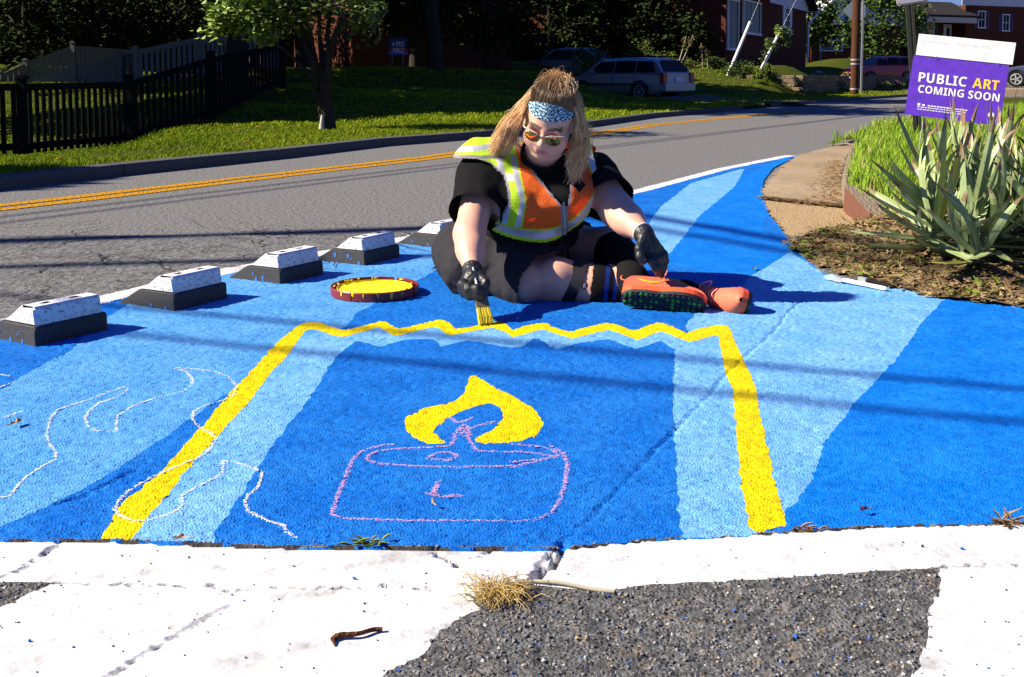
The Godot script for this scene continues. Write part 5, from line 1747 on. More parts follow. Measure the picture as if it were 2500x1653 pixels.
# ---------------------------------------------------------------- fences
func fence(label: String, posts: Array, m: Material, picket_w: float, gap: float, rail_h: float, thick: float, cat_name: String, solid := false) -> void:
	# posts: [top point, bottom point]; pickets stand upright between the rails
	var t := thing("fence", label, "fence", (posts[0][1] as Vector3))
	var o := t.position
	var pm := BoxMesh.new(); pm.size = Vector3(0.12, 1.0, 0.12)
	var bm := BoxMesh.new(); bm.size = Vector3(picket_w, 1.0, thick)
	var knob := MB.new()
	knob.box(Vector3.ZERO, Vector3(0.15, 0.03, 0.15)); knob.box(Vector3(0, 0.025, 0), Vector3(0.1, 0.03, 0.1))
	var km := knob.mesh()
	for k in posts.size():
		var a: Vector3 = posts[k][0]; var b: Vector3 = posts[k][1]
		var p := put(pm, "post", m, t)
		p.position = (a + b) * 0.5 - o + Vector3(0, 0.02, 0)
		p.scale = Vector3(1, a.y - b.y + 0.12, 1)
		put(km, "post_cap", m, t, a - o + Vector3(0, 0.09, 0))
		if k == posts.size() - 1: continue
		var a2: Vector3 = posts[k + 1][0]; var b2: Vector3 = posts[k + 1][1]
		var flat := Vector3(a2.x - a.x, 0, a2.z - a.z)
		var ln := flat.length()
		var yaw := atan2(-flat.z, flat.x)
		for e in [[a - Vector3(0, rail_h * 0.5, 0), a2 - Vector3(0, rail_h * 0.5, 0)], [b + Vector3(0, 0.16, 0), b2 + Vector3(0, 0.16, 0)]]:
			var rl := MB.new()
			var d: Vector3 = e[1] - e[0]
			var bz := flat.normalized().cross(Vector3.UP)
			var bx := d.normalized()
			rl.box((e[0] + e[1]) * 0.5 - o, Vector3(d.length() - 0.1, rail_h, thick * 2.2), Basis(bx, bz.cross(bx), bz))
			put(rl.mesh(), "rail", m, t)
		var n := int((ln - 0.12) / (picket_w + gap))
		for q in n:
			var f := (q + 0.5) / n * (ln - 0.12) / ln + 0.06 / ln
			var y0 := lerpf(b.y, b2.y, f) + 0.05; var y1 := lerpf(a.y, a2.y, f) - rail_h * 0.6
			var s := put(bm, "picket" if not solid else "board", m, t)
			s.position = a.lerp(a2, f) * Vector3(1, 0, 1) + Vector3(0, (y0 + y1) * 0.5, 0) - o
			s.rotation = Vector3(0, yaw, 0)
			s.scale = Vector3(1.0, y1 - y0, 1.0)

func build_fences() -> void:
	var fp := []
	for e in [[-330, 206, 386, 15.6], [-130, 204, 388, 16.1], [55, 204, 383, 16.6], [315, 199, 356, 18.8], [515, 140, 293, 20.5], [690, 106, 212, 23.0]]:
		fp.append([at(e[0], e[1], e[3]), at(e[0], e[2], e[3])])
	fence("black picket fence climbing the lawn bank beside the street tree", fp, M.fence_black, 0.075, 0.058, 0.11, 0.022, "fence")
	var s := 1.0 / 3.267
	var mk := func(list: Array, h: float, d0: float, d1: float) -> Array:
		var out := []
		for k in list.size():
			var d := lerpf(d0, d1, float(k) / (list.size() - 1))
			var p := at(list[k][0] * s, list[k][1] * s, d)
			out.append([p, p - Vector3(0, h, 0)])
		return out
	fence("grey board fence with a peaked top behind the black pickets", mk.call([[-300, 690], [0, 596], [205, 500], [580, 362], [1070, 400]], 1.7, 31.0, 33.0), M.fence_grey, 0.14, 0.006, 0.10, 0.02, "fence", true)
	fence("low grey board fence panel in front of the peaked fence", mk.call([[190, 660], [590, 528], [960, 446], [1066, 420]], 1.5, 29.0, 30.5), M.fence_grey, 0.14, 0.006, 0.10, 0.02, "fence", true)
	fence("grey fence with open slats running towards the street tree", mk.call([[1080, 398], [1590, 296], [1900, 292], [2215, 268]], 1.5, 29.5, 33.0), M.fence_grey, 0.10, 0.045, 0.14, 0.02, "fence")

# ---------------------------------------------------------------- trees and shrubs
func build_trees() -> void:
	# street tree: several stems from one foot, left leaves with the sunlight put into their colours
	var foot := at(800, 324, 14.0)
	var t := thing("street_tree", "small maple street tree with forked stems and hanging leaves painted sunlit bright", "tree", foot)
	var L := func(u: float, v: float, d := 14.0) -> Vector3: return at(u, v, d) - foot
	var tr := MB.new()
	limb(tr, [L.call(802, 330), L.call(800, 310), L.call(795, 270), L.call(790, 225)], 0.125, 0.09, 10)
	for b in [[[785, 250], [775, 225], [772, 200], [740, 165], [700, 128], [670, 105]], [[786, 262], [770, 205], [765, 160], [745, 105], [735, 50], [715, -40]], [[795, 250], [792, 190], [783, 120], [778, 40], [770, -60]], [[800, 255], [802, 190], [798, 110], [805, 30], [812, -60]], [[772, 180], [760, 110], [748, 60], [690, 0], [640, -40]], [[800, 150], [820, 80], [860, 20], [900, -30]]]:
		var pts := []
		for k in b.size(): pts.append(L.call(b[k][0], b[k][1], 14.0 + 0.12 * sin(k * 2.1 + b[0][0])))
		limb(tr, pts, 0.055, 0.015, 7)
	put(tr.mesh(), "trunk", M.bark, t)
	var pale := MB.new()  # sunlit left side of the trunk, painted as a cream strip
	limb(pale, [L.call(786, 318, 13.9), L.call(786, 300, 13.9), L.call(788, 280, 13.905)], 0.045, 0.02, 7)
	put(pale.mesh(), "sunlit_strip", M.cream_trim, t)
	var cr := MB.new()
	var d0 := Color(0.045, 0.08, 0.012); var d1 := Color(0.13, 0.19, 0.03)
	leaves(cr, L.call(760, -90), Vector3(1.35, 0.75, 1.1), 4200, 0.085, d0, d1, 5, 60)
	leaves(cr, L.call(580, 20, 13.9), Vector3(0.42, 0.42, 0.5), 900, 0.085, Color(0.10, 0.16, 0.02), Color(0.26, 0.36, 0.06), 6, 16, 0.0)  # lighter greens paint the sunlight on these left clumps
	leaves(cr, L.call(545, 50, 13.8), Vector3(0.26, 0.2, 0.3), 420, 0.085, Color(0.10, 0.16, 0.02), Color(0.28, 0.38, 0.07), 7, 9, 0.0)
	leaves(cr, L.call(625, 75, 13.9), Vector3(0.26, 0.18, 0.3), 380, 0.085, Color(0.08, 0.13, 0.02), Color(0.24, 0.33, 0.06), 8, 9, 0.0)
	leaves(cr, L.call(880, 40, 14.2), Vector3(0.5, 0.36, 0.6), 800, 0.08, d0, Color(0.08, 0.12, 0.02), 9, 16, 0.0)
	leaves(cr, L.call(700, 20, 14.3), Vector3(0.6, 0.35, 0.5), 800, 0.08, d0, d1, 11, 16, 0.0)
	put(cr.mesh(), "crown", M.leaf, t)
	# big shade trees whose crowns stand above the picture
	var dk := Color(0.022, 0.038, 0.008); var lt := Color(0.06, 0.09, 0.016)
	for e in [[-12.0, 21.5, 6.2, 4.2, "broad shade tree standing behind the black picket fence"], [-15.5, 29.0, 8.2, 5.4, "broad shade tree beside the peaked grey fence"], [-2.4, 33.5, 7.2, 4.6, "broad shade tree in front of the shaded brick house"], [-6.5, 33.5, 7.5, 4.6, "tall shade tree at the corner of the shaded brick house"], [-6.4, 24.6, 7.6, 4.3, "broad shade tree rising behind the street tree"], [-13.5, 6.4, 6.3, 1.15, "street tree further down the picket fence"]]:
		var f := Vector3(e[0], lawn_y(e[0], e[1]), -e[1])
		tree("shade_tree", e[4], f, e[2], Vector3(e[3], e[3] * 0.72, e[3]), 5200, 0.55, dk, lt, int(e[1] * 10), 0.28, "big shade trees round the lawn")
	# dark evergreens that fill the top of the picture
	for e in [[60, 25, 36.0, 2.6, 2.0, "dark leafy tree behind the peaked fence, spotted with yellow leaves"], [230, 40, 37.0, 2.4, 1.6, "dark grey-green tree behind the peaked fence"], [400, 20, 38.0, 2.8, 2.0, "dark evergreen tree above the open-slat fence"], [560, 10, 40.0, 2.6, 2.4, "dark tree behind the hanging maple leaves"], [1010, -20, 36.5, 2.0, 1.5, "dark low tree over the blue yard sign"], [1190, 20, 38.0, 2.0, 1.7, "dark rounded tree covering the end of the brick house"], [1340, 40, 50.0, 3.0, 2.8, "large dark tree between the brick house and the silver wagon"], [1470, 30, 52.0, 2.6, 2.6, "large dark tree behind the roof of the silver wagon"], [1600, 50, 50.0, 2.0, 2.0, "dark tree in front of the bay window"], [1690, 90, 49.0, 0.9, 1.0, "small dark tree below the bay roof"], [-60, 0, 52.0, 6.0, 5.0, "tall far tree closing the view behind the fence corner"], [180, -30, 56.0, 6.0, 6.0, "tall far tree behind the dark grey-green tree"], [420, -10, 58.0, 6.0, 6.5, "tall far tree behind the open-slat fence"], [640, 20, 56.0, 6.0, 6.0, "tall far tree behind the street tree"], [830, 10, 52.0, 5.0, 5.5, "tall far tree beside the brick house"], [1240, 0, 60.0, 5.5, 6.5, "tall far tree behind the brick house gable"]]:
		var c := at(e[0], e[1], e[2])
		var f := Vector3(c.x, lawn_y(c.x, e[2]) - 0.1, c.z)
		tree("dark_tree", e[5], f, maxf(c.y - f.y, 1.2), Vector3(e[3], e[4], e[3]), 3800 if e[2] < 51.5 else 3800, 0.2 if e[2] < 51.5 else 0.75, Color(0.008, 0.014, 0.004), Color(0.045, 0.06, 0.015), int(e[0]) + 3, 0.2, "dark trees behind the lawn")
	for e in [[2150, 50, 86.0, 3.7, 3.5, "dense green round tree between the gabled house and the porch house"], [1975, 30, 90.0, 2.6, 3.0, "yellow-green tree showing between two brick houses"]]:
		var c := at(e[0], e[1], e[2])
		var f := Vector3(c.x, 2.0, c.z)
		tree("round_tree", e[5], f, c.y - f.y, Vector3(e[3], e[4], e[3]), 5200, 0.3, Color(0.03, 0.06, 0.012), Color(0.09, 0.14, 0.03), int(e[0]), 0.25)
	# garden bed beside the wagon
	var gd := [[1435, 165, 39.0, 0.8, 0.9, "feathery green shrub beside the hood of the silver wagon"], [1620, 150, 43.0, 0.9, 0.95, "tall yellow-green garden plants behind the silver wagon"], [1690, 175, 43.0, 0.8, 0.85, "tangled brown and green plants beside the leaning white pipe"], [1745, 165, 43.0, 0.6, 0.7, "loose garden plants at the edge of the upper lawn"], [1810, 180, 41.5, 0.75, 0.5, "dark rounded shrub at the foot of the vine-grown pipe"], [1870, 190, 40.5, 0.5, 0.35, "low dark shrub at the end of the stone wall"], [1560, 130, 45.0, 0.9, 0.8, "bushy plants behind the roof of the silver wagon"]]
	for k in gd.size():
		var e: Array = gd[k]
		var c := at(e[0], e[1], e[2])
		var f := Vector3(c.x, minf(lawn_y(c.x, e[2]), c.y - 0.2), c.z)
		var dryish: bool = k == 2
		bush("garden_shrub", e[5], f, Vector3(e[3], maxf(c.y - f.y, 0.35), e[3]), 1300, 0.09, Color(0.03, 0.05, 0.01) if not dryish else Color(0.07, 0.06, 0.02), Color(0.13, 0.17, 0.03) if k != 4 else Color(0.04, 0.06, 0.02), 500 + k, "shrub", "garden bed plants by the wagon")
	# dry upright stalks
	var sk := [[1655, 165, 1692, 85, "pale bare stalk leaning in the garden bed"], [1715, 190, 1712, 105, "brown seed stalk standing in the garden bed"], [1728, 190, 1724, 118, "short brown seed stalk in the garden bed"], [1650, 150, 1675, 88, "arching leafy stalk over the silver wagon"]]
	for e in sk:
		var a := at(e[0], e[1], 42.5); var b := at(e[2], e[3], 42.5)
		a.y = minf(a.y, lawn_y(a.x, 42.5))
		var s := thing("plant_stalk", e[4], "plant", a, "stalks in the garden bed")
		var mb := MB.new()
		mb.tube(PackedVector3Array([Vector3.ZERO, (b - a) * 0.5 + Vector3(0.03, 0, 0), b - a]), PackedFloat32Array([0.025, 0.018, 0.01]), 6)
		put(mb.mesh(), "stem", M.blind, s)
		var lf := MB.new()
		leaves(lf, (b - a) * 0.8, Vector3(0.12, 0.3, 0.12), 70, 0.08, Color(0.09, 0.07, 0.02), Color(0.16, 0.13, 0.04), int(e[0]), 12, 0.0)
		put(lf.mesh(), "seed_head", M.dark_leaf, s)
	# flowers along the wall top
	var cols := [Color(0.42, 0.36, 0.75), Color(0.75, 0.10, 0.16), Color(0.8, 0.8, 0.85), Color(0.75, 0.12, 0.2), Color(0.6, 0.55, 0.85), Color(0.8, 0.5, 0.1), Color(0.45, 0.4, 0.7), Color(0.7, 0.2, 0.3)]
	var nm := ["lavender", "red", "white", "pink red", "pale violet", "orange", "lilac", "rose"]
	for k in 8:
		var u: float = [1985, 2042, 2062, 2070, 2000, 2155, 2148, 2190][k]
		var dd3: float = 44.0 + 2.2 * k
		var c := at(u, 177.0, dd3)
		c.y = lawn_y(c.x, dd3) + 0.02
		var p := thing("flowering_plant", nm[k] + " flowers growing along the top of the stone wall", "flowers", c, "flowers along the wall")
		var gq := MB.new()
		leaves(gq, Vector3(0, 0.15, 0), Vector3(0.5, 0.13, 0.3), 260, 0.09, Color(0.06, 0.09, 0.02), Color(0.2, 0.22, 0.05), 700 + k, 14, 0.0)
		put(gq.mesh(), "foliage", M.dark_leaf, p)
		var fl := MB.new()
		leaves(fl, Vector3(0, 0.27, 0.05), Vector3(0.36, 0.09, 0.25), 70, 0.09, cols[k] * 0.8, cols[k], 720 + k, 12, 0.0)
		put(fl.mesh(), "blossoms", M.dark_leaf, p)

# ---------------------------------------------------------------- houses
func frame_box(a: Vector3, ex: Vector3, ez: Vector3) -> Basis:
	return Basis(ex.normalized(), Vector3.UP, ez.normalized())

func window(h: Node3D, ctr: Vector3, b: Basis, w: float, t: float, shutters: Material = null, bars := 1, pane_m: Material = null) -> void:
	# ctr on the wall's face, b.z points out of the wall
	var win := Node3D.new()
	win.name = "window"
	h.add_child(win, true)
	win.position = ctr
	win.basis = b
	var pn := MB.new()
	pn.box(Vector3(0, 0, 0.01), Vector3(w, t, 0.03))
	put(pn.mesh(), "pane", pane_m if pane_m else M.pane, win)
	for e in [[Vector3(0, t * 0.5, 0.03), Vector3(w + 0.16, 0.08, 0.08)], [Vector3(0, -t * 0.5, 0.03), Vector3(w + 0.2, 0.09, 0.12)], [Vector3(-w * 0.5, 0, 0.028), Vector3(0.08, t, 0.07)], [Vector3(w * 0.5, 0, 0.028), Vector3(0.08, t, 0.07)]]:
		var f := MB.new()
		f.box(e[0], e[1])
		put(f.mesh(), "frame", M.white_trim, win)
	for k in bars:
		var f := MB.new()
		f.box(Vector3(0, t * (0.5 - (k + 1.0) / (bars + 1.0)), 0.032), Vector3(w, 0.045, 0.03))
		put(f.mesh(), "muntin", M.white_trim, win)
	var f2 := MB.new()
	f2.box(Vector3(0, 0, 0.030), Vector3(0.03, t, 0.026))
	put(f2.mesh(), "muntin", M.white_trim, win)
	if shutters:
		for s in [-1, 1]:
			var q := MB.new()
			q.box(Vector3(s * (w * 0.5 + 0.28), 0, 0.03), Vector3(0.4, t + 0.12, 0.05))
			for k in 9: q.box(Vector3(s * (w * 0.5 + 0.28), t * (-0.45 + 0.11 * k), 0.06), Vector3(0.33, 0.06, 0.02), Basis(Vector3.RIGHT, 0.4))
			put(q.mesh(), "shutter", shutters, win)

func siding(h: Node3D, pts: Array, b: Basis, o: Vector3, board: float, m: Material) -> void:
	# lapped boards filling a triangle or quad given in the wall's own x, y
	var poly := PackedVector2Array(pts)
	var lo := 1e9; var hi := -1e9
	for p in poly:
		lo = minf(lo, p.y); hi = maxf(hi, p.y)
	var y := lo
	while y < hi:
		var cutp := PackedVector2Array([Vector2(-100, y), Vector2(100, y), Vector2(100, y + board), Vector2(-100, y + board)])
		for piece in Geometry2D.intersect_polygons(poly, cutp):
			var mb := MB.new()
			var n := piece.size()
			var fr := PackedVector3Array(); var bk := PackedVector3Array()
			for p in piece:
				var zz := 0.05 - 0.028 * clampf((p.y - y) / board, 0, 1)
				fr.append(o + b * Vector3(p.x, p.y, zz)); bk.append(o + b * Vector3(p.x, p.y, 0.0))
			for k in range(1, n - 1): mb.tri(fr[0], fr[k], fr[k + 1])
			for k in n: mb.quad(fr[k], bk[k], bk[(k + 1) % n], fr[(k + 1) % n])
			put(mb.mesh(), "siding_board", m, h)
		y += board

func wall_with(h: Node3D, called: String, o: Vector3, b: Basis, w: float, t: float, thick: float, m: Material) -> void:
	var mb := MB.new()
	mb.box(o + b * Vector3(w * 0.5, t * 0.5, -thick * 0.5), Vector3(w, t, thick), b)
	put(mb.mesh(), called, m, h)

func build_houses() -> void:
	# shaded brick house behind the yard sign
	var a := at(860, 168, 39.0)
	a.y = 0.6
	var h := thing("brick_house", "shaded dark brick house behind the blue yard sign", "house", a)
	var b := Basis.IDENTITY
	h.rotation.y = 0.5
	wall_with(h, "wall", Vector3.ZERO, b, 6.6, 5.2, 7.0, M.brick)
	window(h, Vector3(3.35, 3.25, 0.0), b, 1.0, 1.1, null, 1)
	var rf := MB.new()
	rf.hexa([Vector3(-0.4, 5.2, 0.5), Vector3(6.0, 5.2, 0.5), Vector3(6.0, 5.2, -7.5), Vector3(-0.4, 5.2, -7.5), Vector3(-0.4, 7.2, -3.4), Vector3(6.0, 7.2, -3.4), Vector3(6.0, 7.2, -3.6), Vector3(-0.4, 7.2, -3.6)])
	put(rf.mesh(), "roof", M.roof, h)
	# brick house with white gable and shutters, parallel to the road
	var cr := at(1967, 140, 75.0)
	var FB := Basis(ALONG, Vector3.UP, ACROSS)
	var h2 := thing("brick_house", "brick house with white siding gable and white shutters above the green lawn", "house", cr)
	h2.scale = Vector3.ONE * 1.25
	wall_with(h2, "wall", FB * Vector3(-22.0, -0.6, 0), FB, 22.0, 3.15, 9.0, M.brick)
	siding(h2, [Vector2(-22.3, 2.55), Vector2(0.3, 2.55), Vector2(0.3, 2.8), Vector2(-7.5, 6.4), Vector2(-15.0, 2.9), Vector2(-22.3, 2.9)], FB, Vector3.ZERO, 0.2, M.siding)
	var side := Basis(-ACROSS, Vector3.UP, ALONG)
	var r2 := MB.new()
	var Q := func(x: float, y: float, z: float) -> Vector3: return FB * Vector3(x, y, z)
	for e in [[0.7, 2.5, -7.5, 6.6], [-15.7, 2.5, -7.5, 6.6]]:
		r2.hexa([Q.call(e[0], e[1], 0.5), Q.call(e[2], e[3], 0.5), Q.call(e[2], e[3], -9.5), Q.call(e[0], e[1], -9.5), Q.call(e[0], e[1] + 0.2, 0.5), Q.call(e[2], e[3] + 0.2, 0.5), Q.call(e[2], e[3] + 0.2, -9.5), Q.call(e[0], e[1] + 0.2, -9.5)])
	put(r2.mesh(), "roof", M.roof, h2)
	for L in [4.6, 12.5]:
		window(h2, FB * Vector3(-L, 1.83, 0.0), FB, 0.95, 1.3, M.white_trim, 3)
	window(h2, FB * Vector3(-9.6, -0.05, 0.0), FB, 1.5, 0.55, null, 0)
	var gu := MB.new()
	gu.tube(PackedVector3Array([FB * Vector3(0.5, 2.55, 0.55), FB * Vector3(0.45, 2.3, 0.4), FB * Vector3(0.06, 1.9, 0.1), FB * Vector3(0.06, 0.0, 0.1)]), PackedFloat32Array([0.07]), 8)
	put(gu.mesh(), "downpipe", M.white_trim, h2)
	var ge := MB.new()
	ge.box(FB * Vector3(0.62, 2.62, -4.0), Vector3(0.16, 0.16, 9.6), FB)
	put(ge.mesh(), "gutter", M.white_trim, h2)
	# its bay with a picture window and a low roof
	wall_with(h2, "bay_wall", FB * Vector3(-21.0, -0.6, 1.6), FB, 6.6, 3.0, 1.6, M.brick)
	window(h2, FB * Vector3(-17.4, 1.3, 1.6), FB, 2.6, 1.3, null, 0)
	window(h2, FB * Vector3(-20.1, 0.9, 1.6), FB, 1.4, 1.9, null, 0)
	var r3 := MB.new()
	r3.hexa([Q.call(-21.6, 2.4, 2.3), Q.call(-13.8, 2.4, 2.3), Q.call(-13.8, 2.4, 0.0), Q.call(-21.6, 2.4, 0.0), Q.call(-21.6, 2.55, 2.3), Q.call(-13.8, 2.55, 2.3), Q.call(-13.8, 3.4, 0.06), Q.call(-21.6, 3.4, 0.06)])
	put(r3.mesh(), "bay_roof", M.roof, h2)
	var fs := MB.new()
	fs.box(FB * Vector3(-17.7, 2.47, 2.34), Vector3(7.9, 0.18, 0.06), FB)
	put(fs.mesh(), "fascia", M.cream_trim, h2)
	# gabled house further up the road
	var g0 := at(1980, 150, 96.0)
	var h3 := thing("brick_house", "brick house with pale sloping gable and a wide window behind the round tree", "house", g0)
	h3.rotation.y = 0.35
	h3.scale = Vector3.ONE * 1.23
	wall_with(h3, "wall", Vector3(0, -0.5, 0), b, 8.0, 3.2, 8.0, M.brick)
	siding(h3, [Vector2(-0.5, 2.7), Vector2(8.5, 2.7), Vector2(4.0, 6.0)], b, Vector3.ZERO, 0.2, M.siding)
	window(h3, Vector3(1.7, 1.55, 0), b, 1.9, 1.5, null, 3)
	var r4 := MB.new()
	for e in [[-0.9, 2.45, 4.0, 6.1], [8.9, 2.45, 4.0, 6.1]]:
		r4.hexa([Vector3(e[0], e[1], 0.4), Vector3(e[2], e[3], 0.4), Vector3(e[2], e[3], -8.4), Vector3(e[0], e[1], -8.4), Vector3(e[0], e[1] + 0.18, 0.4), Vector3(e[2], e[3] + 0.18, 0.4), Vector3(e[2], e[3] + 0.18, -8.4), Vector3(e[0], e[1] + 0.18, -8.4)])
	put(r4.mesh(), "roof", M.siding, h3)
	# porch house at the right
	var p0 := at(2240, 140, 100.0)
	var h4 := thing("brick_house", "brick house with cream porch, white door and purple shutters", "house", p0)
	var B4 := Basis(Vector3.UP, 0.40)
	h4.scale = Vector3.ONE * 1.19
	wall_with(h4, "wall", B4 * Vector3(-1.0, -1.2, 0), B4, 5.0, 4.2, 7.0, M.brick)
	wall_with(h4, "gable_wall", B4 * Vector3(3.6, -1.2, 1.2), B4, 9.0, 5.3, 7.0, M.brick)
	siding(h4, [Vector2(3.2, 4.1), Vector2(13.0, 4.1), Vector2(13.0, 6.5), Vector2(3.2, 5.6)], B4, B4 * Vector3(0, 0, 1.2), 0.2, M.siding)
	window(h4, B4 * Vector3(0.9, 2.05, 0.0), B4, 1.35, 1.5, M.purple_wood, 1, M.blind)
	window(h4, B4 * Vector3(5.3, 3.0, 1.2), B4, 0.7, 1.3, M.purple_wood, 1)
	window(h4, B4 * Vector3(7.9, 2.8, 1.2), B4, 0.7, 1.3, M.purple_wood, 1)
	var dr := Node3D.new()
	dr.name = "door"
	h4.add_child(dr)
	dr.position = B4 * Vector3(2.95, 1.75, 0.05)
	dr.basis = B4
	for e in [["door_frame", Vector3(0, 0, 0), Vector3(0.8, 1.75, 0.06), M.white_trim], ["door_leaf", Vector3(0, -0.03, 0.04), Vector3(0.6, 1.6, 0.04), M.siding], ["door_glass", Vector3(0, 0.1, 0.065), Vector3(0.32, 1.0, 0.02), M.pane]]:
		var mb := MB.new()
		mb.box(e[1], e[2])
		put(mb.mesh(), e[0], e[3], dr)
	var pr := MB.new()
	for k in 2:
		pr.hexa([B4 * Vector3(-1.6, 3.0, 1.8), B4 * Vector3(4.6, 3.0, 1.8), B4 * Vector3(4.6, 3.0, -0.2), B4 * Vector3(-1.6, 3.0, -0.2), B4 * Vector3(-1.6, 3.25, 1.8), B4 * Vector3(4.6, 3.25, 1.8), B4 * Vector3(3.5, 4.4, -0.2), B4 * Vector3(-1.6, 4.4, -0.2)])
		break
	put(pr.mesh(), "porch_roof", M.roof, h4)
	var pf := MB.new()
	pf.box(B4 * Vector3(1.4, 2.86, 1.75), Vector3(5.6, 0.42, 0.12), B4)
	put(pf.mesh(), "porch_beam", M.cream_trim, h4)

# ---------------------------------------------------------------- cars: a lofted body, cabin with glass, wheels, lamps
func car(label: String, pos: Vector3, yaw: float, paint: Material, roof: Array, body: Array, half: float, wheels: Array, glass: Array, wheel_r := 0.31) -> Node3D:
	# local x runs from the tail (0) to the nose; roof: [x, height] outline over the cabin; body: [x, belt height]
	var t := thing("parked_car", label, "car", pos)
	var B := Basis(Vector3.UP, yaw)
	var V := func(x: float, y: float, z: float) -> Vector3: return B * Vector3(x, y, z)
	var L: float = body[body.size() - 1][0]
	var mb := MB.new()
	var rings := []
	for k in 25:
		var x := L * k / 24.0
		var belt := along(x, body)
		var edge := minf(x, L - x)
		var w := half * (0.86 + 0.14 * clampf(edge / 0.45, 0, 1)) 
		var bot := 0.22 + 0.10 * clampf(1.0 - edge / 0.5, 0, 1)
		var ring := PackedVector3Array()
		for s in [[-0.9, bot], [-0.985, bot + 0.10], [-1.0, lerpf(bot, belt, 0.5)], [-0.965, belt - 0.07], [-0.90, belt], [0.90, belt], [0.965, belt - 0.07], [1.0, lerpf(bot, belt, 0.5)], [0.985, bot + 0.10], [0.9, bot]]:
			ring.append(V.call(x, s[1], s[0] * w))
		rings.append(ring)
	loft(mb, rings)
	put(mb.mesh(), "body", paint, t)
	# cabin
	var cb := MB.new()
	var rr := []
	var x0: float = roof[0][0]; var x1: float = roof[roof.size() - 1][0]
	for k in 19:
		var x := lerpf(x0, x1, k / 18.0)
		var y := along(x, roof); var belt := along(x, body) - 0.02
		var f := clampf((y - belt) / 0.5, 0, 1)
		var ring := PackedVector3Array()
		for s in [[-0.93, 0.0], [-lerpf(0.93, 0.76, f), 0.80], [-lerpf(0.9, 0.66, f), 0.95], [-0.4, 1.0], [0.4, 1.0], [lerpf(0.9, 0.66, f), 0.95], [lerpf(0.93, 0.76, f), 0.80], [0.93, 0.0]]:
			ring.append(V.call(x, lerpf(belt, y, s[1]), s[0] * half))
		rr.append(ring)
	loft(cb, rr)
	put(cb.mesh(), "cabin", paint, t)
	for gl in glass:
		# gl: [x00, x01, x10, x11]: bottom and top limits of a side pane
		for s in [-1.0, 1.0]:
			var m := MB.new()
			var belt := along((gl[0] + gl[1]) * 0.5, body)
			var yt := along((gl[2] + gl[3]) * 0.5, roof) 
			var y0 := belt + 0.03; var y1 := lerpf(belt, yt, 0.80)
			var q := [V.call(gl[0], y0, s * half * 0.945), V.call(gl[1], y0, s * half * 0.945), V.call(gl[3], y1, s * half * 0.785), V.call(gl[2], y1, s * half * 0.785)]
			if s > 0: m.quad(q[0], q[3], q[2], q[1])
			else: m.quad(q[0], q[1], q[2], q[3])
			put(m.mesh(), "side_window", M.pane, t)
	# rear and front screens
	for e in [[roof[0], roof[1], -1.0], [roof[roof.size() - 1], roof[roof.size() - 2], 1.0]]:
		var m := MB.new()
		var lo: Array = e[0]; var hi: Array = e[1]
		var pa := Vector2(lo[0], lo[1]).lerp(Vector2(hi[0], hi[1]), 0.12); var pb := Vector2(lo[0], lo[1]).lerp(Vector2(hi[0], hi[1]), 0.88)
		var o: float = e[2] * 0.02
		var q := [V.call(pa.x + o, pa.y + 0.02, -half * 0.80), V.call(pa.x + o, pa.y + 0.02, half * 0.80), V.call(pb.x + o, pb.y + 0.02, half * 0.62), V.call(pb.x + o, pb.y + 0.02, -half * 0.62)]
		if e[2] > 0: m.quad(q[0], q[3], q[2], q[1])
		else: m.quad(q[0], q[1], q[2], q[3])
		put(m.mesh(), "windscreen" if e[2] > 0 else "rear_window", M.pane, t)
	for x in wheels:
		for s in [-1.0, 1.0]:
			var wn := Node3D.new()
			wn.name = "wheel"
			t.add_child(wn, true)
			wn.position = V.call(x, wheel_r, s * (half - 0.08))
			wn.basis = B
			var ty := CylinderMesh.new(); ty.top_radius = wheel_r; ty.bottom_radius = wheel_r; ty.height = 0.2; ty.radial_segments = 24
			var o := put(ty, "tyre", M.rubber, wn)
			o.rotation.x = PI / 2
			var ri := MB.new()
			var c := Vector3(0, 0, s * 0.105)
			for k in 5:
				var an := TAU * k / 5.0
				ri.box(c + Vector3(cos(an), sin(an), 0) * wheel_r * 0.36, Vector3(wheel_r * 0.62, 0.05, 0.02), Basis(Vector3.BACK, an))
			torus(ri, c, Basis.IDENTITY, wheel_r * 0.66, 0.02)
			put(ri.mesh(), "rim", M.steel_grey, wn)
			var ar := MB.new()
			var pts := PackedVector3Array()
			for k in 13: pts.append(V.call(x + cos(PI * k / 12.0) * (wheel_r + 0.06), wheel_r + sin(PI * k / 12.0) * (wheel_r + 0.05), s * (half - 0.01)))
			ar.tube(pts, PackedFloat32Array([0.03]), 6)
			put(ar.mesh(), "wheel_arch", M.rubber, t)
	return t

func loft(mb: MB, rings: Array) -> void:
	var n: int = rings[0].size()
	for k in rings.size() - 1:
		for j in n:
			mb.quad(rings[k][j], rings[k][(j + 1) % n], rings[k + 1][(j + 1) % n], rings[k + 1][j])
	for e in [0, rings.size() - 1]:
		for j in range(1, n - 1):
			if e == 0: mb.tri(rings[e][0], rings[e][j + 1], rings[e][j])
			else: mb.tri(rings[e][0], rings[e][j], rings[e][j + 1])

func car_part(t: Node3D, called: String, yaw: float, ctr: Vector3, size: Vector3, m: Material) -> void:
	var mb := MB.new()
	var B := Basis(Vector3.UP, yaw)
	mb.box(B * ctr, size, B, minf(0.02, size.x * 0.3))
	put(mb.mesh(), called, m, t)

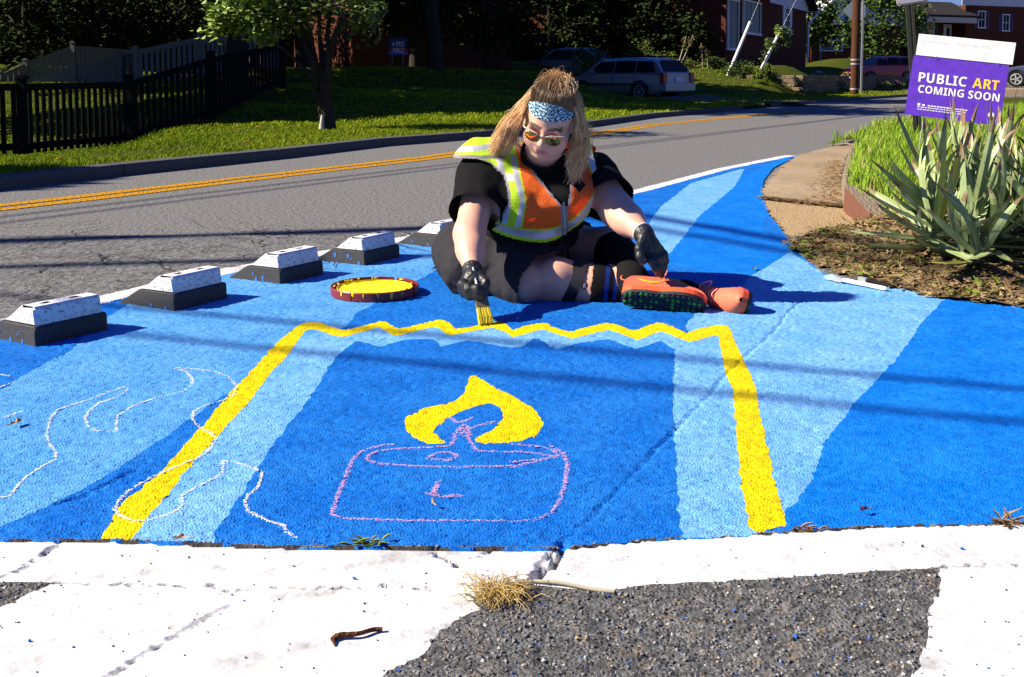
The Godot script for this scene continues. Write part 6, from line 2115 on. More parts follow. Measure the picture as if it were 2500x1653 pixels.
func build_cars() -> void:
	var lamp_red := mat("lamp_red", lin(0.42, 0.008, 0.006), 0.15)
	mat("paint_silver", lin(0.28, 0.285, 0.29), 0.32, 0.45).clearcoat_enabled = true
	mat("paint_red", lin(0.40, 0.008, 0.014), 0.12, 0.1).clearcoat_enabled = true
	mat("paint_blue", lin(0.012, 0.02, 0.055), 0.22, 0.1).clearcoat_enabled = true
	mat("paint_dark", lin(0.05, 0.06, 0.075), 0.25, 0.3).clearcoat_enabled = true
	mat("lamp_clear", lin(0.7, 0.7, 0.72), 0.1)
	# silver wagon: the tail turned to the right and towards the camera
	var wroof := [[0.02, 0.92], [0.42, 1.40], [1.2, 1.47], [2.4, 1.45], [2.95, 1.36], [3.55, 0.95]]
	var wbody := [[0.0, 0.86], [0.1, 0.92], [3.0, 0.93], [3.5, 0.90], [4.2, 0.76], [4.42, 0.55]]
	var yaw := PI - 0.80
	var tail := at(1655, 246, 35.5)
	var fw := Basis(Vector3.UP, yaw) * Vector3.RIGHT
	tail.y = lawn_y(tail.x + fw.x * 2.0, 35.5 - fw.z * 2.0)
	tail.y = at(1640, 247, 35.5).y
	var w := car("silver station wagon with roof rails and red tail lamps parked on the shaded lawn drive", tail, yaw, M.paint_silver, wroof, wbody, 0.86, [0.95, 3.5], [[0.30, 1.15, 0.55, 1.18], [1.22, 2.10, 1.24, 2.08], [2.18, 3.2, 2.15, 2.80]])
	for s in [-1.0, 1.0]:
		car_part(w, "tail_lamp", yaw, Vector3(0.03, 0.78, s * 0.74), Vector3(0.14, 0.34, 0.2), lamp_red)
		car_part(w, "roof_rail", yaw, Vector3(1.5, 1.50, s * 0.56), Vector3(2.0, 0.04, 0.04), M.rubber)
		car_part(w, "headlamp", yaw, Vector3(4.3, 0.62, s * 0.66), Vector3(0.16, 0.14, 0.3), M.lamp_clear)
		car_part(w, "door_mirror", yaw, Vector3(3.0, 0.98, s * 0.93), Vector3(0.16, 0.14, 0.14), M.paint_silver)
		for x in [1.18, 2.13]: car_part(w, "door_seam", yaw, Vector3(x, 0.62, s * 0.858), Vector3(0.012, 0.55, 0.012), M.rubber)
		car_part(w, "side_trim", yaw, Vector3(2.1, 0.56, s * 0.862), Vector3(2.3, 0.05, 0.02), M.rubber)
	car_part(w, "rear_bumper", yaw, Vector3(0.0, 0.47, 0), Vector3(0.22, 0.28, 1.62), M.paint_silver)
	car_part(w, "front_bumper", yaw, Vector3(4.4, 0.42, 0), Vector3(0.2, 0.24, 1.5), M.paint_silver)
	car_part(w, "number_plate", yaw, Vector3(-0.03, 0.72, 0), Vector3(0.03, 0.13, 0.32), M.plastic_white)
	# car in deep shade behind the person's head
	var sroof := [[0.45, 0.92], [1.05, 1.36], [1.6, 1.42], [2.4, 1.40], [3.3, 0.92]]
	var sbody := [[0.0, 0.84], [0.2, 0.92], [0.9, 0.95], [3.2, 0.93], [4.3, 0.76], [4.5, 0.55]]
	var p2 := at(1315, 202, 44.0)
	var c2 := car("dark car with a red tail lamp parked in deep shade left of the wagon", p2, -0.55, M.paint_dark, sroof, sbody, 0.87, [0.9, 3.6], [[0.75, 1.95, 1.15, 1.98], [2.05, 3.0, 2.05, 2.55]])
	for s in [-1.0, 1.0]:
		car_part(c2, "tail_lamp", -0.55, Vector3(0.05, 0.76, s * 0.66), Vector3(0.16, 0.16, 0.34), lamp_red)
		car_part(c2, "headlamp", -0.55, Vector3(4.38, 0.62, s * 0.66), Vector3(0.16, 0.14, 0.3), M.lamp_clear)
	# red car behind the flower bank
	var p3 := at(2222, 172, 66.0)
	var y3 := PI + 0.30
	p3.y = 0.48
	var c3 := car("red car half hidden behind the grass bank and flowers", p3, y3, M.paint_red, [[0.05, 1.0], [0.5, 1.55], [1.3, 1.62], [2.3, 1.58], [3.4, 1.0]], [[0.0, 0.95], [0.1, 1.02], [3.2, 1.02], [4.1, 0.85], [4.3, 0.6]], 0.9, [0.9, 3.5], [[0.4, 1.3, 0.6, 1.32], [1.38, 2.2, 1.38, 2.16], [2.26, 3.1, 2.22, 2.75]])
	for s in [-1.0, 1.0]: car_part(c3, "tail_lamp", y3, Vector3(0.05, 0.98, s * 0.74), Vector3(0.16, 0.3, 0.22), lamp_red)
	car_part(c3, "spoiler", y3, Vector3(0.4, 1.58, 0), Vector3(0.3, 0.05, 1.2), M.paint_red)
	# dark blue car at the right edge, nose to the left
	var y4 := PI - 0.55
	var nose := at(2437, 213, 46.0)
	var f4 := Basis(Vector3.UP, y4) * Vector3.RIGHT
	var p4 := nose - f4 * 4.4
	p4.y = nose.y + 0.02
	var c4 := car("dark blue car parked nose first at the far end of the road", p4, y4, M.paint_blue, sroof, sbody, 0.87, [0.9, 3.6], [[0.75, 1.95, 1.15, 1.98], [2.05, 3.0, 2.05, 2.55]], 0.33)
	for s in [-1.0, 1.0]:
		car_part(c4, "headlamp", y4, Vector3(4.25, 0.72, s * 0.62), Vector3(0.3, 0.13, 0.34), M.lamp_clear)
		car_part(c4, "door_mirror", y4, Vector3(2.8, 1.0, s * 0.95), Vector3(0.16, 0.14, 0.16), M.paint_blue)
	car_part(c4, "grille", y4, Vector3(4.46, 0.45, 0), Vector3(0.06, 0.16, 1.0), M.rubber)
	# raised pavement under it
	var pv := MB.new()
	pv.box(p4 + f4 * 2.0 - Vector3(0, 0.25, 0), Vector3(9.0, 0.44, 5.0), Basis(Vector3.UP, y4), 0.05)
	struct(pv.mesh(), "pavement", M.concrete)
	# drive from the road to the wagon
	var dr := MB.new()
	var pl := [Vector2(7.4, 28.2), Vector2(6.8, 30.0), Vector2(6.0, 32.5), Vector2(5.0, 36.0), Vector2(3.6, 39.0)]
	var wd := [1.1, 1.3, 1.3, 1.3, 1.3]
	for k in pl.size() - 1:
		for q in 6:
			var e := []
			for j in [0, 1]:
				var f: float = (q + j) / 6.0
				var c: Vector2 = pl[k].lerp(pl[k + 1], f)
				var hw := lerpf(wd[k], wd[k + 1], f)
				for sg in [-1.0, 1.0]:
					var p := c + Vector2(sg * hw, 0.15 * sg * hw)
					e.append(Vector3(p.x, lawn_y(p.x, p.y) + 0.03, -p.y))
			dr.quad(e[0], e[2], e[3], e[1])
	struct(dr.mesh(), "driveway", M.kerb_concrete)

# ---------------------------------------------------------------- stone retaining wall
func build_wall() -> void:
	var corner := Vector3(10.8, -0.05, -40.0)
	var t := thing("retaining_wall", "stepped tan stone block wall holding up the flower bank", "wall", corner)
	var meshes := []
	for k in 4:
		var mb := MB.new()
		var s := 0.85 + 0.1 * k
		mb.col = Color(0.33 * s, 0.245 * s, 0.15 * s)
		mb.box(Vector3.ZERO, Vector3(0.385, 0.146, 0.26), Basis.IDENTITY, 0.018)
		meshes.append(mb.mesh())
	var yaw := atan2(-ALONG.z, ALONG.x)
	for c in 6:
		for k in 44:
			var x := (k + (0.5 if c % 2 else 0.0)) * 0.39 + 0.2
			var o := put(meshes[rng.randi() % 4], "stone_block", M.wall_stone, t)
			o.position = ALONG * x + Vector3(0, 0.07 + c * 0.15, 0) - ACROSS * (c * 0.014 + rng.randf() * 0.012)
			o.rotation.y = yaw
		if c > 0:
			for k in 6:
				var o := put(meshes[rng.randi() % 4], "stone_block", M.wall_stone, t)
				o.position = -ACROSS * (k * 0.39 + 0.2 + (0.19 if c % 2 else 0.0)) + ALONG * (0.02 + rng.randf() * 0.012) + Vector3(0, 0.07 + c * 0.15, 0)
				o.rotation.y = yaw + PI / 2
	var rest := MB.new()
	rest.col = Color(0.28, 0.21, 0.13)
	rest.box(ALONG * 30.0 + Vector3(0, 0.42, 0) - ACROSS * 0.1, Vector3(25.0, 0.92, 0.3), Basis(ALONG, Vector3.UP, ACROSS))
	put(rest.mesh(), "far_length", M.wall_stone, t)

# ---------------------------------------------------------------- poles and signs
func text(parent: Node, s: String, size: float, where: Vector3, b: Basis, m: Material, called: String, bold := 800, align := HORIZONTAL_ALIGNMENT_CENTER, depth := 0.002) -> void:
	var f := SystemFont.new()
	f.font_names = PackedStringArray(["Droid Sans"])
	f.font_weight = bold
	var tm := TextMesh.new()
	tm.font = f
	tm.text = s
	tm.font_size = 64
	tm.pixel_size = size / 64.0
	tm.depth = depth
	tm.horizontal_alignment = align
	var o := put(tm, called, m, parent, where)
	o.basis = b

func build_poles() -> void:
	# utility pole with bands, and the diamond sign behind it
	var foot := at(2085, 238, 42.0)
	var p := thing("utility_pole", "brown wooden utility pole with metal bands in front of the stone wall", "pole", foot)
	var mb := MB.new()
	mb.tube(PackedVector3Array([Vector3(0, -0.3, 0), Vector3(0.02, 4.0, 0), Vector3(0.05, 9.0, 0)]), PackedFloat32Array([0.162, 0.155, 0.13]), 16)
	put(mb.mesh(), "shaft", M.pole_wood, p)
	for v in [146, 156, 217]:
		var b := MB.new()
		var y := at(2085, v, 42.0).y - foot.y
		b.tube(PackedVector3Array([Vector3(0.01, y - 0.03, 0), Vector3(0.01, y + 0.03, 0)]), PackedFloat32Array([0.17]), 16)
		put(b.mesh(), "band", M.steel_grey, p)
	var sb := at(2102, 236, 43.5)
	var s := thing("diamond_sign", "grey back of a diamond road sign standing behind the utility pole", "road sign", sb)
	var cc := at(2092, 26, 43.5) - sb
	var pm := MB.new()
	pm.box(Vector3(0, (cc.y + 0.5) * 0.5, 0), Vector3(0.07, cc.y + 0.5, 0.05))
	put(pm.mesh(), "post", M.steel_grey, s)
	var dm := MB.new()
	dm.box(cc + Vector3(0, 0, -0.05), Vector3(0.80, 0.80, 0.012), Basis(Vector3.BACK, PI / 4))
	put(dm.mesh(), "plate", M.dull_sign, s)
	# leaning white pipes over the guy wires
	var ga := [at(1776, 176, 42.0), at(1832, 53, 42.0)]
	var gb := [at(1842, 202, 41.0), at(1908, 70, 41.0)]
	for e in [[ga, "bare white plastic pipe leaning over a guy wire", false], [gb, "white plastic pipe on a guy wire grown over with green vine", true]]:
		var a: Vector3 = e[0][0]; var b: Vector3 = e[0][1]
		a.y = minf(a.y, lawn_y(a.x, -a.z))
		var t := thing("guy_wire_guard", e[1], "pipe", a, "guy wire guards")
		var q := MB.new()
		q.bar(Vector3.ZERO, b - a, 0.062, 0.062, 10)
		put(q.mesh(), "pipe", M.plastic_white, t)
		var wr := MB.new()
		wr.bar((b - a) * 0.98, (b - a) * 3.2, 0.006, 0.006, 5)
		put(wr.mesh(), "guy_wire", M.steel_grey, t)
		if e[2]:
			var v := thing("climbing_vine", "green vine hanging over the top of the white guy wire pipe", "vine", b)
			var st := MB.new()
			st.tube(PackedVector3Array([Vector3(0, 0.05, 0), (a - b) * 0.3 + Vector3(0.05, 0, 0.06), (a - b) * 0.7 + Vector3(-0.12, 0, 0.06)]), PackedFloat32Array([0.02, 0.015, 0.01]), 5)
			put(st.mesh(), "stem", M.bark, v)
			var lf := MB.new()
			leaves(lf, Vector3(0.0, -0.15, 0.05), Vector3(0.36, 0.28, 0.28), 700, 0.085, Color(0.08, 0.13, 0.015), Color(0.2, 0.28, 0.03), 811, 20, 0.0)
			leaves(lf, at(1885, 110, 41.0) - b + Vector3(-0.05, 0, 0), Vector3(0.28, 0.4, 0.2), 380, 0.08, Color(0.06, 0.1, 0.012), Color(0.16, 0.22, 0.03), 812, 14, 0.0)
			leaves(lf, at(1925, 100, 41.0) - b, Vector3(0.10, 0.42, 0.1), 130, 0.08, Color(0.08, 0.13, 0.015), Color(0.2, 0.26, 0.03), 813, 9, 0.0)
			leaves(lf, at(1865, 150, 41.0) - b, Vector3(0.12, 0.45, 0.1), 130, 0.07, Color(0.05, 0.08, 0.012), Color(0.14, 0.17, 0.04), 814, 9, 0.0)
			put(lf.mesh(), "foliage", M.leaf, v)
	# wire fence piece by the gabled house
	var cf0 := at(2003, 150, 66.0)
	var cf := thing("wire_fence", "thin white pipe fence rail beside the gabled brick house", "fence", cf0)
	var e1 := at(2004, 118, 66.0) - cf0; var e2 := at(2101, 115, 66.0) - cf0; var e3 := at(2101, 150, 66.0) - cf0
	for q in [[Vector3.ZERO, e1, "post"], [e1, e2, "top_rail"], [e3, e2, "post"]]:
		var m2 := MB.new()
		m2.bar(q[0], q[1], 0.03, 0.03, 6)
		put(m2.mesh(), q[2], M.steel_grey, cf)
	# blue yard sign on the lawn
	var yb := at(968, 166, 35.0)
	var ys := thing("yard_sign", "blue and red election yard sign on wire legs in front of the brick house", "sign", yb)
	var c := at(972, 114, 35.0) - yb
	var bw := 0.60; var bh := 0.56
	for e in [["navy_panel", 0.12, 0.32, M.ink_navy], ["red_panel", -0.10, 0.13, M.ink_red], ["blue_stripe", -0.015, 0.03, M.ink_blue], ["blue_base", -0.21, 0.10, M.ink_blue]]:
		var m2 := MB.new()
		m2.box(c + Vector3(0, e[1], 0), Vector3(bw, e[2], 0.012))
		put(m2.mesh(), e[0], e[3], ys)
	text(ys, "H RRIS", 0.20, c + Vector3(0, 0.085, 0.008), Basis.from_scale(Vector3(0.68, 1.12, 1)), M.sign_white, "lettering", 700)
	text(ys, "WALZ", 0.20, c + Vector3(0, -0.115, 0.008), Basis.from_scale(Vector3(0.68, 1.12, 1)), M.sign_white, "lettering", 700)
	var star := MB.new()
	for k in 5:
		var a0 := TAU * k / 5.0 + PI / 2
		var sc := c + Vector3(-0.105, 0.10, 0.010)
		star.tri(sc + Vector3(cos(a0 - 0.63), sin(a0 - 0.63), 0) * 0.012, sc + Vector3(cos(a0), sin(a0), 0) * 0.032, sc + Vector3(cos(a0 + 0.63), sin(a0 + 0.63), 0) * 0.012)
		star.tri(sc, sc + Vector3(cos(a0 - 0.63), sin(a0 - 0.63), 0) * 0.012, sc + Vector3(cos(a0 + 0.63), sin(a0 + 0.63), 0) * 0.012)
	put(star.mesh(), "star", M.ink_red, ys)
	for sx in [-0.18, 0.18]:
		var m2 := MB.new()
		m2.bar(Vector3(sx, -0.15, 0), c + Vector3(sx, -0.2, -0.01), 0.008, 0.008, 6)
		put(m2.mesh(), "wire_leg", M.steel_grey, ys)
	# street sign post beside the purple sign, leaning
	var f0 := at(2243, 332, 11.0)
	f0.y = verge_y(f0.x, 11.0) - 0.1
	var sp := thing("street_sign", "leaning green steel post carrying a white sign with a red border", "road sign", f0)
	var tp := at(2216, -40, 11.0) - f0
	var ax := tp.normalized()
	var bx := Vector3.RIGHT - ax * ax.x
	bx = bx.normalized()
	var pb := Basis(bx, ax, bx.cross(ax))
	for e in [["web", Vector3(0, 0, 0), Vector3(0.035, tp.length(), 0.006)], ["flange", Vector3(-0.03, 0, 0.012), Vector3(0.028, tp.length(), 0.006)], ["flange", Vector3(0.03, 0, 0.012), Vector3(0.028, tp.length(), 0.006)]]:
		var m2 := MB.new()
		m2.box(tp * 0.5 + pb * (e[1] as Vector3), e[2], pb)
		put(m2.mesh(), e[0], M.post_green, sp)
	var pc := at(2221, -38, 10.95) - f0
	var SB := pb * Basis(Vector3.BACK, 0.06)
	for e in [["sign_plate", 0.325, 0.40, M.sign_white, 0.0], ["red_border", 0.305, 0.38, M.sign_red, 0.003], ["sign_face", 0.293, 0.368, M.sign_white, 0.006]]:
		var m2 := MB.new()
		round_plate(m2, pc + SB * Vector3(0, 0, e[4] + 0.02), SB, e[1], e[2], 0.03, 0.003)
		put(m2.mesh(), e[0], e[3], sp)
	purple_sign()

func round_plate(mb: MB, c: Vector3, b: Basis, w: float, h: float, r: float, thick: float) -> void:
	var pts := []
	for q in [[1, 1, 0.0], [-1, 1, PI / 2], [-1, -1, PI], [1, -1, PI * 1.5]]:
		for k in 5:
			var a: float = q[2] + PI / 2 * k / 4.0
			pts.append(Vector2(q[0] * (w * 0.5 - r) + cos(a) * r, q[1] * (h * 0.5 - r) + sin(a) * r))
	var n := pts.size()
	for k in n:
		var p: Vector2 = pts[k]; var q: Vector2 = pts[(k + 1) % n]
		mb.tri(c + b * Vector3(0, 0, thick * 0.5), c + b * Vector3(q.x, q.y, thick * 0.5), c + b * Vector3(p.x, p.y, thick * 0.5))
		mb.tri(c - b * Vector3(0, 0, thick * 0.5), c + b * Vector3(p.x, p.y, -thick * 0.5), c + b * Vector3(q.x, q.y, -thick * 0.5))
		mb.quad(c + b * Vector3(p.x, p.y, -thick * 0.5), c + b * Vector3(p.x, p.y, thick * 0.5), c + b * Vector3(q.x, q.y, thick * 0.5), c + b * Vector3(q.x, q.y, -thick * 0.5))

func purple_sign() -> void:
	var D := 7.85
	var ctr := at(2334, 220, D)
	var foot := Vector3(ctr.x - 0.05, verge_y(ctr.x, D), ctr.z)
	var s := thing("yard_sign", "purple public art yard sign with a white rider tilted behind the yucca", "sign", foot)
	var o := ctr - foot
	var B := Basis(Vector3.BACK, -0.128) * Basis(Vector3.UP, -0.42)
	var w := 0.655; var h := 0.443
	var m := MB.new()
	m.box(o, Vector3(w, h, 0.006), B * Basis.IDENTITY)
	put(m.mesh(), "purple_board", M.sign_purple, s)
	var P := func(x: float, y: float, z := 0.0045) -> Vector3: return o + B * Vector3(x, y, z)
	var rc := P.call(0.017, 0.305, 0.006) as Vector3
	var m2 := MB.new()
	m2.box(rc, Vector3(0.66, 0.158, 0.005), B)
	put(m2.mesh(), "white_rider", M.sign_white, s)
	var sh := Basis(Vector3(1, 0, 0), Vector3(-0.02, 1, 0), Vector3(0, 0, 1))
	text(s, "PUBLIC", 0.098, P.call(-0.105, 0.065), B * sh, M.sign_white, "lettering", 900)
	text(s, "ART", 0.098, P.call(0.195, 0.065), B * sh, M.ink_yellow, "lettering", 900)
	text(s, "COMING SOON", 0.078, P.call(0.02, -0.022), B * sh, M.sign_white, "lettering", 900)
	text(s, "Learn more", 0.040, P.call(-0.19, 0.334, 0.0095), B, M.ink_grey, "rider_lettering", 400, HORIZONTAL_ALIGNMENT_CENTER, 0.0006)
	text(s, "Aprende más", 0.040, P.call(0.075, 0.334, 0.0095), B, M.ink_grey, "rider_lettering", 400, HORIZONTAL_ALIGNMENT_CENTER, 0.0006)
	# illegible small print: short dashes; small icons
	for row in 3:
		var d := MB.new()
		var x := -0.245 if row > 0 else -0.175
		while x < 0.10 - 0.02 * row:
			var l := rng.randf_range(0.008, 0.026)
			d.box(P.call(x + l * 0.5, -0.138 - row * 0.0165, 0.004), Vector3(l, 0.006 if row > 0 else 0.009, 0.002), B)
			x += l + 0.005
		put(d.mesh(), "small_print", M.sign_white, s).set_meta("kind", "stuff")
	for row in 1:
		var d := MB.new()
		for seg in [[-0.21, -0.10], [-0.03, 0.06], [0.10, 0.20]]:
			var x: float = seg[0]
			while x < seg[1]:
				var l := rng.randf_range(0.006, 0.016)
				d.box(P.call(x + l * 0.5, 0.284 + rng.randfn() * 0.004, 0.0093), Vector3(l, rng.randf_range(0.003, 0.012), 0.0006), B)
				x += l + 0.004
		put(d.mesh(), "faint_print", M.ink_grey, s).set_meta("kind", "stuff")
	var ic := MB.new()
	round_plate(ic, P.call(-0.238, -0.136, 0.004), B, 0.02, 0.02, 0.005, 0.002)
	put(ic.mesh(), "icon", M.sign_white, s)
	var ic2 := MB.new()
	round_plate(ic2, P.call(-0.205, -0.138, 0.004), B, 0.022, 0.014, 0.006, 0.002)
	put(ic2.mesh(), "icon", M.sign_white, s)
	var ic3 := MB.new()
	round_plate(ic3, P.call(0.26, -0.15, 0.004), B, 0.04, 0.04, 0.019, 0.002)
	put(ic3.mesh(), "round_seal", M.sign_white, s)
	for x in [-0.19, 0.19]:
		var q := MB.new()
		q.bar(P.call(x, -0.62, -0.010), P.call(x, 0.30, -0.010), 0.0045, 0.0045, 6)
		put(q.mesh(), "wire_leg", M.steel_grey, s)
	for x in [-0.17, 0.25]:
		var q := MB.new()
		torus(q, P.call(x, 0.223, 0.004), B * Basis(Vector3.UP, PI / 2), 0.012, 0.0016)
		put(q.mesh(), "wire_tie", M.steel_grey, s)

# ---------------------------------------------------------------- overhead cables: out of the picture, seen by their shadows
func cable(label: String, u0: float, v0: float, u1: float, v1: float, r: float, height: float, ext0: float, ext1: float) -> void:
	var a := gp(u0, v0); var b := gp(u1, v1)
	var back := -SUN / absf(SUN.y) * height
	a += back; b += back
	var d := (b - a).normalized()
	var p := a - d * ext0; var q := b + d * ext1
	var t := thing("overhead_cable", label, "cable", p, "overhead cables")
	var mb := MB.new()
	mb.bar(Vector3.ZERO, q - p, r, r, 8)
	put(mb.mesh(), "sheath", M.cable, t)

func build_cables() -> void:
	cable("overhead cable whose soft shadow crosses the flame of the mural", 158, 803, 2500, 1035, 0.019, 5.0, 10.0, 12.0)
	cable("overhead cable whose soft shadow crosses the zigzag line of the mural", 316, 752, 2500, 953, 0.019, 5.0, 10.0, 12.0)
	cable("unseen thick bar added to cast the broad shadow across the grey road", 0, 592, 991, 557, 0.085, 8.0, 6.0, 0.6)  # added bar out of view, sized for the soft broad shadow; true source unknown
	cable("overhead cable whose shadow lies on the blue paint behind the person", 1480, 512, 1950, 592, 0.04, 7.0, 1.0, 12.0)
	cable("thin overhead cable whose shadow lies close behind the person", 1530, 548, 1940, 618, 0.03, 7.0, 1.0, 12.0)
	cable("roadside cable whose shadow follows the yellow centre line", 0, 528, 1060, 404, 0.016, 5.2, 12.0, 30.0)
	cable("second roadside cable whose shadow follows the yellow centre line", 0, 543, 1060, 412, 0.016, 5.2, 12.0, 30.0)
	cable("overhead cable whose faint shadow crosses the cracked road", 0, 655, 560, 640, 0.045, 7.0, 6.0, 1.0)

# ================================================================ PROPS NEAR THE CAMERA
func build_props() -> void:
	prop_materials()
	blocks()
	lid()
	brushes()
	yucca()

func prop_materials() -> void:
	var scuff := ntex(noise(0.035, FastNoiseLite.TYPE_SIMPLEX, 5, 51), [[0.0, g(0.12)], [0.16, g(0.35)], [0.25, g(0.8)], [0.36, g(0.95)], [1.0, g(1.0)]], 512)
	tri_map(mat("block_white", lin(0.72, 0.73, 0.74), 0.6), scuff, 2.6, M.fine_n, 0.25)
	var grime := ntex(noise(0.03, FastNoiseLite.TYPE_SIMPLEX_SMOOTH, 4, 52), [[0.0, g(0.55)], [0.5, g(0.85)], [0.8, g(1.0)], [1.0, g(1.0)]], 512)
	tri_map(mat("block_black", lin(0.040, 0.040, 0.042), 0.7), grime, 4.0, M.fine_n, 0.4)
	mat("block_drip", lin(0.03, 0.15, 0.6), 0.6)
	mat("lid_red", lin(0.17, 0.012, 0.016), 0.45)
	vc(mat("wet_yellow", Color.WHITE, 0.28))
	mat("handle_navy", lin(0.018, 0.035, 0.06), 0.3)
	tri_map(mat("ferrule", lin(0.30, 0.26, 0.14), 0.45, 0.4), M.speck, 6.0)
	vc(mat("bristle", Color.WHITE, 0.6))
	vc(mat("yucca_leaf", Color.WHITE, 0.42))
	vc(mat("litter", Color.WHITE, 0.8))

func blocks() -> void:
	# kerb separator blocks: black rubber foot, white top with two bolt holes, a ramp on the road side
	var spots := [[88, 850, "scuffed black and white kerb block, first of the row, standing on deep blue paint"], [427, 762, "kerb block second in the row, with a dark broken bolt hole on top"], [685.5, 697, "kerb block third in the row, blue paint smeared along its foot"], [891, 650, "kerb block fourth in the row, beside the lid of yellow paint"], [1081, 607.6, "kerb block last in the row, partly hidden behind the person"]]
	var lx := Vector3(0.5175, 0, -0.8557)                # along the block
	var wx := Vector3(-0.8557, 0, -0.5175)               # towards the road
	var r := RandomNumberGenerator.new()
	r.seed = 8
	for k in spots.size():
		var o := gp(spots[k][0], spots[k][1])
		var t := thing("kerb_block", spots[k][2], "kerb block", o, "kerb blocks along the mural edge")
		t.rotation.y = r.randfn() * 0.02
		var P := func(l: float, w: float, h: float) -> Vector3: return lx * l + wx * w + Vector3(0, h, 0)
		var LEN := 0.236
		var foot := MB.new()
		var prof := [[0.0, 0.0], [0.002, 0.050], [0.008, 0.057], [0.168, 0.057], [0.262, 0.004], [0.262, 0.0]]
		extrude(foot, prof, P, 0.0, LEN, 0.004)
		put(foot.mesh(), "rubber_foot", M.block_black, t)
		var top := MB.new()
		var pr2 := [[0.014, 0.058], [0.020, 0.103], [0.027, 0.110], [0.078, 0.110], [0.088, 0.106], [0.160, 0.058]]
		# body without its top face; the top is built round the two holes
		extrude(top, pr2, P, 0.010, LEN - 0.008, 0.006, 2)
		var l0 := 0.016; var l1 := LEN - 0.014
		var wa := 0.027; var wb := 0.078
		var ha := 0.043; var hb := 0.064
		var cuts := [[l0, 0.055], [0.055, 0.083], [0.083, 0.148], [0.148, 0.176], [0.176, l1]]
		for c in 5:
			var a: float = cuts[c][0]; var b: float = cuts[c][1]
			if c % 2 == 0:
				top.quad(P.call(a, wa, 0.110), P.call(a, wb, 0.110), P.call(b, wb, 0.110), P.call(b, wa, 0.110))
			else:
				top.quad(P.call(a, wa, 0.110), P.call(a, ha, 0.110), P.call(b, ha, 0.110), P.call(b, wa, 0.110))
				top.quad(P.call(a, hb, 0.110), P.call(a, wb, 0.110), P.call(b, wb, 0.110), P.call(b, hb, 0.110))
		put(top.mesh(), "white_top", M.block_white, t)
		for c in [1, 3]:
			var a: float = cuts[c][0]; var b: float = cuts[c][1]
			var hole := MB.new()
			var rg := [[a, ha], [b, ha], [b, hb], [a, hb]]
			for j in 4:
				var e: Array = rg[j]; var f: Array = rg[(j + 1) % 4]
				hole.quad(P.call(e[0], e[1], 0.110), P.call(f[0], f[1], 0.110), P.call(f[0], f[1], 0.085), P.call(e[0], e[1], 0.085))
			hole.quad(P.call(a, ha, 0.085), P.call(b, ha, 0.085), P.call(b, hb, 0.085), P.call(a, hb, 0.085))
			put(hole.mesh(), "bolt_hole", M.block_black, t)
		# dried drips of blue paint on the foot
		var dm := MB.new()
		for q in 5:
			var w := r.randf_range(0.02, 0.2); var h := r.randf_range(0.004, 0.04)
			if w > 0.168 and h > 0.03: continue
			var s := r.randf_range(0.002, 0.006)
			disc(dm, P.call(-0.0012, w, h), Basis(wx, Vector3.UP, -lx), s, s * r.randf_range(0.8, 2.2), 9)
		put(dm.mesh(), "paint_drips", M.block_drip, t).set_meta("kind", "stuff")

func extrude(mb: MB, prof: Array, P: Callable, l0: float, l1: float, ch: float, skip := -1) -> void:
	var n := prof.size()
	var c := Vector2.ZERO
	for p in prof: c += Vector2(p[0], p[1]) / n
	var ring := func(l: float, inset: float) -> PackedVector3Array:
		var out := PackedVector3Array()
		for p in prof:
			var q := Vector2(p[0], p[1])
			q += (c - q).normalized() * inset
			out.append(P.call(l, q.x, q.y))
		return out
	var rs := [ring.call(l0, ch), ring.call(l0 + ch, 0.0), ring.call(l1 - ch, 0.0), ring.call(l1, ch)]
	for k in 3:
		for j in n:
			if j == skip: continue
			mb.quad(rs[k][j], rs[k + 1][j], rs[k + 1][(j + 1) % n], rs[k][(j + 1) % n])
	for j in range(1, n - 1):
		mb.tri(rs[0][0], rs[0][j], rs[0][j + 1])
		mb.tri(rs[3][0], rs[3][j + 1], rs[3][j])

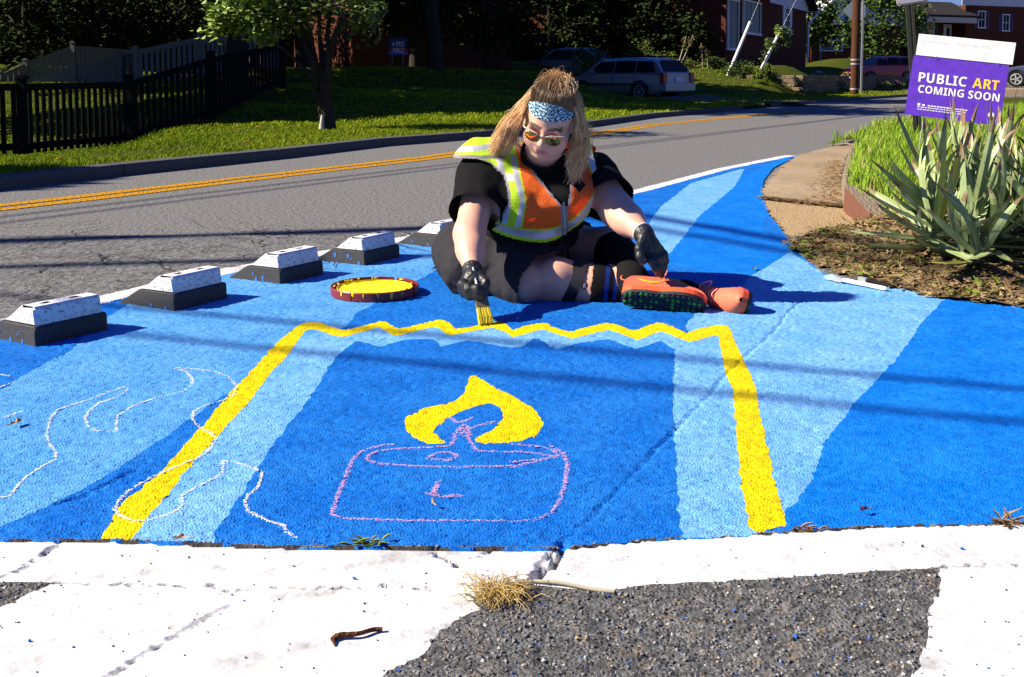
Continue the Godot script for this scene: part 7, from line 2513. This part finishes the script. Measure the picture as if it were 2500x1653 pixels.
func lid() -> void:
	# upturned pail lid holding yellow paint
	var c := gp(915, 719)
	c.y = 0.006
	var t := thing("paint_lid", "upturned dark red pail lid full of yellow paint beside the person", "paint lid", c)
	var R := 0.152
	var n := 72
	var rim := MB.new()
	for k in n:
		if k % 18 == 4: continue                   # the cuts in the rim
		var q := []
		for j in 2:
			var a := TAU * (k + j) / n
			var d := Vector3(cos(a), 0, sin(a))
			q.append([d * (R - 0.001), d * R + Vector3(0, 0.026, 0), d * (R - 0.002) + Vector3(0, 0.029, 0), d * (R - 0.005) + Vector3(0, 0.029, 0), d * (R - 0.006) + Vector3(0, 0.006, 0)])
		for j in 4: rim.quad(q[0][j], q[1][j], q[1][j + 1], q[0][j + 1])
	put(rim.mesh(), "rim", M.lid_red, t)
	var base := MB.new()
	base.tube(PackedVector3Array([Vector3.ZERO, Vector3(0, 0.006, 0)]), PackedFloat32Array([R - 0.003]), n)
	put(base.mesh(), "disc", M.lid_red, t)
	for k in 30:
		var a := TAU * (k + 0.3) / 30.0
		var rb := MB.new()
		var b := Basis(Vector3.UP, -a)
		rb.box(b * Vector3(R - 0.014, 0.014, 0), Vector3(0.016, 0.014, 0.0025), b)
		put(rb.mesh(), "rib", M.lid_red, t)
	var inner := MB.new()
	inner.col = Color(0.70, 0.52, 0.01)
	for k in n:
		var q := []
		for j in 2:
			var a := TAU * (k + j) / n
			var d := Vector3(cos(a), 0, sin(a))
			q.append([d * (R - 0.021), d * (R - 0.0215) + Vector3(0, 0.022, 0), d * (R - 0.0245) + Vector3(0, 0.022, 0), d * (R - 0.025) + Vector3(0, 0.008, 0)])
		for j in 3: inner.quad(q[0][j], q[1][j], q[1][j + 1], q[0][j + 1])
	put(inner.mesh(), "inner_ring", M.wet_yellow, t)
	# the pool of paint: thick, brushed into ridges
	var pool := MB.new()
	var nz := noise(14.0, FastNoiseLite.TYPE_SIMPLEX_SMOOTH, 3, 3)
	var rings := 22
	for i in rings + 1:
		for k in n:
			var a := TAU * k / n
			var rr := (R - 0.024) * i / rings
			var x := cos(a) * rr; var z := sin(a) * rr
			var y := 0.0145 + 0.0035 * nz.get_noise_2d(x * 1.0, z * 3.2) + 0.004 * pow(float(i) / rings, 6.0)
			pool.col = Color(0.74, 0.56, 0.008).lerp(Color(0.80, 0.66, 0.03), 0.5 + 0.5 * nz.get_noise_2d(x * 3.0, z * 3.0))
			pool.vert(Vector3(x, y, z), Vector3(-0.0035 * (nz.get_noise_2d(x + 0.002, z * 3.2) - nz.get_noise_2d(x - 0.002, z * 3.2)) / 0.004, 1.0, -0.0035 * (nz.get_noise_2d(x, (z + 0.002) * 3.2) - nz.get_noise_2d(x, (z - 0.002) * 3.2)) / 0.004).normalized())
			if i > 0:
				var p := pool.v.size() - 1
				var w := p - n; var nx := p - k + (k + 1) % n
				for q in [p, nx, nx - n, p, nx - n, w]: pool.idx.append(q)
	put(pool.mesh(), "paint", M.wet_yellow, t)
	# smears over ribs, rim and wall
	var sm := MB.new()
	var r := RandomNumberGenerator.new()
	r.seed = 5
	for k in 46:
		var a := r.randf() * TAU
		sm.col = Color(0.72, 0.55, 0.01) * r.randf_range(0.8, 1.0)
		var d := Vector3(cos(a), 0, sin(a)); var tn := Vector3(-sin(a), 0, cos(a))
		var w := r.randf_range(0.002, 0.010)
		if r.randf() < 0.6:
			var p := d * r.randf_range(R - 0.022, R - 0.003) + Vector3(0, 0.0225, 0)
			sm.tube(curve_pts([p - tn * w, p + Vector3(0, 0.003, 0), p + tn * w + d * r.randfn() * 0.004], 3), PackedFloat32Array([0.0012, 0.003, 0.0035, 0.003, 0.0012]), 6)
		else:
			var h := r.randf_range(0.008, 0.022)
			sm.quad(d * (R + 0.0012) - tn * w * 0.5 + Vector3(0, 0.027, 0), d * (R + 0.0012) + tn * w * 0.5 + Vector3(0, 0.027, 0), d * (R + 0.0012) + tn * w * 0.3 + Vector3(0, 0.027 - h, 0), d * (R + 0.0012) - tn * w * 0.3 + Vector3(0, 0.027 - h, 0))
	put(sm.mesh(), "paint_smears", M.wet_yellow, t).set_meta("kind", "stuff")

func paint_brush(label: String, tip: Vector3, end: Vector3, face: Vector3, width: float, handle: Material, bristle_col: Color, bl: float, group := "") -> void:
	var t := thing("paintbrush", label, "paintbrush", tip, group)
	var ax := (end - tip).normalized()
	var z := (face - ax * face.dot(ax)).normalized()
	var x := ax.cross(z).normalized()
	var b := Basis(x, ax, z)
	var L := tip.distance_to(end)
	var P := func(px: float, py: float, pz: float) -> Vector3: return b * Vector3(px, py, pz)
	var br := MB.new()
	var r := RandomNumberGenerator.new()
	r.seed = int(width * 1e5)
	for k in 420:
		var u := r.randf_range(-0.5, 0.5); var w := r.randf_range(-0.5, 0.5)
		br.col = bristle_col * r.randf_range(0.75, 1.05)
		var a: Vector3 = P.call(u * width * 0.92, bl + 0.002, w * 0.014)
		var m: Vector3 = P.call(u * width * 1.06 + r.randfn() * 0.0008, bl * 0.45, w * 0.017)
		var e: Vector3 = P.call(u * width * 1.08 + r.randfn() * 0.0012, r.randf_range(0.0, 0.006), w * 0.010)
		br.tube(PackedVector3Array([a, m, e]), PackedFloat32Array([0.0012, 0.0012, 0.0006]), 4, false)
	put(br.mesh(), "bristles", M.bristle, t).set_meta("kind", "stuff")
	var fe := MB.new()
	fe.box(P.call(0, bl + 0.02, 0), Vector3(width, 0.04, 0.018), b, 0.003)
	put(fe.mesh(), "ferrule", M.ferrule if bl > 0.045 else M.steel_grey, t)
	var hm := MB.new()
	var rings := []
	for e in [[0.038, width * 0.48, 0.0075], [0.055, width * 0.44, 0.008], [0.075, width * 0.24, 0.0085], [0.10, 0.0075, 0.0075], [0.14, 0.0078, 0.0075], [L - bl - 0.02, 0.0095, 0.008], [L - bl - 0.004, 0.008, 0.0065], [L - bl, 0.003, 0.003]]:
		var ring := PackedVector3Array()
		for k in 12:
			var a := TAU * k / 12.0
			ring.append(P.call(cos(a) * e[1], bl + e[0], sin(a) * e[2]))
		rings.append(ring)
	loft(hm, rings)
	put(hm.mesh(), "handle", handle, t)

func brushes() -> void:
	var tip := gp(1188, 797)
	tip.y = 0.006
	paint_brush("paintbrush with bristles soaked in yellow paint, held in the gloved hand", tip, at(1161, 672, 3.27), Vector3(0.35, 0.2, 1.0), 0.040, M.handle_navy, Color(0.70, 0.55, 0.012), 0.054)
	var a := gp(2016, 685); var b := gp(2166, 714)
	a.y = 0.016; b.y = 0.012
	paint_brush("white handled paintbrush with pale bristles lying on the blue paint", a, b, Vector3.UP, 0.024, M.plastic_white, Color(0.30, 0.52, 0.50), 0.04, "brushes lying by the verge")
	var c := gp(2080, 687); var d := gp(2182, 708)
	c.y = 0.016; d.y = 0.012
	paint_brush("black handled thin paintbrush lying behind the white one", c, d, Vector3.UP, 0.014, M.rubber, Color(0.04, 0.04, 0.04), 0.03, "brushes lying by the verge")

# ---------------------------------------------------------------- yucca: sword leaves round several hearts
func yucca() -> void:
	var foot := Vector3(1.80, 0.075, -4.06)
	var t := thing("yucca_plant", "large spiky grey-green yucca clump on the verge beside the kerb", "plant", foot)
	var q := RandomNumberGenerator.new()
	q.seed = 17
	var variants := []
	for k in 8:
		var mb := MB.new()
		var bend := [0.02, 0.06, 0.12, 0.25, 0.40, 0.05, 0.10, 0.55][k] as float
		var col := Color(0.20, 0.27, 0.12).lerp(Color(0.32, 0.38, 0.15), q.randf())
		if k == 5: col = Color(0.42, 0.36, 0.08)
		var N := 12
		var prev := []
		for i in N + 1:
			var s := float(i) / N
			var w := 0.0145 * along(s, [[0.0, 0.9], [0.15, 0.75], [0.45, 1.0], [0.7, 0.85], [0.9, 0.4], [1.0, 0.02]])
			var y := s * (1.0 - bend * s * s * 0.9)
			var z := bend * s * s * 1.1
			var keel := w * 0.55
			var ring := [Vector3(-w, y, z), Vector3(0, y, z - keel), Vector3(w, y, z)]
			if i > 0:
				mb.col = col * (0.9 + 0.2 * q.randf()) if s > 0.12 else Color(0.22, 0.24, 0.13)
				if s > 0.9: mb.col = Color(0.2, 0.13, 0.07)
				mb.quad(prev[0], prev[1], ring[1], ring[0])
				mb.quad(prev[1], prev[2], ring[2], ring[1])
			prev = ring
		variants.append(mb.mesh())
	var hearts := [[0.0, 0.0, 0.0, 64, 0.54], [-0.16, 0.02, -0.02, 34, 0.44], [0.30, 0.0, 0.10, 50, 0.56], [0.22, 0.03, -0.22, 40, 0.50], [-0.02, 0.04, -0.24, 30, 0.46], [0.52, 0.02, -0.05, 36, 0.58], [-0.10, -0.03, 0.20, 22, 0.34], [0.22, -0.03, 0.32, 22, 0.34]]
	for h in hearts:
		for k in int(h[3]):
			var f: float = float(k) / float(h[3])
			var lean := lerpf(0.06, 1.72, pow(f, 0.8)) + q.randfn() * 0.08
			var az := q.randf() * TAU
			var o := put(variants[q.randi() % 5 if q.randf() < 0.93 else 5 + q.randi() % 3], "leaf", M.yucca_leaf, t)
			var ln := float(h[4]) * q.randf_range(0.85, 1.22) * (0.85 if lean > 1.2 else 1.0)
			var b := Basis(Vector3.UP, az) * Basis(Vector3.RIGHT, lean) * Basis(Vector3.UP, PI + q.randfn() * 0.5)
			o.basis = b.scaled_local(Vector3(q.randf_range(0.8, 1.25), ln, ln))
			o.position = Vector3(h[0], h[1], h[2]) + Vector3(q.randfn(), 0, q.randfn()) * 0.025 + Vector3(0, 0.03 + 0.05 * (1.0 - f), 0)
			# keep drooping tips above the soil
			var tipy := (o.basis * Vector3(0, 1, 0)).y + o.position.y
			if tipy < -0.09: o.basis = (Basis(Vector3.UP, az) * Basis(Vector3.RIGHT, 1.5) * Basis(Vector3.UP, PI)).scaled_local(Vector3(1, ln, ln))
	var crown := MB.new()
	crown.tube(PackedVector3Array([Vector3(0, -0.1, 0), Vector3(0, 0.05, 0)]), PackedFloat32Array([0.07, 0.04]), 9)
	put(crown.mesh(), "root_crown", M.bark, t)

# ---------------------------------------------------------------- small things on the ground
func leaf_shape(sd: int, col: Color, size: float) -> ArrayMesh:
	var q := RandomNumberGenerator.new()
	q.seed = sd
	var mb := MB.new()
	mb.col = col
	var rim := []
	for k in 12:
		var a := TAU * k / 12.0
		var r := size * (0.55 + 0.45 * absf(cos(a))) * (1.0 if k % 2 == 0 else 0.72)
		rim.append(Vector3(cos(a) * r, 0.006 + 0.012 * q.randf() * absf(sin(a)), sin(a) * r * 0.6))
	for k in 12: mb.tri(Vector3(0, 0.006, 0), rim[k], rim[(k + 1) % 12])
	mb.bar(Vector3(size * 0.9, 0.006, 0), Vector3(size * 1.6, 0.008, size * 0.15), 0.0012, 0.0008, 5)
	return mb.mesh()

func build_small() -> void:
	# twig on the white bar
	var a := gp(811, 1578); var b := gp(934, 1554)
	var t := thing("twig", "bent brown twig lying on the white crosswalk bar", "twig", Vector3(a.x, 0.008, a.z))
	var d := b - a
	var mb := MB.new()
	mb.tube(curve_pts([Vector3.ZERO, d * 0.12 + Vector3(0, 0.003, -0.004), d * 0.5 + Vector3(0, 0.004, 0.003), d * 0.8 + Vector3(0, 0.003, -0.002), d + Vector3(0, 0.002, 0)], 4), PackedFloat32Array([0.0035, 0.0045, 0.004, 0.0042, 0.0036, 0.004, 0.0035, 0.0036, 0.003]), 8)
	put(mb.mesh(), "stick", M.pole_wood, t)
	var mb2 := MB.new()
	mb2.bar(Vector3(0.001, 0.001, 0), Vector3(0.006, -0.001, 0.012), 0.003, 0.001, 6)
	put(mb2.mesh(), "stub", M.pole_wood, t)
	# long dry stalk at the end of the crack
	var s0 := gp(1268, 1430); var s1 := gp(1500, 1456)
	var st := thing("dry_stalk", "long pale dry stalk lying along the edge of the white stripe", "twig", Vector3(s0.x, 0.007, s0.z))
	var m3 := MB.new()
	m3.tube(curve_pts([Vector3.ZERO, (s1 - s0) * 0.4 + Vector3(0, 0.003, -0.003), (s1 - s0) * 0.75, s1 - s0], 4), PackedFloat32Array([0.0015, 0.0022, 0.003, 0.0032]), 6)
	put(m3.mesh(), "stem", M.blind, st)
	# dry grass tuft in the corner of the asphalt
	var c := gp(1215, 1470)
	var tf := thing("dry_grass_tuft", "straw coloured dry grass tuft at the corner of the white bar", "grass tuft", Vector3(c.x, 0.003, c.z))
	var gm := MB.new()
	for k in 260:
		var o := Vector3(rng.randfn() * 0.016, 0, rng.randfn() * 0.014 - 0.005)
		var an := rng.randf() * TAU
		var ln := rng.randf_range(0.015, 0.06)
		var e := o + Vector3(cos(an) * ln, rng.randf_range(0.004, 0.022), sin(an) * ln * 0.8)
		gm.col = Color(0.40, 0.26, 0.08).lerp(Color(0.55, 0.42, 0.18), rng.randf())
		gm.tube(curve_pts([o, o.lerp(e, 0.5) + Vector3(0, 0.012, 0), e], 2), PackedFloat32Array([0.0008, 0.0007, 0.0006, 0.0004]), 3, false)
	put(gm.mesh(), "blades", M.litter, tf).set_meta("kind", "stuff")
	# weed in the joint
	for w in [[905, 1336, 0.035, "small green weed growing in the joint above the white stripe"], [1965, 1302, 0.03, "dark dry weed in the joint beside the yellow bar"], [2460, 1285, 0.05, "dry straw lying in the joint near the mural corner"], [2020, 600, 0.1, "grass tuft in the soil below the kerb nose"]]:
		var p := gp(w[0], w[1])
		var tt := thing("weed", w[3], "weed", Vector3(p.x, 0.004, p.z))
		var wm := MB.new()
		var green: bool = w[0] == 905 or w[0] == 2020
		for k in 22:
			var an := rng.randf() * TAU
			var ln: float = w[2] * rng.randf_range(0.4, 1.1)
			var o := Vector3(rng.randfn() * 0.012, 0, rng.randfn() * 0.006)
			var e := o + Vector3(cos(an) * ln, rng.randf_range(0.1, 0.5) * ln, sin(an) * ln * 0.5)
			var sd := Vector3(-sin(an), 0, cos(an)) * ln * 0.06
			wm.col = Color(0.20, 0.26, 0.04) if green and rng.randf() < 0.75 else Color(0.3, 0.2, 0.1)
			wm.quad(o - sd * 0.4, o.lerp(e, 0.5) - sd + Vector3(0, 0.004, 0), e, o.lerp(e, 0.5) + sd + Vector3(0, 0.004, 0))
		put(wm.mesh(), "leaves", M.litter, tt).set_meta("kind", "stuff")
	# fallen leaves
	var lv := [[42, 1043, 0.018, Color(0.42, 0.22, 0.09), "curled tan leaf on light blue paint inside the chalk line"], [440, 1330, 0.014, Color(0.5, 0.33, 0.2), "small pale leaf lying in the joint of the white stripe"], [1058, 1245, 0.006, Color(0.55, 0.4, 0.2), "tiny tan leaf under the chalk candle"], [1842, 662, 0.02, Color(0.10, 0.16, 0.02), "small green leaf on the light blue paint behind the person"], [1060, 663, 0.016, Color(0.10, 0.06, 0.03), "dark curled leaf on the blue paint near the kerb blocks"], [2110, 1260, 0.01, Color(0.3, 0.08, 0.05), "small red-brown leaf at the lower edge of the mural"], [2040, 640, 0.035, Color(0.30, 0.13, 0.04), "large curled brown leaf at the edge of the soil"], [2330, 720, 0.03, Color(0.36, 0.24, 0.12), "tan leaf on the soil under the yucca"], [2450, 735, 0.028, Color(0.42, 0.3, 0.16), "pale tan leaf at the corner of the soil strip"], [640, 400, 0.0, Color.WHITE, ""]]
	for e in lv:
		if e[2] == 0.0: continue
		var p := gp(e[0], e[1])
		var y := 0.005 if e[0] < 2030 or e[1] > 1000 else verge_y(p.x, -p.z) + 0.01
		var o := put(leaf_shape(int(e[0]), e[3], e[2]), "fallen_leaf", M.litter)
		o.position = Vector3(p.x, y, p.z)
		o.rotation.y = e[0] * 0.7
		tag(o, e[4], "leaf", "fallen leaves")
	# leaves scattered over the sunlit lawn
	var items := []
	for k in 90:
		var dq := rng.randf_range(8.5, 22.0)
		var x := rng.randf_range(-0.5, 0.15) * dq
		if kerb_t(x, dq) < 0.4: continue
		items.append([Transform3D(Basis(Vector3.UP, rng.randf() * TAU), Vector3(x, lawn_y(x, dq) + 0.045, -dq)), Color(0.6, 0.42, 0.05).lerp(Color(0.45, 0.18, 0.04), rng.randf())])
	copies(leaf_shape(3, Color.WHITE, 0.04), items, "lawn_leaves", M.litter, "yellow fallen leaves strewn over the lawn", "leaves")
	# chips: grit and flecks of dried paint
	var grit := []
	for k in 1500:
		var u := rng.randf_range(-100, 2600); var v := rng.randf_range(1325, 1690)
		var p := gp(u, v)
		var y := floor_y(p.x, -p.z)
		var s := rng.randf_range(0.0006, 0.0022) if rng.randf() < 0.93 else rng.randf_range(0.002, 0.004)
		var cc := Color(0.05, 0.05, 0.055)
		var f := rng.randf()
		if f < 0.22: cc = Color(0.02, 0.12, 0.5)
		elif f < 0.30: cc = Color(0.4, 0.3, 0.2)
		elif f < 0.38: cc = Color(0.5, 0.5, 0.48)
		var onw := zone_at(p.x, -p.z) == 4
		if onw and rng.randf() < 0.8: continue
		grit.append([Transform3D(Basis(Vector3(rng.randfn(), rng.randfn(), rng.randfn()).normalized(), rng.randf() * TAU).scaled(Vector3(s, s * rng.randf_range(0.5, 1.0), s * rng.randf_range(0.6, 1.4))), Vector3(p.x, y + s * 0.5, p.z)), cc])
	for k in 7000:           # stones of the coarse asphalt, half sunk
		var dq := rng.randf_range(1.2, 1.75)
		var x := rng.randf_range(-0.8, 0.8)
		if zone_at(x, dq) != 0: continue
		var s := rng.randf_range(0.0016, 0.0042)
		var f := rng.randf()
		var tn := rng.randf_range(0.09, 0.24)
		var cc := Color(tn, tn * 0.98, tn * 0.95)
		if f < 0.05: cc = Color(0.36, 0.27, 0.17)
		elif f < 0.10: cc = Color(0.38, 0.37, 0.36)
		grit.append([Transform3D(Basis(Vector3(rng.randfn(), rng.randfn(), rng.randfn()).normalized(), rng.randf() * TAU).scaled(Vector3(s, s * rng.randf_range(0.6, 1.0), s * rng.randf_range(0.6, 1.4))), Vector3(x, floor_y(x, dq), -dq)), cc])
	var pb := MB.new()
	var oct := [Vector3(1, 0, 0), Vector3(0, 0, 1), Vector3(-1, 0, 0), Vector3(0, 0, -1)]
	for k in 4:
		pb.tri(Vector3(0.1, 0.9, 0), oct[k], oct[(k + 1) % 4])
		pb.tri(Vector3(0, -0.8, 0.1), oct[(k + 1) % 4], oct[k])
	copies(pb.mesh(), grit, "grit", M.litter, "grit and flecks of dried paint on the crosswalk", "grit")

func zone_at(x: float, d: float) -> int:
	var r := row_of(d) - 1
	var c := int(floor((x - gx0) / COL))
	if r < 0 or c < 0 or c >= gcols: return 0
	return zone[r * gcols + c]
